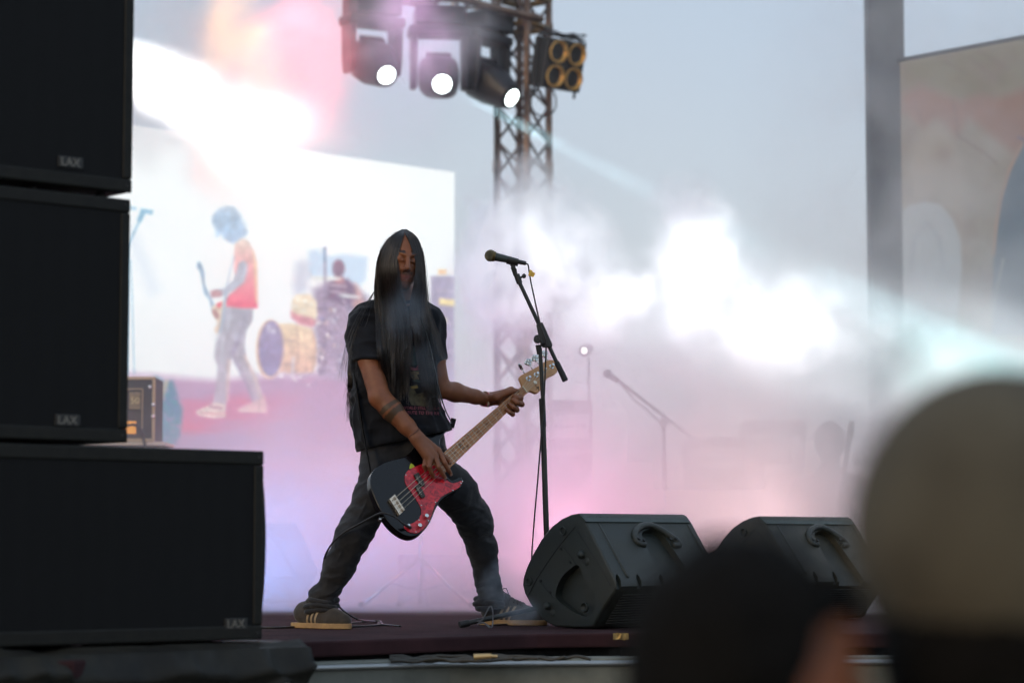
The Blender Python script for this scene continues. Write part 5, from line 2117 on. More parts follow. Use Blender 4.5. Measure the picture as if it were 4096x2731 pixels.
tones = [np.exp(hr_.normal(0, 0.75, 24)) for _ in (0, 1)]  # clump brightness paints highlight streaks into the strand colour
for side, tab, N in ((0, LEFT, 1500), (1, RIGHT, 1050)):
    clump = hr_.random((60, 3))
    for i in range(N):
        t = hr_.beta(0.85, 0.85)
        cl = clump[int(t * 59)]
        lay = hr_.random()
        if side == 0:
            yend = lerp(1500, 1650, cl[0]) - 90 * hr_.random() ** 2
            if t > 0.6:
                yend -= 60 * cl[2]
        else:
            yend = lerp(1540, 1660, cl[0]) - 80 * hr_.random() ** 2
        ys = [922, 929, 940, 955, 978, 1010, 1050, 1100, 1150, 1210, 1280, 1350, 1420, 1500, 1580, 1660]
        pts = []
        wob = hr_.normal(0, 3.0)
        wob2 = hr_.normal(0, 5.5)
        ph = hr_.random() * 6.28
        conv = lerp(t, cl[1] * 0.2 + round(t * 11) / 11 * 0.8, 0.75)
        if hr_.random() < 0.12:
            yend = lerp(1300, 1500, hr_.random())
        ys = [y for y in ys if y < yend - 12] + [yend]
        for y in ys:
            o, n_ = interp(y, tab)
            g = np.clip((y - 1250) / 300, 0, 1)
            tt_ = lerp(t, conv, g)
            px = lerp(o, n_, tt_) + wob * np.clip((y - 960) / 200, 0, 1) + wob2 * g + 3 * g * math.sin(y / 60 + ph)
            yh = head_front(px, y) - 0.002 - 0.006 * lay
            yc = chest(px, max(y, 1235)) - 0.008 - 0.028 * lay
            g2 = np.clip((y - 1090) / 150, 0, 1)
            d = lerp(yh, min(yc, yh + 0.05) if y < 1300 else yc, g2)
            if y < 945:
                d = lerp(hc.y - 0.025, d, (y - 922) / 23.0)
            pts.append(W(px, y - 5 * lay * (y < 1000), d))
        if len(pts) > 2:
            strand(pts, tone=tones[side][int(t * 23)] * (0.6 + 0.8 * hr_.random()))
# hair falling behind the shoulders, seen left of the arm
for i in range(150):
    x0 = hr_.normal(1405, 6)
    x1 = hr_.normal(1402, 12)
    y1 = lerp(1500, 1690, hr_.random())
    strand([W(1520 + hr_.normal(0, 8), 1120, 9.78), W(1500, 1190, 9.86), W(1450, 1270, 9.90), W(1412 + hr_.normal(0, 3), 1350, 9.88), W(x0, 1450, 9.86), W(lerp(x0, x1, .5), 1550, 9.85), W(x1, y1, 9.84)], 0.0008)
for i in range(30):      # stray hairs
    a = hr_.random()
    x = 1700 + hr_.normal(0, 6)
    strand([W(x - 34, 985, 9.62), W(x - 14, 1040, 9.62), W(x - 4, 1120, 9.64), W(x + 12, 1250, 9.64), W(x + 30 + 20 * a, 1330, 9.62), W(x + 45 + 40 * a, 1410 + 40 * a, 9.6)], 0.0006)
for i in range(22):
    x = 1418 + hr_.normal(0, 12)
    strand([W(1500, 1160, 9.7), W(x + 20, 1280, 9.66), W(x - 22, 1400, 9.66), W(x - 30 + hr_.normal(0, 10), 1470 + 60 * hr_.random(), 9.66)], 0.0005)
# fly-away hair over the crown
for i in range(60):
    a = hr_.random() * math.pi
    x = 1606 + 92 * math.cos(a)
    y = 1040 - 112 * math.sin(a)
    strand([W(1618, 944, hc.y - 0.02), W(lerp(1618, x, .5) + hr_.normal(0, 3), lerp(940, y, .5) - 6, hc.y - 0.03), W(x, y - 2 + hr_.normal(0, 1.5), hc.y - 0.02), W(x + hr_.normal(0, 3), y + 60, hc.y)], 0.0004)
me = np_mesh('hair_strands', np.array(bm_v), np.array(bm_f))
at = me.color_attributes.new('tone', 'FLOAT_COLOR', 'POINT')
tn = np.array(bm_t)[:, None]
at.data.foreach_set('color', np.concatenate([np.clip(tn * np.array([[0.016, 0.011, 0.010]]), 0.003, 0.09), np.ones_like(tn)], 1).astype(np.float32).ravel())
M_STRAND = attr_mat('hair_strand', None, 0.3, 'tone')
M_STRAND.node_tree.nodes['Principled BSDF'].inputs['Specular IOR Level'].default_value = 0.7
me.materials.append(M_STRAND)
link(bpy.data.objects.new('hair_strands', me), hcap)

# ---- wristband, bracelet, earring-like glint
bm = bmesh.new()
M_BAND = bpy.data.materials.new('wristband')
M_BAND.use_nodes = True
_nt = M_BAND.node_tree
_b = _nt.nodes['Principled BSDF']
_tc = _nt.nodes.new('ShaderNodeTexCoord')
_w = _nt.nodes.new('ShaderNodeTexWave')
_w.inputs['Scale'].default_value = 22
_w.inputs['Distortion'].default_value = 2.0
_w.bands_direction = 'DIAGONAL'
_mx = _nt.nodes.new('ShaderNodeMix')
_mx.data_type = 'RGBA'
_mx.inputs[6].default_value = (0.62, 0.07, 0.16, 1)
_mx.inputs[7].default_value = (0.72, 0.62, 0.46, 1)
_nt.links.new(_tc.outputs['Object'], _w.inputs[0])
_cr = _nt.nodes.new('ShaderNodeMapRange')
_cr.inputs['From Min'].default_value = 0.55
_cr.inputs['From Max'].default_value = 0.6
_nt.links.new(_w.outputs['Fac'], _cr.inputs['Value'])
_nt.links.new(_cr.outputs[0], _mx.inputs[0])
_nt.links.new(_mx.outputs[2], _b.inputs['Base Color'])
_b.inputs['Roughness'].default_value = 0.5
wax = (wr_l - el_l).normalized()
for a, b, r in ((0.0, 0.026, 0.0285),):
    add_cyl(bm, wr_l - wax * 0.002, wr_l + wax * 0.028 - wax * 0.026 - wax * 0.0, r, r * 1.0, 28, caps=False)
bm.free()
bm = bmesh.new()
add_cyl(bm, wr_l - wax * 0.014, wr_l + wax * 0.014, 0.0325, 0.0305, 30, caps=False)
o = bmobj('wristband', bm, M_BAND, person, smooth=True)
md = o.modifiers.new('t', 'SOLIDIFY')
md.thickness = 0.001
bm = bmesh.new()
bx_ = (wr_r - el_r).normalized()
cb_ = wr_r - bx_ * 0.018
Rb = frame_to(bx_)
for k in range(40):
    a = 2 * math.pi * k / 40
    add_ball(bm, cb_ + Rb @ Vector((math.cos(a) * 0.0292, math.sin(a) * 0.0292, 0.002 * math.sin(3 * a))), 0.0021, 6)
bmobj('bracelet', bm, mat('bracelet', (0.12, 0.05, 0.04, 1), 0.5), person, smooth=True)

# ================================================================ bass guitar
bass = thing('bass_guitar', b_bridge, 'black bass guitar with a red pearl pickguard, maple neck and headstock, held by the bassist', 'bass guitar')
M_BODY = mat('black_lacquer', (0.004, 0.004, 0.005, 1), 0.14, coat=0.2, spec=0.35, rough2=0.3, nscale=12)
M_PG = bpy.data.materials.new('red_pearl')
M_PG.use_nodes = True
_nt = M_PG.node_tree
_b = _nt.nodes['Principled BSDF']
_tc = _nt.nodes.new('ShaderNodeTexCoord')
_v = _nt.nodes.new('ShaderNodeTexNoise')
_v.inputs['Scale'].default_value = 46
_v.inputs['Detail'].default_value = 2
_v.inputs['Distortion'].default_value = 1.2
_cr = _nt.nodes.new('ShaderNodeValToRGB')
_e = _cr.color_ramp.elements
_e[0].position, _e[0].color = 0.36, (0.26, 0.002, 0.008, 1)
_e[1].position, _e[1].color = 0.66, (0.72, 0.022, 0.03, 1)
_m = _cr.color_ramp.elements.new(0.5)
_m.color = (0.56, 0.010, 0.025, 1)
_nt.links.new(_tc.outputs['Object'], _v.inputs['Vector'])
_nt.links.new(_v.outputs['Fac'], _cr.inputs[0])
_nt.links.new(_cr.outputs[0], _b.inputs['Base Color'])
_b.inputs['Roughness'].default_value = 0.25
_b.inputs['Coat Weight'].default_value = 0.4

outl = [(1178, 238), (1130, 214), (1070, 208), (1010, 235), (960, 285), (915, 340), (870, 400), (820, 470), (760, 545), (700, 585), (620, 605), (530, 632), (450, 668), (385, 722), (352, 785), (346, 850), (356, 920),
        (388, 1010), (430, 1110), (485, 1205), (545, 1290), (620, 1360), (700, 1408), (780, 1425), (860, 1398), (930, 1330), (985, 1240), (1025, 1140), (1075, 1058), (1140, 1002), (1210, 962), (1275, 920),
        (1305, 870), (1308, 825), (1285, 806), (1250, 818), (1205, 836), (1165, 815), (1130, 770), (1100, 715), (1085, 660), (1085, 600), (1096, 540), (1082, 490), (1072, 440), (1090, 385), (1130, 335), (1165, 290)]
outl = [c2(x, y) for x, y in outl]
pts = [BP(x, y) for x, y in curve2d(outl, 3)]
bm = bmesh.new()
add_prism(bm, pts, -BN * 0.042)
bmobj('guitar_body', bm, M_BODY, bass, smooth=True, bevel=0.009, segs=4, autos=50)
pg = [(905, 662), (850, 680), (772, 712), (716, 758), (700, 820), (716, 885), (762, 955), (822, 1042), (866, 1120), (872, 1180), (850, 1236), (795, 1280), (722, 1304), (694, 1322), (704, 1348), (745, 1378), (790, 1392),
      (845, 1384), (900, 1342), (948, 1280), (984, 1196), (1010, 1116), (1050, 1052), (1105, 1000), (1185, 956), (1262, 920), (1296, 874), (1296, 842), (1250, 858), (1200, 868), (1150, 842), (1108, 790), (1070, 740), (1020, 690), (960, 662)]
pgo = [BP(*c2(x, y), 0.0005) for x, y in pg]
bm = bmesh.new()
add_prism(bm, [BP(x, y, 0.0008) for x, y in curve2d([c2(x, y) for x, y in pg], 3)], BN * 0.0022)
pgobj = bmobj('pickguard', bm, M_PG, bass, smooth=True, bevel=0.0008, autos=40)
for (x, y) in ((905, 672), (716, 780), (876, 1098), (1024, 1066), (1207, 942), (1290, 866), (1306, 846), (853, 1252), (951, 1258), (820, 1374)):
    bm = bmesh.new()
    add_ball(bm, BP(*c2(x, y), 0.0036), 0.0032, 10, (1, 1, 0.5), frame_to(BN))
    bmobj('screw', bm, M_CHROME, pgobj, smooth=True)
M_PU = mat('pickup_black', (0.03, 0.024, 0.016, 1), 0.4)
for quad, dots in (([(790, 788), (838, 758), (898, 868), (908, 896), (876, 908), (846, 880)], [(830, 800), (846, 826), (858, 846), (874, 872)]),
                   ([(800, 905), (846, 884), (905, 996), (912, 1014), (876, 1030), (846, 994)], [(836, 916), (850, 940), (862, 962), (876, 984)])):
    bm = bmesh.new()
    add_prism(bm, [BP(*c2(x, y), 0.003) for x, y in quad], BN * 0.009)
    pu = bmobj('pickup', bm, M_PU, bass, bevel=0.0015)
    for (x, y) in dots:
        bm = bmesh.new()
        add_cyl(bm, BP(*c2(x, y), 0.0115), BP(*c2(x, y), 0.0135), 0.0024, 0.0024, 8)
        bmobj('pole_piece', bm, M_CHROME, pu)
# bridge
M_BRG = mat('bridge_metal', (0.75, 0.62, 0.48, 1), 0.25, 1.0, rough2=0.45, nscale=80)
bq = [BP(*c2(x, y), 0.0006) for x, y in ((527, 1046), (598, 984), (702, 1146), (634, 1214))]
bm = bmesh.new()
add_prism(bm, bq, BN * 0.003)
brg = bmobj('bridge', bm, M_BRG, bass, bevel=0.0008)
bm = bmesh.new()
add_prism(bm, [bq[0] + BN * 0.003, bq[0].lerp(bq[1], 0.07) + BN * 0.003, bq[3].lerp(bq[2], 0.07) + BN * 0.003, bq[3] + BN * 0.003], BN * 0.012)
bmobj('bridge_lip', bm, M_BRG, brg, bevel=0.0008)
E0 = [BP(*c2(x, y), 0.014) for x, y in ((612, 1012), (640, 1056), (664, 1094), (688, 1134))]
E1 = [BP(*c5(x, y), 0.0125) for x, y in ((990, 1225), (1002, 1239), (1013, 1252), (1024, 1266))]
for k in range(4):
    d = (E1[k] - E0[k]).normalized()
    bm = bmesh.new()
    add_cyl(bm, E0[k] - BN * 0.006 - BV * 0.006, E0[k] - BN * 0.006 + BV * 0.006, 0.0048, 0.0048, 12)
    add_cyl(bm, E0[k] - BN * 0.007 - d * 0.034, E0[k] - BN * 0.007, 0.0016, 0.0016, 6)
    bmobj('saddle', bm, M_BRG, brg, smooth=True, autos=40)
M_STR = mat('bass_string', (0.62, 0.52, 0.40, 1), 0.35, 1.0)
for k in range(4):
    bm = bmesh.new()
    d = (E1[k] - E0[k]).normalized()
    add_tube(bm, [E0[k] - d * 0.03 - BN * 0.006, E0[k], E1[k]], 0.00135 - k * 0.00017, 6, 0)
    bmobj('string', bm, M_STR, bass, smooth=True)
# neck with fretboard, frets and dots
M_MAPLE = mat('maple', (0.50, 0.215, 0.075, 1), 0.42, color2=(0.36, 0.14, 0.045, 1), nscale=30, coat=0.08)
M_MAPLE2 = mat('maple_head', (0.60, 0.32, 0.14, 1), 0.38, color2=(0.46, 0.23, 0.09, 1), nscale=16, coat=0.1)
M_FRET = mat('fret_wire', (0.7, 0.62, 0.5, 1), 0.25, 1.0)
n_t, n_b = BP(*c5(985, 1215), 0.008), BP(*c5(1031, 1276), 0.008)
h_t, h_b = BP(*c2(1132, 528), 0.008), BP(*c2(1172, 710), 0.008)
nc = (n_t + n_b) / 2


def along(p, q, dist):
    """point on line p->q at distance dist from p measured along the strings"""
    d = (q - p)
    return p + d * (dist / d.dot(-BA))


def fret_pt(n):
    dist = 0.864 * (1 - 2 ** (-n / 12))
    return along(n_t, h_t, dist), along(n_b, h_b, dist)


e_t, e_b = fret_pt(20.7)
bm = bmesh.new()
add_prism(bm, [n_t, n_b, e_b, e_t], -BN * 0.0075)
fb = bmobj('fretboard', bm, M_MAPLE, bass, bevel=0.001)
# rounded neck back
bm = bmesh.new()
rings = []
for k in range(13):
    u = k / 12
    a, b = n_t.lerp(e_t, u), n_b.lerp(e_b, u)
    c = (a + b) / 2
    w = (a - b) / 2
    ring = [bm.verts.new(c - BN * 0.0078 + w * math.cos(t) - BN * 0.016 * math.sin(t)) for t in np.linspace(0, math.pi, 9)]
    rings.append(ring)
for a, b in zip(rings[:-1], rings[1:]):
    for k in range(8):
        bm.faces.new((a[k], a[k + 1], b[k + 1], b[k]))
    bm.faces.new((a[8], a[0], b[0], b[8]))
bm.faces.new(rings[0])
bm.faces.new(rings[-1][::-1])
bmobj('neck', bm, M_MAPLE, bass, smooth=True, autos=50)
for n in range(1, 21):
    a, b = fret_pt(n)
    bm = bmesh.new()
    add_cyl(bm, a + BN * 0.0004, b + BN * 0.0004, 0.0012, 0.0012, 8)
    bmobj('fret', bm, M_FRET, fb)
for n in (3, 5, 7, 9, 15, 17, 19):
    a, b = fret_pt(n - 0.5)
    bm = bmesh.new()
    c = (a + b) / 2
    add_cyl(bm, c - BN * 0.001, c + BN * 0.0006, 0.0032, 0.0032, 14)
    bmobj('position_dot', bm, M_BLACK, fb)
for sgn in (-1, 1):
    a, b = fret_pt(11.5)
    c = (a + b) / 2 + (a - b) * 0.24 * sgn
    bm = bmesh.new()
    add_cyl(bm, c - BN * 0.001, c + BN * 0.0006, 0.0034, 0.0034, 14)
    bmobj('position_dot', bm, M_BLACK, fb)
a, b = fret_pt(12.5)
c = (a + b) / 2
bm = bmesh.new()
for k in range(5):
    an = 2.5 * k
    add_cyl(bm, c + BV * 0.010 * math.cos(an) + BA * 0.006 * math.sin(an) - BN * 0.001, c + BV * 0.010 * math.cos(an) + BA * 0.006 * math.sin(an) + BN * 0.0005, 0.0045 - 0.0004 * k, None, 10)
bmobj('inlay_ornament', bm, M_PU, fb)
bm = bmesh.new()
add_prism(bm, [n_t - BN * 0.001, n_b - BN * 0.001, n_b - BA * 0.005 - BN * 0.001, n_t - BA * 0.005 - BN * 0.001], BN * 0.005)
bmobj('nut', bm, mat('bone', (0.7, 0.62, 0.45, 1), 0.4), bass)
hd5 = [(985, 1215), (972, 1178), (958, 1134), (1000, 1106), (1060, 1076), (1125, 1040), (1165, 1011), (1205, 990), (1250, 982), (1286, 1003), (1303, 1048), (1297, 1090), (1270, 1113), (1235, 1128), (1206, 1150),
       (1186, 1190), (1162, 1235), (1132, 1270), (1105, 1279), (1080, 1268), (1056, 1260), (1031, 1276)]
bm = bmesh.new()
add_prism(bm, [BP(x, y, 0.002) for x, y in [c5(985, 1215)] + [tuple(p) for p in curve2d([c5(x, y) for x, y in hd5[1:-1]], 3, closed=False)] + [c5(1031, 1276)]], -BN * 0.015)
hdst = bmobj('headstock', bm, M_MAPLE2, bass, smooth=True, bevel=0.002, autos=40)
M_PEG = mat('tuner_metal', (0.72, 0.74, 0.72, 1), 0.22, 1.0)
posts = [(1033, 1156), (1104, 1121), (1172, 1082), (1243, 1046)]
keys = [(975, 1060), (1046, 1018), (1106, 982), (1188, 945)]
for k, ((x, y), (kx, ky)) in enumerate(zip(posts, keys)):
    p = BP(*c5(x, y), 0.002)
    bm = bmesh.new()
    add_cyl(bm, p, p + BN * 0.003, 0.0105, 0.0105, 18)
    add_cyl(bm, p, p + BN * 0.022, 0.0065, 0.006, 16)
    bmobj('tuning_post', bm, M_PEG, hdst, smooth=True, autos=40)
    q = BP(*c5(kx, ky), -0.016)
    bm = bmesh.new()
    pe = BP(*c5(lerp(x, kx, 0.45), lerp(y, ky, 0.45)), -0.016)
    add_cyl(bm, pe, q, 0.0026, 0.0026, 8)
    kd = (q - pe).normalized()
    sd = BN if k != 0 else BA
    sd2 = kd.cross(Vector((0, 1, 0)) if k != 0 else Vector((1, 0, 0))).normalized()
    fr_ = frame_to(Vector((0.25, -1, 0.1)) if k != 0 else BA)
    for (u, v, r) in ((0.0, 0.0, 0.0105), (0.009, 0.008, 0.0105), (0.009, -0.008, 0.0105), (0.015, 0.0, 0.009)):
        add_ball(bm, q + kd * u + sd2 * v, r, 14, (1, 1, 0.28), fr_)
    bmobj('tuning_key', bm, M_PEG, hdst, smooth=True)
    bm = bmesh.new()
    add_tube(bm, [E1[k], p + BN * 0.010], 0.0010, 6, 0)
    bmobj('string', bm, M_STR, bass)
p = BP(*c5(1098, 1187), 0.002)
bm = bmesh.new()
add_cyl(bm, p, p + BN * 0.004, 0.008, 0.008, 16)
bmobj('string_tree', bm, mat('ivory', (0.8, 0.75, 0.62, 1), 0.3, 0.3), hdst)
M_INK = mat('ink', (0.03, 0.02, 0.015, 1), 0.5)
for seg in ([(1113, 1202), (1103, 1210), (1106, 1222), (1116, 1232), (1112, 1246), (1101, 1248)], [(1128, 1222), (1121, 1230), (1124, 1240), (1131, 1232), (1130, 1222), (1130, 1258)]):
    bm = bmesh.new()
    add_tube(bm, [BP(*c5(x, y), 0.0026) for x, y in seg], 0.0011, 5, 3)
    bmobj('logo_script', bm, M_INK, hdst)
# knobs, jack, strap buttons
for (x, y) in ((945, 1214), (874, 1314)):
    p = BP(*c2(x - 26, y + 6), 0.003)
    bm = bmesh.new()
    add_cyl(bm, p, p + BN * 0.016, 0.0088, 0.0082, 20)
    bmobj('knob', bm, M_CHROME, bass, smooth=True, bevel=0.001, autos=40)
p = BP(*c2(735, 1318), 0.003)
bm = bmesh.new()
add_cyl(bm, p, p + BN * 0.004, 0.008, 0.008, 16)
add_cyl(bm, p + BN * 0.003, p + BN * 0.014, 0.0055, 0.005, 12)
bmobj('jack_socket', bm, M_CHROME, bass, smooth=True, autos=40)
bm = bmesh.new()
sb1, sb2 = BP(*c2(1180, 240), -0.02), BP(*c2(470, 1225), -0.02)
add_cyl(bm, sb1 - BA * 0.002, sb1 + BA * 0.012, 0.004, 0.004, 10)
add_cyl(bm, sb1 + BA * 0.011, sb1 + BA * 0.015, 0.008, 0.008, 14)
bmobj('strap_button', bm, M_CHROME, bass, smooth=True, autos=40)
bm = bmesh.new()
add_cyl(bm, sb2, sb2 - BA * 0.016, 0.004, 0.004, 10)
add_cyl(bm, sb2 - BA * 0.014, sb2 - BA * 0.02, 0.009, 0.009, 14)
add_ball(bm, sb2 - BA * 0.018 + BN * 0.006, 0.006, 8)
bmobj('strap_button', bm, M_CHROME, bass, smooth=True, autos=40)
bm = bmesh.new()
add_prism(bm, [BP(1640, 1857, 0.001), BP(1644, 1852, 0.001), BP(1653, 1858, 0.001), BP(1660, 1868, 0.001), BP(1650, 1873, 0.001), BP(1637, 1874, 0.001)], BN * 0.0012)
bmobj('plectrum', bm, mat('plectrum_yellow', (0.5, 0.55, 0.02, 1), 0.4), None, label='yellow green plectrum tucked under the top edge of the red pickguard', cat='plectrum')

# strap: a thin band seen edge on, over the left shoulder and down the back
strap = thing('guitar_strap', sb1, 'narrow black guitar strap running over the bassist to both ends of the bass', 'guitar strap')
M_STRAP = mat('strap_leather', (0.015, 0.014, 0.014, 1), 0.7, spec=0.2)


def band(name, pts, w, dirs, th=0.0025):
    P = smooth_path(pts, 8)
    bm = bmesh.new()
    rr = []
    for i, p in enumerate(P):
        u = i / (len(P) - 1)
        dv = Vector(dirs[0]).lerp(Vector(dirs[1]), u).normalized()
        t = (P[min(i + 1, len(P) - 1)] - P[max(i - 1, 0)]).normalized()
        n = t.cross(dv).normalized()
        rr.append([bm.verts.new(p + dv * a * w / 2 + n * b * th / 2) for a, b in ((-1, -1), (1, -1), (1, 1), (-1, 1))])
    for a, b in zip(rr[:-1], rr[1:]):
        for k in range(4):
            bm.faces.new((a[k], a[(k + 1) % 4], b[(k + 1) % 4], b[k]))
    bm.faces.new(rr[0])
    bm.faces.new(rr[-1][::-1])
    return bmobj(name, bm, M_STRAP, strap, smooth=True, autos=40)


band('front_band', [sb1 + BA * 0.008, W(1782, 1640, 9.62), W(1757, 1560, 9.60), W(1738, 1470, 9.62), W(1718, 1380, 9.63), W(1690, 1290, 9.64), W(1660, 1225, 9.70)], 0.03, ((0.08, 1, 0), (0.12, 1, 0.0)))
bm = bmesh.new()
add_box(bm, sb1 + BA * 0.008 + Vector((0.004, 0, -0.004)), (0.022, 0.012, 0.04), Matrix.Rotation(0.25, 3, 'Y'))
bmobj('strap_end', bm, M_STRAP, strap, bevel=0.003)
band('rear_band', [sb2 - BA * 0.012, W(1506, 2010, 9.52), W(1490, 1930, 9.55), W(1472, 1830, 9.60), W(1455, 1740, 9.64), W(1440, 1640, 9.66), W(1424, 1530, 9.70), W(1408, 1440, 9.78)], 0.03, ((0.12, 0.99, 0), (0.1, 1, 0)))

# instrument cable
bm = bmesh.new()
jk = BP(*c2(735, 1318), 0.016)
CABLE = [jk, BP(1614, 2094, 0.03), BP(1580, 2067, 0.03), W(1541, 2052, 9.40), W(1511, 2055, 9.42), W(1446, 2090, 9.50), W(1380, 2126, 9.53), W(1335, 2165, 9.56), W(1308, 2205, 9.59), W(1296, 2240, 9.66), W(1292, 2290, 9.78),
         W(1305, 2350, 9.85), W(1335, 2398, 9.84), W(1372, 2440, 9.82)]
fz = lambda px, py: fl(px, py) + UP * 0.005
CABLE += [W(1405, 2462, 9.84), W(1440, 2478, 9.88), fz(1500, 2489), fz(1528, 2496), fz(1520, 2502), fz(1440, 2508), fz(1370, 2510), fz(1345, 2508), fz(1362, 2500), fz(1430, 2492), fz(1500, 2486), fz(1525, 2489), fz(1512, 2498), fz(1560, 2504), fz(1602, 2508)]
add_tube(bm, CABLE, 0.0038, 8, 5)
bmobj('instrument_cable', bm, M_CABLE, None, smooth=True, label='thin black cable from the bass jack past his leg to loops on the deck', cat='cable')
bm = bmesh.new()
add_cyl(bm, BP(*c2(735, 1318), 0.014), BP(*c2(690, 1290), 0.028), 0.006, 0.005, 12)
add_cyl(bm, BP(*c2(752, 1326), 0.012), BP(*c2(768, 1333), 0.016), 0.0065, 0.0065, 12)
bmobj('cable_plug', bm, M_CABLE, None, smooth=True, label='black jack plug pushed into the corner of the red pickguard', cat='plug')
bm = bmesh.new()
add_tube(bm, [fz(1000, 2512), fz(1100, 2514), fz(1180, 2511), fz(1215, 2509), fz(1300, 2513), fz(1380, 2511)], 0.0045, 8, 6)
bmobj('floor_cable', bm, M_CABLE, None, smooth=True, label='black cable lying on the deck from the loudspeaker to the left shoe', cat='cable')
# ================================================================ microphone stand, front
MD = 9.95
ms = thing('microphone_stand', fl(2196, 2497), 'black boom microphone stand in front of the bassist with a microphone cable down its pole', 'microphone stand')
M_MS = mat('stand_black', (0.014, 0.016, 0.016, 1), 0.32, color2=(0.025, 0.026, 0.025, 1), nscale=40, spec=0.5)
w = lambda x, y, d=MD: W(x, y, d)
foot = Vector((W(2196, 2460, MD).x, MD, 0.05))
bm = bmesh.new()
add_cyl(bm, w(2160, 1392), w(2172, 1600), 0.0085, 0.0085, 14)
bmobj('upper_tube', bm, M_MS, ms, smooth=True, autos=40)
bm = bmesh.new()
add_cyl(bm, w(2168, 1594), w(2173, 1706), 0.0132, 0.0126, 16)
bmobj('height_clutch', bm, M_RUBBER, ms, smooth=True, autos=40)
bm = bmesh.new()
add_cyl(bm, w(2172, 1700), foot, 0.0118, 0.0118, 16)
bmobj('lower_tube', bm, M_MS, ms, smooth=True, autos=40)
bm = bmesh.new()
add_cyl(bm, foot + UP * 0.01, foot + UP * 0.09, 0.026, 0.022, 18)
bmobj('leg_hub', bm, M_RUBBER, ms, smooth=True, bevel=0.003, autos=40)
lt = W(1858, 2492, 9.82)
lt.z = 0.014
for k, tip in enumerate((lt, foot + Vector((0.22, 0.22, -0.036)), foot + Vector((0.10, -0.20, -0.036)))):
    tip = Vector(tip)
    tip.z = 0.015
    st = foot + UP * 0.035
    leg = None
    bm = bmesh.new()
    add_cyl(bm, st, tip, 0.0105, 0.0105, 12)
    leg = bmobj('leg', bm, M_MS, ms, smooth=True, autos=40)
    bm = bmesh.new()
    d = (tip - st).normalized()
    add_cyl(bm, tip - d * 0.02, tip + d * 0.022, 0.0145, 0.015, 14)
    bmobj('rubber_foot', bm, M_RUBBER, leg, smooth=True, bevel=0.002, autos=40)
# clutch plate and knob
bm = bmesh.new()
poly = [c5(x, y) for x, y in ((1108, 668), (1122, 655), (1166, 645), (1172, 660), (1256, 848), (1246, 872), (1168, 872), (1150, 850), (1128, 760))]
add_prism(bm, [w(x, y, MD - 0.014) for x, y in poly], Vector((0, 0.024, 0)))
bmobj('boom_clutch', bm, M_MS, ms, smooth=True, bevel=0.004, autos=40)
bm = bmesh.new()
kc = w(*c5(1122, 800))
add_cyl(bm, kc + Vector((0, -0.02, 0)), kc + Vector((0, 0.02, 0)), 0.0175, 0.0175, 20)
add_cyl(bm, kc + Vector((0, -0.026, 0)), kc + Vector((0, -0.019, 0)), 0.007, 0.008, 12)
add_cyl(bm, w(*c5(1128, 850)), w(*c5(1138, 935)), 0.0125, 0.0105, 14)
bmobj('tilt_joint', bm, M_MS, ms, smooth=True, autos=40)
bm = bmesh.new()
kn2 = w(*c5(1165, 835), MD - 0.02)
add_ball(bm, kn2, 0.010, 14)
for a in (0, 2.1, 4.2):
    add_ball(bm, kn2 + Vector((math.cos(a) * 0.009, -0.002, math.sin(a) * 0.009)), 0.006, 10)
bmobj('clutch_knob', bm, M_RUBBER, ms, smooth=True)
bm = bmesh.new()
add_cyl(bm, w(2077, 1128), w(2240, 1478), 0.0082, 0.0082, 14)
bmobj('boom', bm, M_MS, ms, smooth=True, autos=40)
bm = bmesh.new()
add_cyl(bm, w(2226, 1447), w(2262, 1524), 0.0112, 0.0128, 16)
bmobj('boom_grip', bm, M_RUBBER, ms, smooth=True, bevel=0.003, autos=40)
bm = bmesh.new()
add_cyl(bm, w(2052, 1068), w(2063, 1102), 0.0105, 0.0095, 12)
add_cyl(bm, w(2066, 1098), w(2079, 1134), 0.0125, 0.0125, 14)
add_cyl(bm, w(2058, 1080, MD - 0.016), w(2058, 1080, MD + 0.016), 0.0095, 0.0095, 14)
add_cyl(bm, w(2078, 1112), w(2092, 1106), 0.005, 0.005, 8)
add_ball(bm, w(2096, 1104), 0.0095, 12, (1, 1, 1.1))
bmobj('clip_joint', bm, M_MS, ms, smooth=True, autos=40)
# microphone and its clip
mic = thing('microphone', w(2030, 1040), 'black vocal microphone with a dented gold grille ball held on the front boom stand', 'microphone')
md_ = (w(2075, 1048) - w(1983, 1028)).normalized()
mc = w(1963, 1023)
bm = bmesh.new()
add_cyl(bm, mc + md_ * 0.018, mc + md_ * 0.116, 0.0178, 0.0122, 24)
bmobj('handle', bm, mat('mic_body', (0.025, 0.035, 0.032, 1), 0.38, bump=0.2, bscale=300), mic, smooth=True, autos=40)
bm = bmesh.new()
add_cyl(bm, mc + md_ * 0.004, mc + md_ * 0.020, 0.0235, 0.0205, 28)
bmobj('collar', bm, mat('mic_collar', (0.14, 0.10, 0.04, 1), 0.35, 0.8), mic, smooth=True, bevel=0.0015, autos=40)
bm = bmesh.new()
bmesh.ops.create_icosphere(bm, subdivisions=4, radius=0.0245, matrix=Matrix.Translation(mc - md_ * 0.001))
bmesh.ops.dissolve_limit
g_ = bmobj('grille_ball', bm, mat('mic_grille', (0.22, 0.20, 0.13, 1), 0.4, 0.8), mic)
md = g_.modifiers.new('w', 'WIREFRAME')
md.thickness = 0.0009
bm = bmesh.new()
add_ball(bm, mc - md_ * 0.001, 0.0228, 20)
bmobj('foam', bm, M_RUBBER, mic, smooth=True)
bm = bmesh.new()
add_cyl(bm, mc + md_ * 0.114, mc + md_ * 0.15, 0.0098, 0.0088, 16)
bmobj('connector', bm, M_MS, mic, smooth=True, bevel=0.001, autos=40)
bm = bmesh.new()
pr = []
for a in np.linspace(-2.5, 0.9, 12):
    pr.append(a)
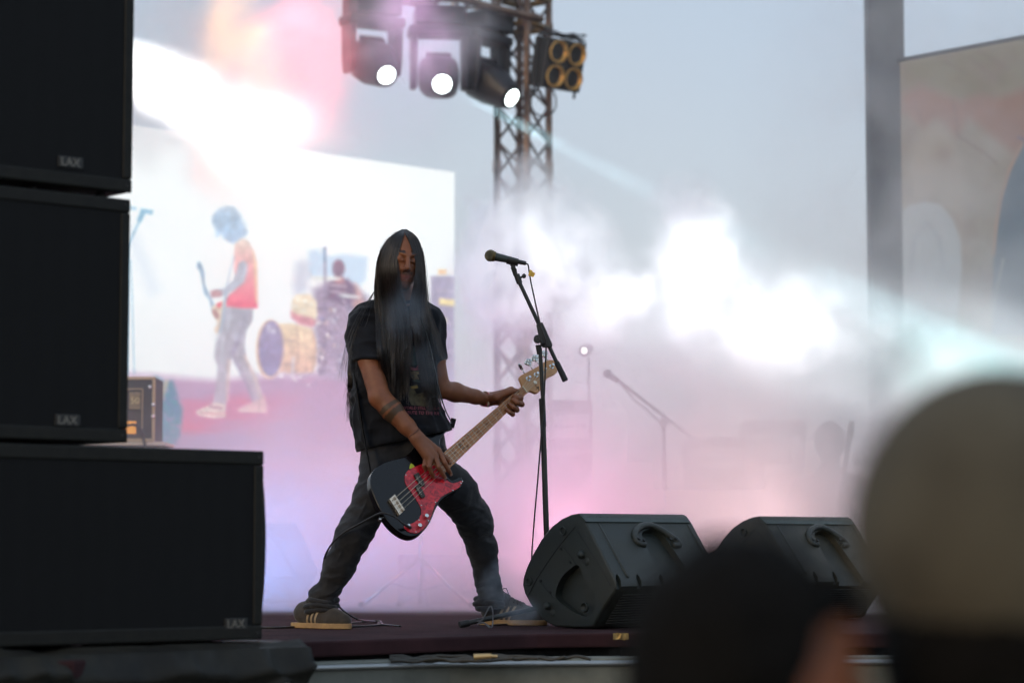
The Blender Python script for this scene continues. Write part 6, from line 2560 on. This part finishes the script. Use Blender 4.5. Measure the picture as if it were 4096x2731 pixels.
ce0, ce1 = mc + md_ * 0.07, mc + md_ * 0.118
sdv = md_.cross(Vector((0, 1, 0))).normalized()
for a, b in zip(pr[:-1], pr[1:]):
    q = []
    for (an, rr) in ((a, 0.0165), (b, 0.0165), (b, 0.0195), (a, 0.0195)):
        q.append(sdv * -math.cos(an + 0.8) * rr + Vector((0, 1, 0)) * math.sin(an + 0.8) * rr)
    add_prism(bm, [ce0 + v for v in q], ce1 - ce0)
add_prism(bm, [w(2036, 1048, MD - 0.008), w(2062, 1052, MD - 0.008), w(2061, 1074, MD - 0.008), w(2047, 1072, MD - 0.008)], Vector((0, 0.016, 0)))
bmobj('clip', bm, M_RUBBER, mic)
bm = bmesh.new()
xe = mc + md_ * 0.15
add_tube(bm, [xe - md_ * 0.004, xe + md_ * 0.008 - UP * 0.004, w(2116, 1082, MD - 0.01), w(2124, 1130, MD - 0.015), w(2139, 1200, MD - 0.02), w(2158, 1285, MD - 0.02), w(2176, 1340, MD - 0.034), w(2184, 1372, MD - 0.034), w(2182, 1460, MD - 0.02),
              w(2178, 1560, MD - 0.02), w(2174, 1640, MD - 0.022), w(2166, 1730, MD - 0.02), w(2150, 1930, MD - 0.02), w(2136, 2090, MD), w(2127, 2230, MD + 0.02), w(2130, 2350, MD + 0.05), fl(2150, 2488) + UP * 0.006, fl(2250, 2484) + UP * 0.006], 0.0034, 8, 6)
bmobj('microphone_cable', bm, M_CABLE, None, smooth=True, label='thin dark cable hanging from the microphone down beside the stand', cat='cable')
bm = bmesh.new()
tp = w(2121, 1092, MD - 0.012)
add_box(bm, tp, (0.011, 0.010, 0.026), Matrix.Rotation(0.35, 3, 'Y'))
add_box(bm, tp + Vector((0.010, 0.0, -0.006)), (0.016, 0.002, 0.020), Matrix.Rotation(0.5, 3, 'Y'))
bmobj('tape_flag', bm, mat('tape_yellow', (0.72, 0.45, 0.06, 1), 0.5), None, bevel=0.001, label='yellow tape flag stuck on the microphone cable by the connector', cat='tape')
bm = bmesh.new()
add_tube(bm, [W(1908, 2484, 9.78), W(1930, 2476, 9.78), W(1955, 2430, 9.8), W(1963, 2424, 9.8), W(1970, 2440, 9.79), W(1972, 2480, 9.78), W(1966, 2508, 9.72), W(1950, 2498, 9.74), W(1925, 2486, 9.76), W(1912, 2496, 9.75),
              W(1935, 2490, 9.72), W(1958, 2510, 9.70)], 0.0028, 8, 6)
bmobj('tie_cord', bm, mat('cord_grey', (0.10, 0.10, 0.11, 1), 0.5), None, smooth=True, label='thin cord knotted round the microphone stand leg, ends standing up', cat='cord')
bm = bmesh.new()
fz = lambda px, py: fl(px, py) + UP * 0.005
add_tube(bm, [fz(1975, 2503), fz(2030, 2500), fz(2090, 2492), fz(2150, 2484), fz(2230, 2476)], 0.0034, 8, 6)
bmobj('thin_cable', bm, M_CABLE, None, smooth=True, label='thin cable on the deck between the stand leg and the nearer monitor', cat='cable')

# ================================================================ floor monitors (plastic wedges seen from behind)
M_WEDGE = mat('wedge_plastic', (0.015, 0.022, 0.021, 1), 0.33, color2=(0.030, 0.032, 0.024, 1), nscale=5, rough2=0.5, bump=0.9, bscale=420, detail=6)
M_WDARK = mat('wedge_dark', (0.010, 0.012, 0.012, 1), 0.6)


def p6(x, y):
    return 1900 + x * 0.6803, 1900 + y * 0.6803


ang = math.radians(41)
wu = Vector((math.cos(ang), math.sin(ang), 0))
wp = fl(*p6(590, 902))
wp = Vector((wp.x, wp.y, 0))


def WC(x, y, off=0.0):
    return on_plane(*p6(x, y), wp - wu * off, wu)


prof = [(470, 893), (440, 884), (405, 860), (360, 812), (318, 752), (288, 695), (276, 645), (280, 600), (300, 540), (335, 465), (385, 378), (445, 302), (505, 256), (560, 231), (604, 223), (622, 232), (650, 275), (738, 445),
        (828, 625), (834, 652), (822, 682), (760, 770), (716, 850), (700, 890), (680, 903), (590, 905)]
P3d = [WC(x, y) for x, y in prof]
minz = min(p.z for p in P3d)
P3d = [p - UP * (minz - 0.002) * (1 if p.z < 0.06 else 0) for p in P3d]
for p in P3d:
    p.z = max(p.z, 0.003)
LW = 0.60
mon = thing('floor_monitor', wp, 'nearer black plastic floor monitor in front of the microphone stand, its back to the crowd', 'floor monitor', 'floor monitors along the stage edge')
bm = bmesh.new()
add_prism(bm, P3d, wu * LW)
shell_ = bmobj('casing', bm, M_WEDGE, mon, smooth=True)
# cutters for the recesses
q_t, q_b = WC(622, 232), WC(828, 625)
pn = wu.cross(q_b - q_t).normalized()
if pn.y > 0:
    pn = -pn


def WB(x, y, off=0.0):
    return on_plane(*p6(x, y), q_t + pn * off, pn)


def cutter(pts, vec):
    bm = bmesh.new()
    add_prism(bm, pts, vec)
    bmesh.ops.recalc_face_normals(bm, faces=bm.faces)
    me = bpy.data.meshes.new('c')
    bm.to_mesh(me)
    bm.free()
    o = bpy.data.objects.new('c', me)
    COL.objects.link(o)
    return o


cuts = []
hr1 = curve2d([(466, 722), (472, 655), (505, 592), (552, 548), (594, 528), (632, 606), (690, 700), (700, 770), (660, 826), (600, 822), (530, 780)], 3)
cuts.append(cutter([WC(x, y, 0.01) for x, y in hr1], wu * 0.045))
hr2 = curve2d([(985, 345), (1005, 318), (1055, 312), (1110, 345), (1150, 400), (1200, 470), (1262, 560), (1310, 640), (1240, 652), (1150, 640), (1095, 560), (1040, 470), (1012, 410)], 3)
cuts.append(cutter([WB(x, y, 0.01) for x, y in hr2], -pn * 0.035))
for x in (850, 970, 1105, 1240):
    cuts.append(cutter([WB(a, b, 0.012) for a, b in curve2d([(x - 12, 575), (x - 4, 572), (x + 14, 600), (x + 24, 640), (x + 8, 642), (x - 10, 610)], 2)], -pn * 0.03))
md = shell_.modifiers.new('b', 'BEVEL')
md.width = 0.010
md.segments = 3
md.limit_method = 'ANGLE'
md.angle_limit = math.radians(50)
for c in cuts:
    b = shell_.modifiers.new('cut', 'BOOLEAN')
    b.operation = 'DIFFERENCE'
    b.object = c
    b.solver = 'EXACT'
dg = bpy.context.evaluated_depsgraph_get()
dg.update()
me = bpy.data.meshes.new_from_object(shell_.evaluated_get(dg))
shell_.modifiers.clear()
shell_.data = me
me.set_sharp_from_angle(angle=math.radians(35))
for c in cuts:
    bpy.data.objects.remove(c)
# flat top strip: separate proud moulding along the crest
bm = bmesh.new()
t0, t1 = WC(604, 224), WC(650, 275)
add_prism(bm, [WC(607, 224) + pn * 0.002, WC(652, 276) + pn * 0.004, WC(650, 275) - pn * 0.004, WC(605, 226) - pn * 0.004], wu * (LW - 0.012))
bmobj('crest_strip', bm, mat('crest', (0.035, 0.055, 0.048, 1), 0.5, color2=(0.02, 0.03, 0.028, 1), nscale=30), mon, bevel=0.002)
for (a, b) in (((722, 284), (900, 600)), ((1247, 292), (1400, 560))):
    bm = bmesh.new()
    add_tube(bm, [WB(*a, 0.001), WB((a[0] + b[0]) / 2, (a[1] + b[1]) / 2, 0.002), WB(*b, 0.001)], 0.0065, 8, 6)
    bmobj('skid_rib', bm, M_WEDGE, mon, smooth=True)
bm = bmesh.new()
add_tube(bm, [WB(996, 408, 0.004), WB(962, 400, 0.005), WB(940, 368, 0.007), WB(944, 330, 0.008), WB(976, 302, 0.008), WB(1030, 296, 0.008), WB(1085, 318, 0.008), WB(1140, 354, 0.008), WB(1190, 392, 0.007), WB(1196, 410, 0.005), WB(1160, 412, 0.004)],
         0.0145, 12, 5, taper=lambda u: 1.0)
hnd = bmobj('handle', bm, M_WEDGE, mon, smooth=True)
for (x, y) in ((962, 374), (992, 382), (1148, 376), (1180, 374)):
    bm = bmesh.new()
    p = WB(x, y, 0.019)
    add_cyl(bm, p, p + pn * 0.006, 0.007, 0.006, 12)
    bmobj('screw', bm, M_WDARK, hnd, smooth=True, autos=40)


def ringp(x, y, r, proud=0.006, inner=True):
    p = WC(x, y)
    bm = bmesh.new()
    R = frame_to(-wu)
    prof_ = [(r, -0.002), (r, proud * 0.7), (r * 0.9, proud), (r * 0.74, proud * 0.8), (r * 0.68, -0.001), (0.0001, -0.001)] if inner else [(r, -0.002), (r * 0.96, proud * 0.6), (r * 0.7, proud), (0.0001, proud * 1.1)]
    rings = [[bm.verts.new(p + R @ Vector((math.cos(a) * q, math.sin(a) * q, z))) for a in [2 * math.pi * k / 24 for k in range(24)]] for q, z in prof_]
    for a, b in zip(rings[:-1], rings[1:]):
        for k in range(24):
            bm.faces.new((a[k], a[(k + 1) % 24], b[(k + 1) % 24], b[k]))
    bmobj('rubber_foot', bm, M_WEDGE, mon, smooth=True)


ringp(518, 328, 0.019)
ringp(318, 625, 0.017)
ringp(648, 775, 0.020, 0.010)
for (x, y, r) in ((630, 466, 0.017), (430, 768, 0.016)):
    ringp(x, y, r, 0.016, False)
    p = WC(x + 26, y + 40)
    bm = bmesh.new()
    add_ball(bm, p, 0.017, 14, (1, 1, 0.25), frame_to(-wu))
    bmobj('dimple', bm, M_WEDGE, mon, smooth=True)
for (x, y) in ((505, 432), (560, 510), (385, 620), (443, 688)):
    p = WC(x, y)
    bm = bmesh.new()
    add_cyl(bm, p + wu * 0.002, p - wu * 0.003, 0.0065, 0.0055, 12)
    bmobj('screw', bm, M_WDARK, mon, smooth=True, autos=40)
# moulded panel seams on the end cap
for seg in ([(590, 300), (470, 450), (370, 600), (312, 708)], [(590, 310), (700, 480), (800, 650)], [(508, 408), (560, 470), (590, 520)], [(378, 622), (420, 670), (462, 722)]):
    bm = bmesh.new()
    add_tube(bm, [WC(x, y, 0.0) for x, y in seg], 0.0017, 6, 5)
    bmobj('panel_seam', bm, M_WDARK, mon, smooth=True)
# perforated lower grille made of fine louvres
g0, g1 = WC(822, 690), WC(705, 885)
for k in range(12):
    a = g0.lerp(g1, 0.08 + k / 13)
    bm = bmesh.new()
    add_cyl(bm, a + wu * 0.05 + Vector((0, -0.001, 0)), a + wu * (LW - 0.05) + Vector((0, -0.001, 0)), 0.0028, 0.0028, 6)
    bmobj('louvre', bm, M_WDARK, mon, smooth=True)
# the farther monitor
corner1 = WC(604, 224)
y2 = corner1.y * 1.10
corner2 = W(1900 + 1665 * 0.6803, 1900 + 243 * 0.6803, y2)
m2 = copy_tree(mon)
off2 = corner2 - corner1
off2.z = 0
m2.location = Vector(mon.location) + off2
m2['label'] = 'farther floor monitor with a brownish sheen, partly hidden by the crowd heads'
M_WEDGE2 = mat('wedge_plastic_brown', (0.040, 0.034, 0.018, 1), 0.38, color2=(0.018, 0.020, 0.016, 1), nscale=6, rough2=0.55, bump=0.9, bscale=420, detail=6)  # brownish sheen put into the plastic's base colour
for ch in m2.children:
    if ch.name.startswith('casing'):
        ch.data = ch.data.copy()
        ch.data.materials.clear()
        ch.data.materials.append(M_WEDGE2)
# far monitor left of the bassist, facing upstage in the fog
m3 = copy_tree(mon)
tgt3 = W(1060, 2112, 13.9)
o3 = Vector((tgt3.x - corner1.x - 0.30, tgt3.y - corner1.y - 0.1, 0))
m3.location = Vector(mon.location) + o3
m3['label'] = 'floor monitor deep in the blue fog just right of the low loudspeaker'

# ================================================================ backline seen through the fog
def tripod(loc, R, h, m, parent, n=3, a0=0.3):
    for k in range(n):
        a = a0 + 2 * math.pi * k / n
        bm = bmesh.new()
        add_cyl(bm, loc + UP * h, loc + Vector((math.cos(a) * R, math.sin(a) * R, 0.01)), 0.011, 0.011, 8)
        lg = bmobj('leg', bm, m, parent, smooth=True)
        bm = bmesh.new()
        add_cyl(bm, loc + UP * h * 0.35, loc + Vector((math.cos(a) * R * 0.5, math.sin(a) * R * 0.5, h * 0.5)), 0.006, 0.006, 6)
        bmobj('leg_strut', bm, m, lg, smooth=True)
        bm = bmesh.new()
        add_ball(bm, loc + Vector((math.cos(a) * R, math.sin(a) * R, 0.016)), 0.018, 10)
        bmobj('rubber_foot', bm, M_RUBBER, lg, smooth=True)


M_CHR = mat('stand_chrome', (0.55, 0.52, 0.5, 1), 0.3, 0.9)
d_ = 13.5
s2 = thing('microphone_stand', Vector((W(2656, 0, d_).x, d_, 0)), 'dark boom microphone stand faintly seen in the pink fog between the monitors', 'microphone stand')
b0 = s2.location.copy()
cl2 = W(2655, 1688, d_)
bm = bmesh.new()
add_cyl(bm, b0 + UP * 0.05, cl2, 0.012, 0.010, 10)
bmobj('pole', bm, M_MS, s2, smooth=True)
bm = bmesh.new()
add_cyl(bm, W(2470, 1520, d_), W(2770, 1752, d_), 0.009, 0.009, 10)
bmobj('boom', bm, M_MS, s2, smooth=True)
bm = bmesh.new()
add_ball(bm, cl2, 0.028, 12)
bmobj('clutch', bm, M_MS, s2, smooth=True)
bm = bmesh.new()
add_cyl(bm, W(2474, 1524, d_), W(2438, 1500, d_), 0.014, 0.018, 12)
add_ball(bm, W(2430, 1494, d_), 0.026, 14)
bmobj('microphone_head', bm, M_MS, s2, smooth=True)
bm = bmesh.new()
add_tube(bm, [W(2474, 1524, d_), W(2540, 1600, d_), W(2600, 1650, d_), W(2650, 1720, d_), W(2652, 1900, d_), W(2660, 2200, d_)], 0.005, 6)
bmobj('cable', bm, M_CABLE, s2, smooth=True)
tripod(b0, 0.32, 0.24, M_MS, s2)

d_ = 13.0
cs_ = thing('cymbal_stand', Vector((W(1690, 0, d_).x, d_, 0)), 'chrome tripod stand with wide splayed legs in the fog behind the bassist', 'stand')
bm = bmesh.new()
add_cyl(bm, cs_.location + UP * 0.02, cs_.location + UP * 0.62, 0.013, 0.013, 10)
add_cyl(bm, cs_.location + UP * 0.6, cs_.location + UP * 1.0, 0.009, 0.009, 10)
bmobj('pole', bm, M_CHR, cs_, smooth=True)
tripod(cs_.location.copy(), 0.34, 0.26, M_CHR, cs_, 3, math.radians(205))
ss_ = thing('snare_stand', Vector((W(1850, 0, d_).x, d_ + 0.25, 0)), 'low folding chrome stand right of the tripod stand in the fog', 'stand')
tripod(ss_.location.copy(), 0.36, 0.22, M_CHR, ss_, 3, math.radians(200))
bm = bmesh.new()
add_cyl(bm, ss_.location + UP * 0.02, ss_.location + UP * 0.5, 0.012, 0.012, 10)
bmobj('pole', bm, M_CHR, ss_, smooth=True)


def amp(label, px0, px1, ptop, d, deep=0.35, z0=0.0, cat='amplifier', m=None, grp=None):
    a, b = W(px0, ptop, d), W(px1, ptop, d)
    t = thing('bass_amplifier' if cat == 'amplifier' else 'equipment_case', ((a.x + b.x) / 2, d, z0), label, cat, grp)
    bm = bmesh.new()
    add_box(bm, ((a.x + b.x) / 2, d + deep / 2, (z0 + a.z) / 2), (b.x - a.x, deep, a.z - z0))
    bmobj('cabinet', bm, m or M_TOLEX, t, bevel=0.015, segs=3)
    bm = bmesh.new()
    add_box(bm, ((a.x + b.x) / 2, d - 0.006, z0 + (a.z - z0) * 0.42), ((b.x - a.x) * 0.88, 0.012, (a.z - z0) * 0.72))
    bmobj('grille', bm, M_GRILLE, t, bevel=0.004)
    bm = bmesh.new()
    add_box(bm, ((a.x + b.x) / 2, d - 0.006, a.z - (a.z - z0) * 0.13), ((b.x - a.x) * 0.86, 0.010, (a.z - z0) * 0.12))
    cp = bmobj('control_panel', bm, M_STEEL, t, bevel=0.003)
    for k in range(6):
        bm = bmesh.new()
        x = a.x + (b.x - a.x) * (0.14 + 0.13 * k)
        add_cyl(bm, (x, d - 0.011, a.z - (a.z - z0) * 0.13), (x, d - 0.03, a.z - (a.z - z0) * 0.13), 0.012, 0.011, 12)
        bmobj('knob', bm, M_BLACK, cp, smooth=True, autos=40)
    return a, b


amp('tall dark amplifier in the fog right of the distant microphone stand', 2745, 2965, 1745, 14.0)
amp('wide amplifier with a tall cabinet behind the farther floor monitor in the fog', 2975, 3225, 1680, 14.0)
amp('low dark amplifier in the fog behind the splayed chrome stands', 1590, 1905, 2215, 13.6)
amp('small pale case in the fog between truss tower and microphone stand', 2200, 2370, 1600, 14.0, cat='case', m=mat('case_grey', (0.12, 0.10, 0.11, 1), 0.6))

# far musician at the right, almost lost in the fog
pd = 13.7
fm = thing('person', Vector((W(3300, 0, pd).x, pd, 0)), 'faint musician almost lost in the fog at right holding a guitar by its neck', 'person')
sc_ = 0.93
bx0 = fm.location.x
FM = Field((bx0 - 0.55, pd - 0.45, 0.0), (bx0 + 0.62, pd + 0.35, 1.1), 0.009)
hz = W(0, 1775, pd).z
def fp(x, y, z):
    return np.array((bx0 + x, pd + y, z))
FM.ell(fp(0.0, -0.02, hz), (0.078, 0.095, 0.112), 0.01)
FM.ell(fp(0.0, -0.11, hz - 0.01), (0.014, 0.02, 0.02), 0.012)
FM.cap(fp(0, 0, hz - 0.06), fp(0, 0.01, hz - 0.17), 0.052, k=0.02)
FM.cap(fp(-0.15, 0.01, hz - 0.24), fp(0.15, 0.01, hz - 0.24), 0.065, k=0.04)
FM.cap(fp(0, 0.01, hz - 0.24), fp(0, 0.03, hz - 0.42), 0.12, 0.13, 0.05)
FM.chain([fp(-0.18, 0, hz - 0.25), fp(-0.24, -0.05, hz - 0.40), fp(-0.08, -0.2, hz - 0.43)], [0.05, 0.042, 0.03], 0.02)
FM.chain([fp(0.18, 0, hz - 0.25), fp(0.26, -0.06, hz - 0.38), fp(0.17, -0.22, hz - 0.26)], [0.05, 0.042, 0.03], 0.02)
for s in (-1, 1):      # seated: thighs forward, shanks down
    FM.chain([fp(0.09 * s, 0.03, hz - 0.45), fp(0.14 * s, -0.28, max(0.2, hz - 0.50)), fp(0.15 * s, -0.30, 0.05), fp(0.15 * s, -0.40, 0.04)], [0.085, 0.06, 0.045, 0.035], 0.02)
for k in range(4):
    FM.cap(fp(0.17, -0.22, hz - 0.26), fp(0.16 + 0.012 * k, -0.28, hz - 0.23 + 0.008 * k), 0.012, 0.009, 0.004)
    FM.cap(fp(-0.08, -0.2, hz - 0.43), fp(-0.03, -0.25, hz - 0.44 - 0.012 * k), 0.012, 0.009, 0.004)
field_obj('body', FM, mat('far_clothes', (0.05, 0.045, 0.055, 1), 0.9, color2=(0.09, 0.075, 0.08, 1), nscale=3), fm, 1)
Hh = Field(fp(-0.13, -0.14, hz - 0.13), fp(0.13, 0.14, hz + 0.16), 0.008)
Hh.ell(fp(0, 0.01, hz + 0.015), (0.092, 0.105, 0.115), 0.0)
Hh.ell(fp(0, -0.11, hz - 0.03), (0.05, 0.06, 0.08), 0.01, sub=True)
field_obj('hair', Hh, M_HAIR, fm, 1)
g2 = thing('electric_guitar', fp(0, -0.26, hz - 0.4), 'dark guitar of the far musician, its neck pointing up right in the fog', 'guitar')
bm = bmesh.new()
gp = [(-0.22, -0.5), (-0.13, -0.42), (-0.02, -0.37), (0.06, -0.34), (0.03, -0.42), (0.06, -0.5), (-0.02, -0.56), (-0.14, -0.6), (-0.24, -0.58)]
add_prism(bm, [Vector(fp(x, -0.27, hz + y)) for x, y in curve2d(gp, 3)], Vector((0, 0.04, 0)))
bmobj('guitar_body', bm, M_BODY, g2, bevel=0.006)
bm = bmesh.new()
na, nb = Vector(fp(0.0, -0.28, hz - 0.41)), W(3398, 1748, pd - 0.29)
add_cyl(bm, na, nb, 0.016, 0.014, 8)
add_cyl(bm, nb, nb + (nb - na).normalized() * 0.09, 0.022, 0.012, 8)
bmobj('neck', bm, M_BODY, g2)
st_ = thing('stool', fp(0, 0.04, 0), 'low round stool under the far musician', 'stool')
bm = bmesh.new()
add_cyl(bm, fp(0, 0.06, max(0.1, hz - 0.62)), fp(0, 0.06, max(0.16, hz - 0.555)), 0.17, 0.17, 20)
bmobj('seat', bm, M_BLACK, st_, bevel=0.01)
for a in (0.5, 2.6, 4.7):
    bm = bmesh.new()
    add_cyl(bm, fp(0.08 * math.cos(a), 0.06 + 0.08 * math.sin(a), max(0.12, hz - 0.6)), fp(0.18 * math.cos(a), 0.06 + 0.18 * math.sin(a), 0), 0.012, 0.012, 8)
    bmobj('leg', bm, M_STEEL, st_)

# ================================================================ the crowd, close to the lens
M_SK1 = mat('spectator_skin', (0.30, 0.085, 0.022, 1), 0.5, color2=(0.20, 0.055, 0.016, 1), nscale=18)  # orange glow of warm light put into the skin colour
M_HR1 = mat('spectator_hair', (0.0025, 0.0024, 0.0022, 1), 0.8, color2=(0.007, 0.006, 0.005, 1), nscale=60, spec=0.1)
M_CAP = mat('cap_fabric', (0.095, 0.082, 0.055, 1), 0.9, color2=(0.055, 0.045, 0.028, 1), nscale=9, bump=0.8, bscale=400)
M_TEE = mat('spectator_tee', (0.012, 0.012, 0.014, 1), 0.9)


def spectator(label, c, f, cap_mat, hairm, k=1.0, ponytail=False):
    """c: head centre, f: facing direction"""
    c = Vector(c)
    f = Vector(f).normalized()
    s = f.cross(UP).normalized()
    R = np.array([list(s), list(f), [0, 0, 1]]).T
    t = thing('person', (c.x, c.y, -1.3), label, 'person', 'spectators in the crowd')
    def q(a, b, z):
        return np.array(c + s * a * k + f * b * k + UP * z * k)
    B = Field((c.x - 0.42, c.y - 0.42, -1.3), (c.x + 0.42, c.y + 0.42, c.z + 0.2), 0.012)
    B.ell(q(0, 0, 0), (0.078 * k, 0.096 * k, 0.115 * k), 0.01, R)
    B.ell(q(0, 0.035, -0.06), (0.06 * k, 0.066 * k, 0.07 * k), 0.02, R)
    B.ell(q(0, 0.102, -0.02), (0.014, 0.022, 0.026), 0.012, R)
    for sg in (-1, 1):
        B.ell(q(0.08 * sg, -0.01, -0.015), (0.01, 0.022, 0.034), 0.008, R)
        B.ell(q(0.032 * sg, 0.098, 0.012), (0.016, 0.012, 0.011), 0.006, R, sub=True)
        B.cap(q(0.19 * sg, -0.02, -0.33), q(0.23 * sg, 0.02, -0.62), 0.055, 0.045, 0.03)
        B.chain([q(0.23 * sg, 0.02, -0.62), q(0.2 * sg, 0.2, -0.80)], [0.045, 0.03], 0.02)
        for kk in range(4):
            B.chain([q(0.2 * sg, 0.2, -0.80), q((0.18 + 0.018 * kk) * sg, 0.25, -0.82), q((0.18 + 0.018 * kk) * sg, 0.27, -0.86)], [0.022, 0.012, 0.010], 0.004)
        B.chain([q(0.09 * sg, 0, -0.80), q(0.1 * sg, 0.02, -1.1)], [0.09, 0.06], 0.02)
        lz = -1.26
        B.cap(q(0.1 * sg, 0.02, -1.1), (*q(0.1 * sg, 0, 0)[:2], lz), 0.06, 0.045, 0.02)
        B.cap((*q(0.1 * sg, 0, 0)[:2], lz), (*q(0.1 * sg, 0.14, 0)[:2], lz), 0.04, 0.03, 0.02)
    B.cap(q(0, -0.02, -0.08), q(0, -0.03, -0.24), 0.056, 0.062, 0.03)
    B.cap(q(-0.14, -0.03, -0.31), q(0.14, -0.03, -0.31), 0.07, 0.07, 0.05)
    B.cap(q(0, -0.02, -0.34), q(0, -0.02, -0.75), 0.13, 0.125, 0.06)
    field_obj('body', B, M_SK1, t, 2)
    T = Field((c.x - 0.42, c.y - 0.42, c.z - 1.0), (c.x + 0.42, c.y + 0.42, c.z - 0.1), 0.012)
    T.cap(q(-0.14, -0.03, -0.31), q(0.14, -0.03, -0.31), 0.082, 0.082, 0.05)
    T.cap(q(0, -0.02, -0.34), q(0, -0.02, -0.78), 0.145, 0.14, 0.06)
    for sg in (-1, 1):
        T.cap(q(0.17 * sg, -0.025, -0.33), q(0.215 * sg, 0.0, -0.5), 0.075, 0.068, 0.04)
    T.cap(q(0, -0.02, -0.10), q(0, -0.02, -0.22), 0.066, 0.066, 0.0, sub=True)
    field_obj('t_shirt', T, M_TEE, t, 2)
    H = Field(c - Vector((0.2, 0.2, 0.24)), c + Vector((0.2, 0.2, 0.2)), 0.006)
    H.ell(q(0, -0.02, 0.015), (0.09 * k, 0.104 * k, 0.118 * k), 0.0, R)
    H.ell(q(0, -0.05, -0.08), (0.078 * k, 0.06 * k, 0.10 * k), 0.03, R)
    H.ell(q(0, 0.10, -0.045), (0.075 * k, 0.10 * k, 0.095 * k), 0.01, R, sub=True)
    if not cap_mat:
        H.ell(q(-0.09, 0.045, -0.07), (0.06, 0.062, 0.085), 0.01, R, sub=True)
        H.ell(q(0.09, 0.055, -0.025), (0.06, 0.058, 0.10), 0.01, R, sub=True)
    else:
        H.ell(q(0, -0.03, -0.06), (0.112, 0.10, 0.15), 0.02, R)
    idx, PN = H.near(0.02)
    H.d[idx[:, 0], idx[:, 1], idx[:, 2]] -= (0.004 * vnoise(PN * 60, 71) + 0.003 * vnoise(PN * 140, 72)).astype(np.float32)
    field_obj('hair', H, hairm, t, 1)
    if cap_mat:
        Cp = Field(c - Vector((0.26, 0.26, 0.16)), c + Vector((0.26, 0.26, 0.25)), 0.006)
        Cp.ell(q(0, -0.01, 0.025), (0.118 * k, 0.130 * k, 0.132 * k), 0.0, R)
        Cp.cut(q(0, 0, -0.06), (0, 0, -1), (-9, -9, -9), (9, 9, 9), 0.01)
        Cp.ell(q(0, 0.12, -0.03), (0.095 * k, 0.085 * k, 0.010 * k), 0.012, R)
        field_obj('cap', Cp, cap_mat, t, 2)
    return t


spectator('blurred dark haired spectator close to the camera at the bottom, ear and cheek coloured as if lit warm', W(3030, 2745, 2.05), (0.88, 0.45, 0), None, M_HR1, 0.98)
spectator('blurred spectator in a round beige cap filling the lower right corner', W(3990, 2060, 2.2) - UP * 0.045, (0.1, 1, 0), M_CAP, M_HR1, 1.13)
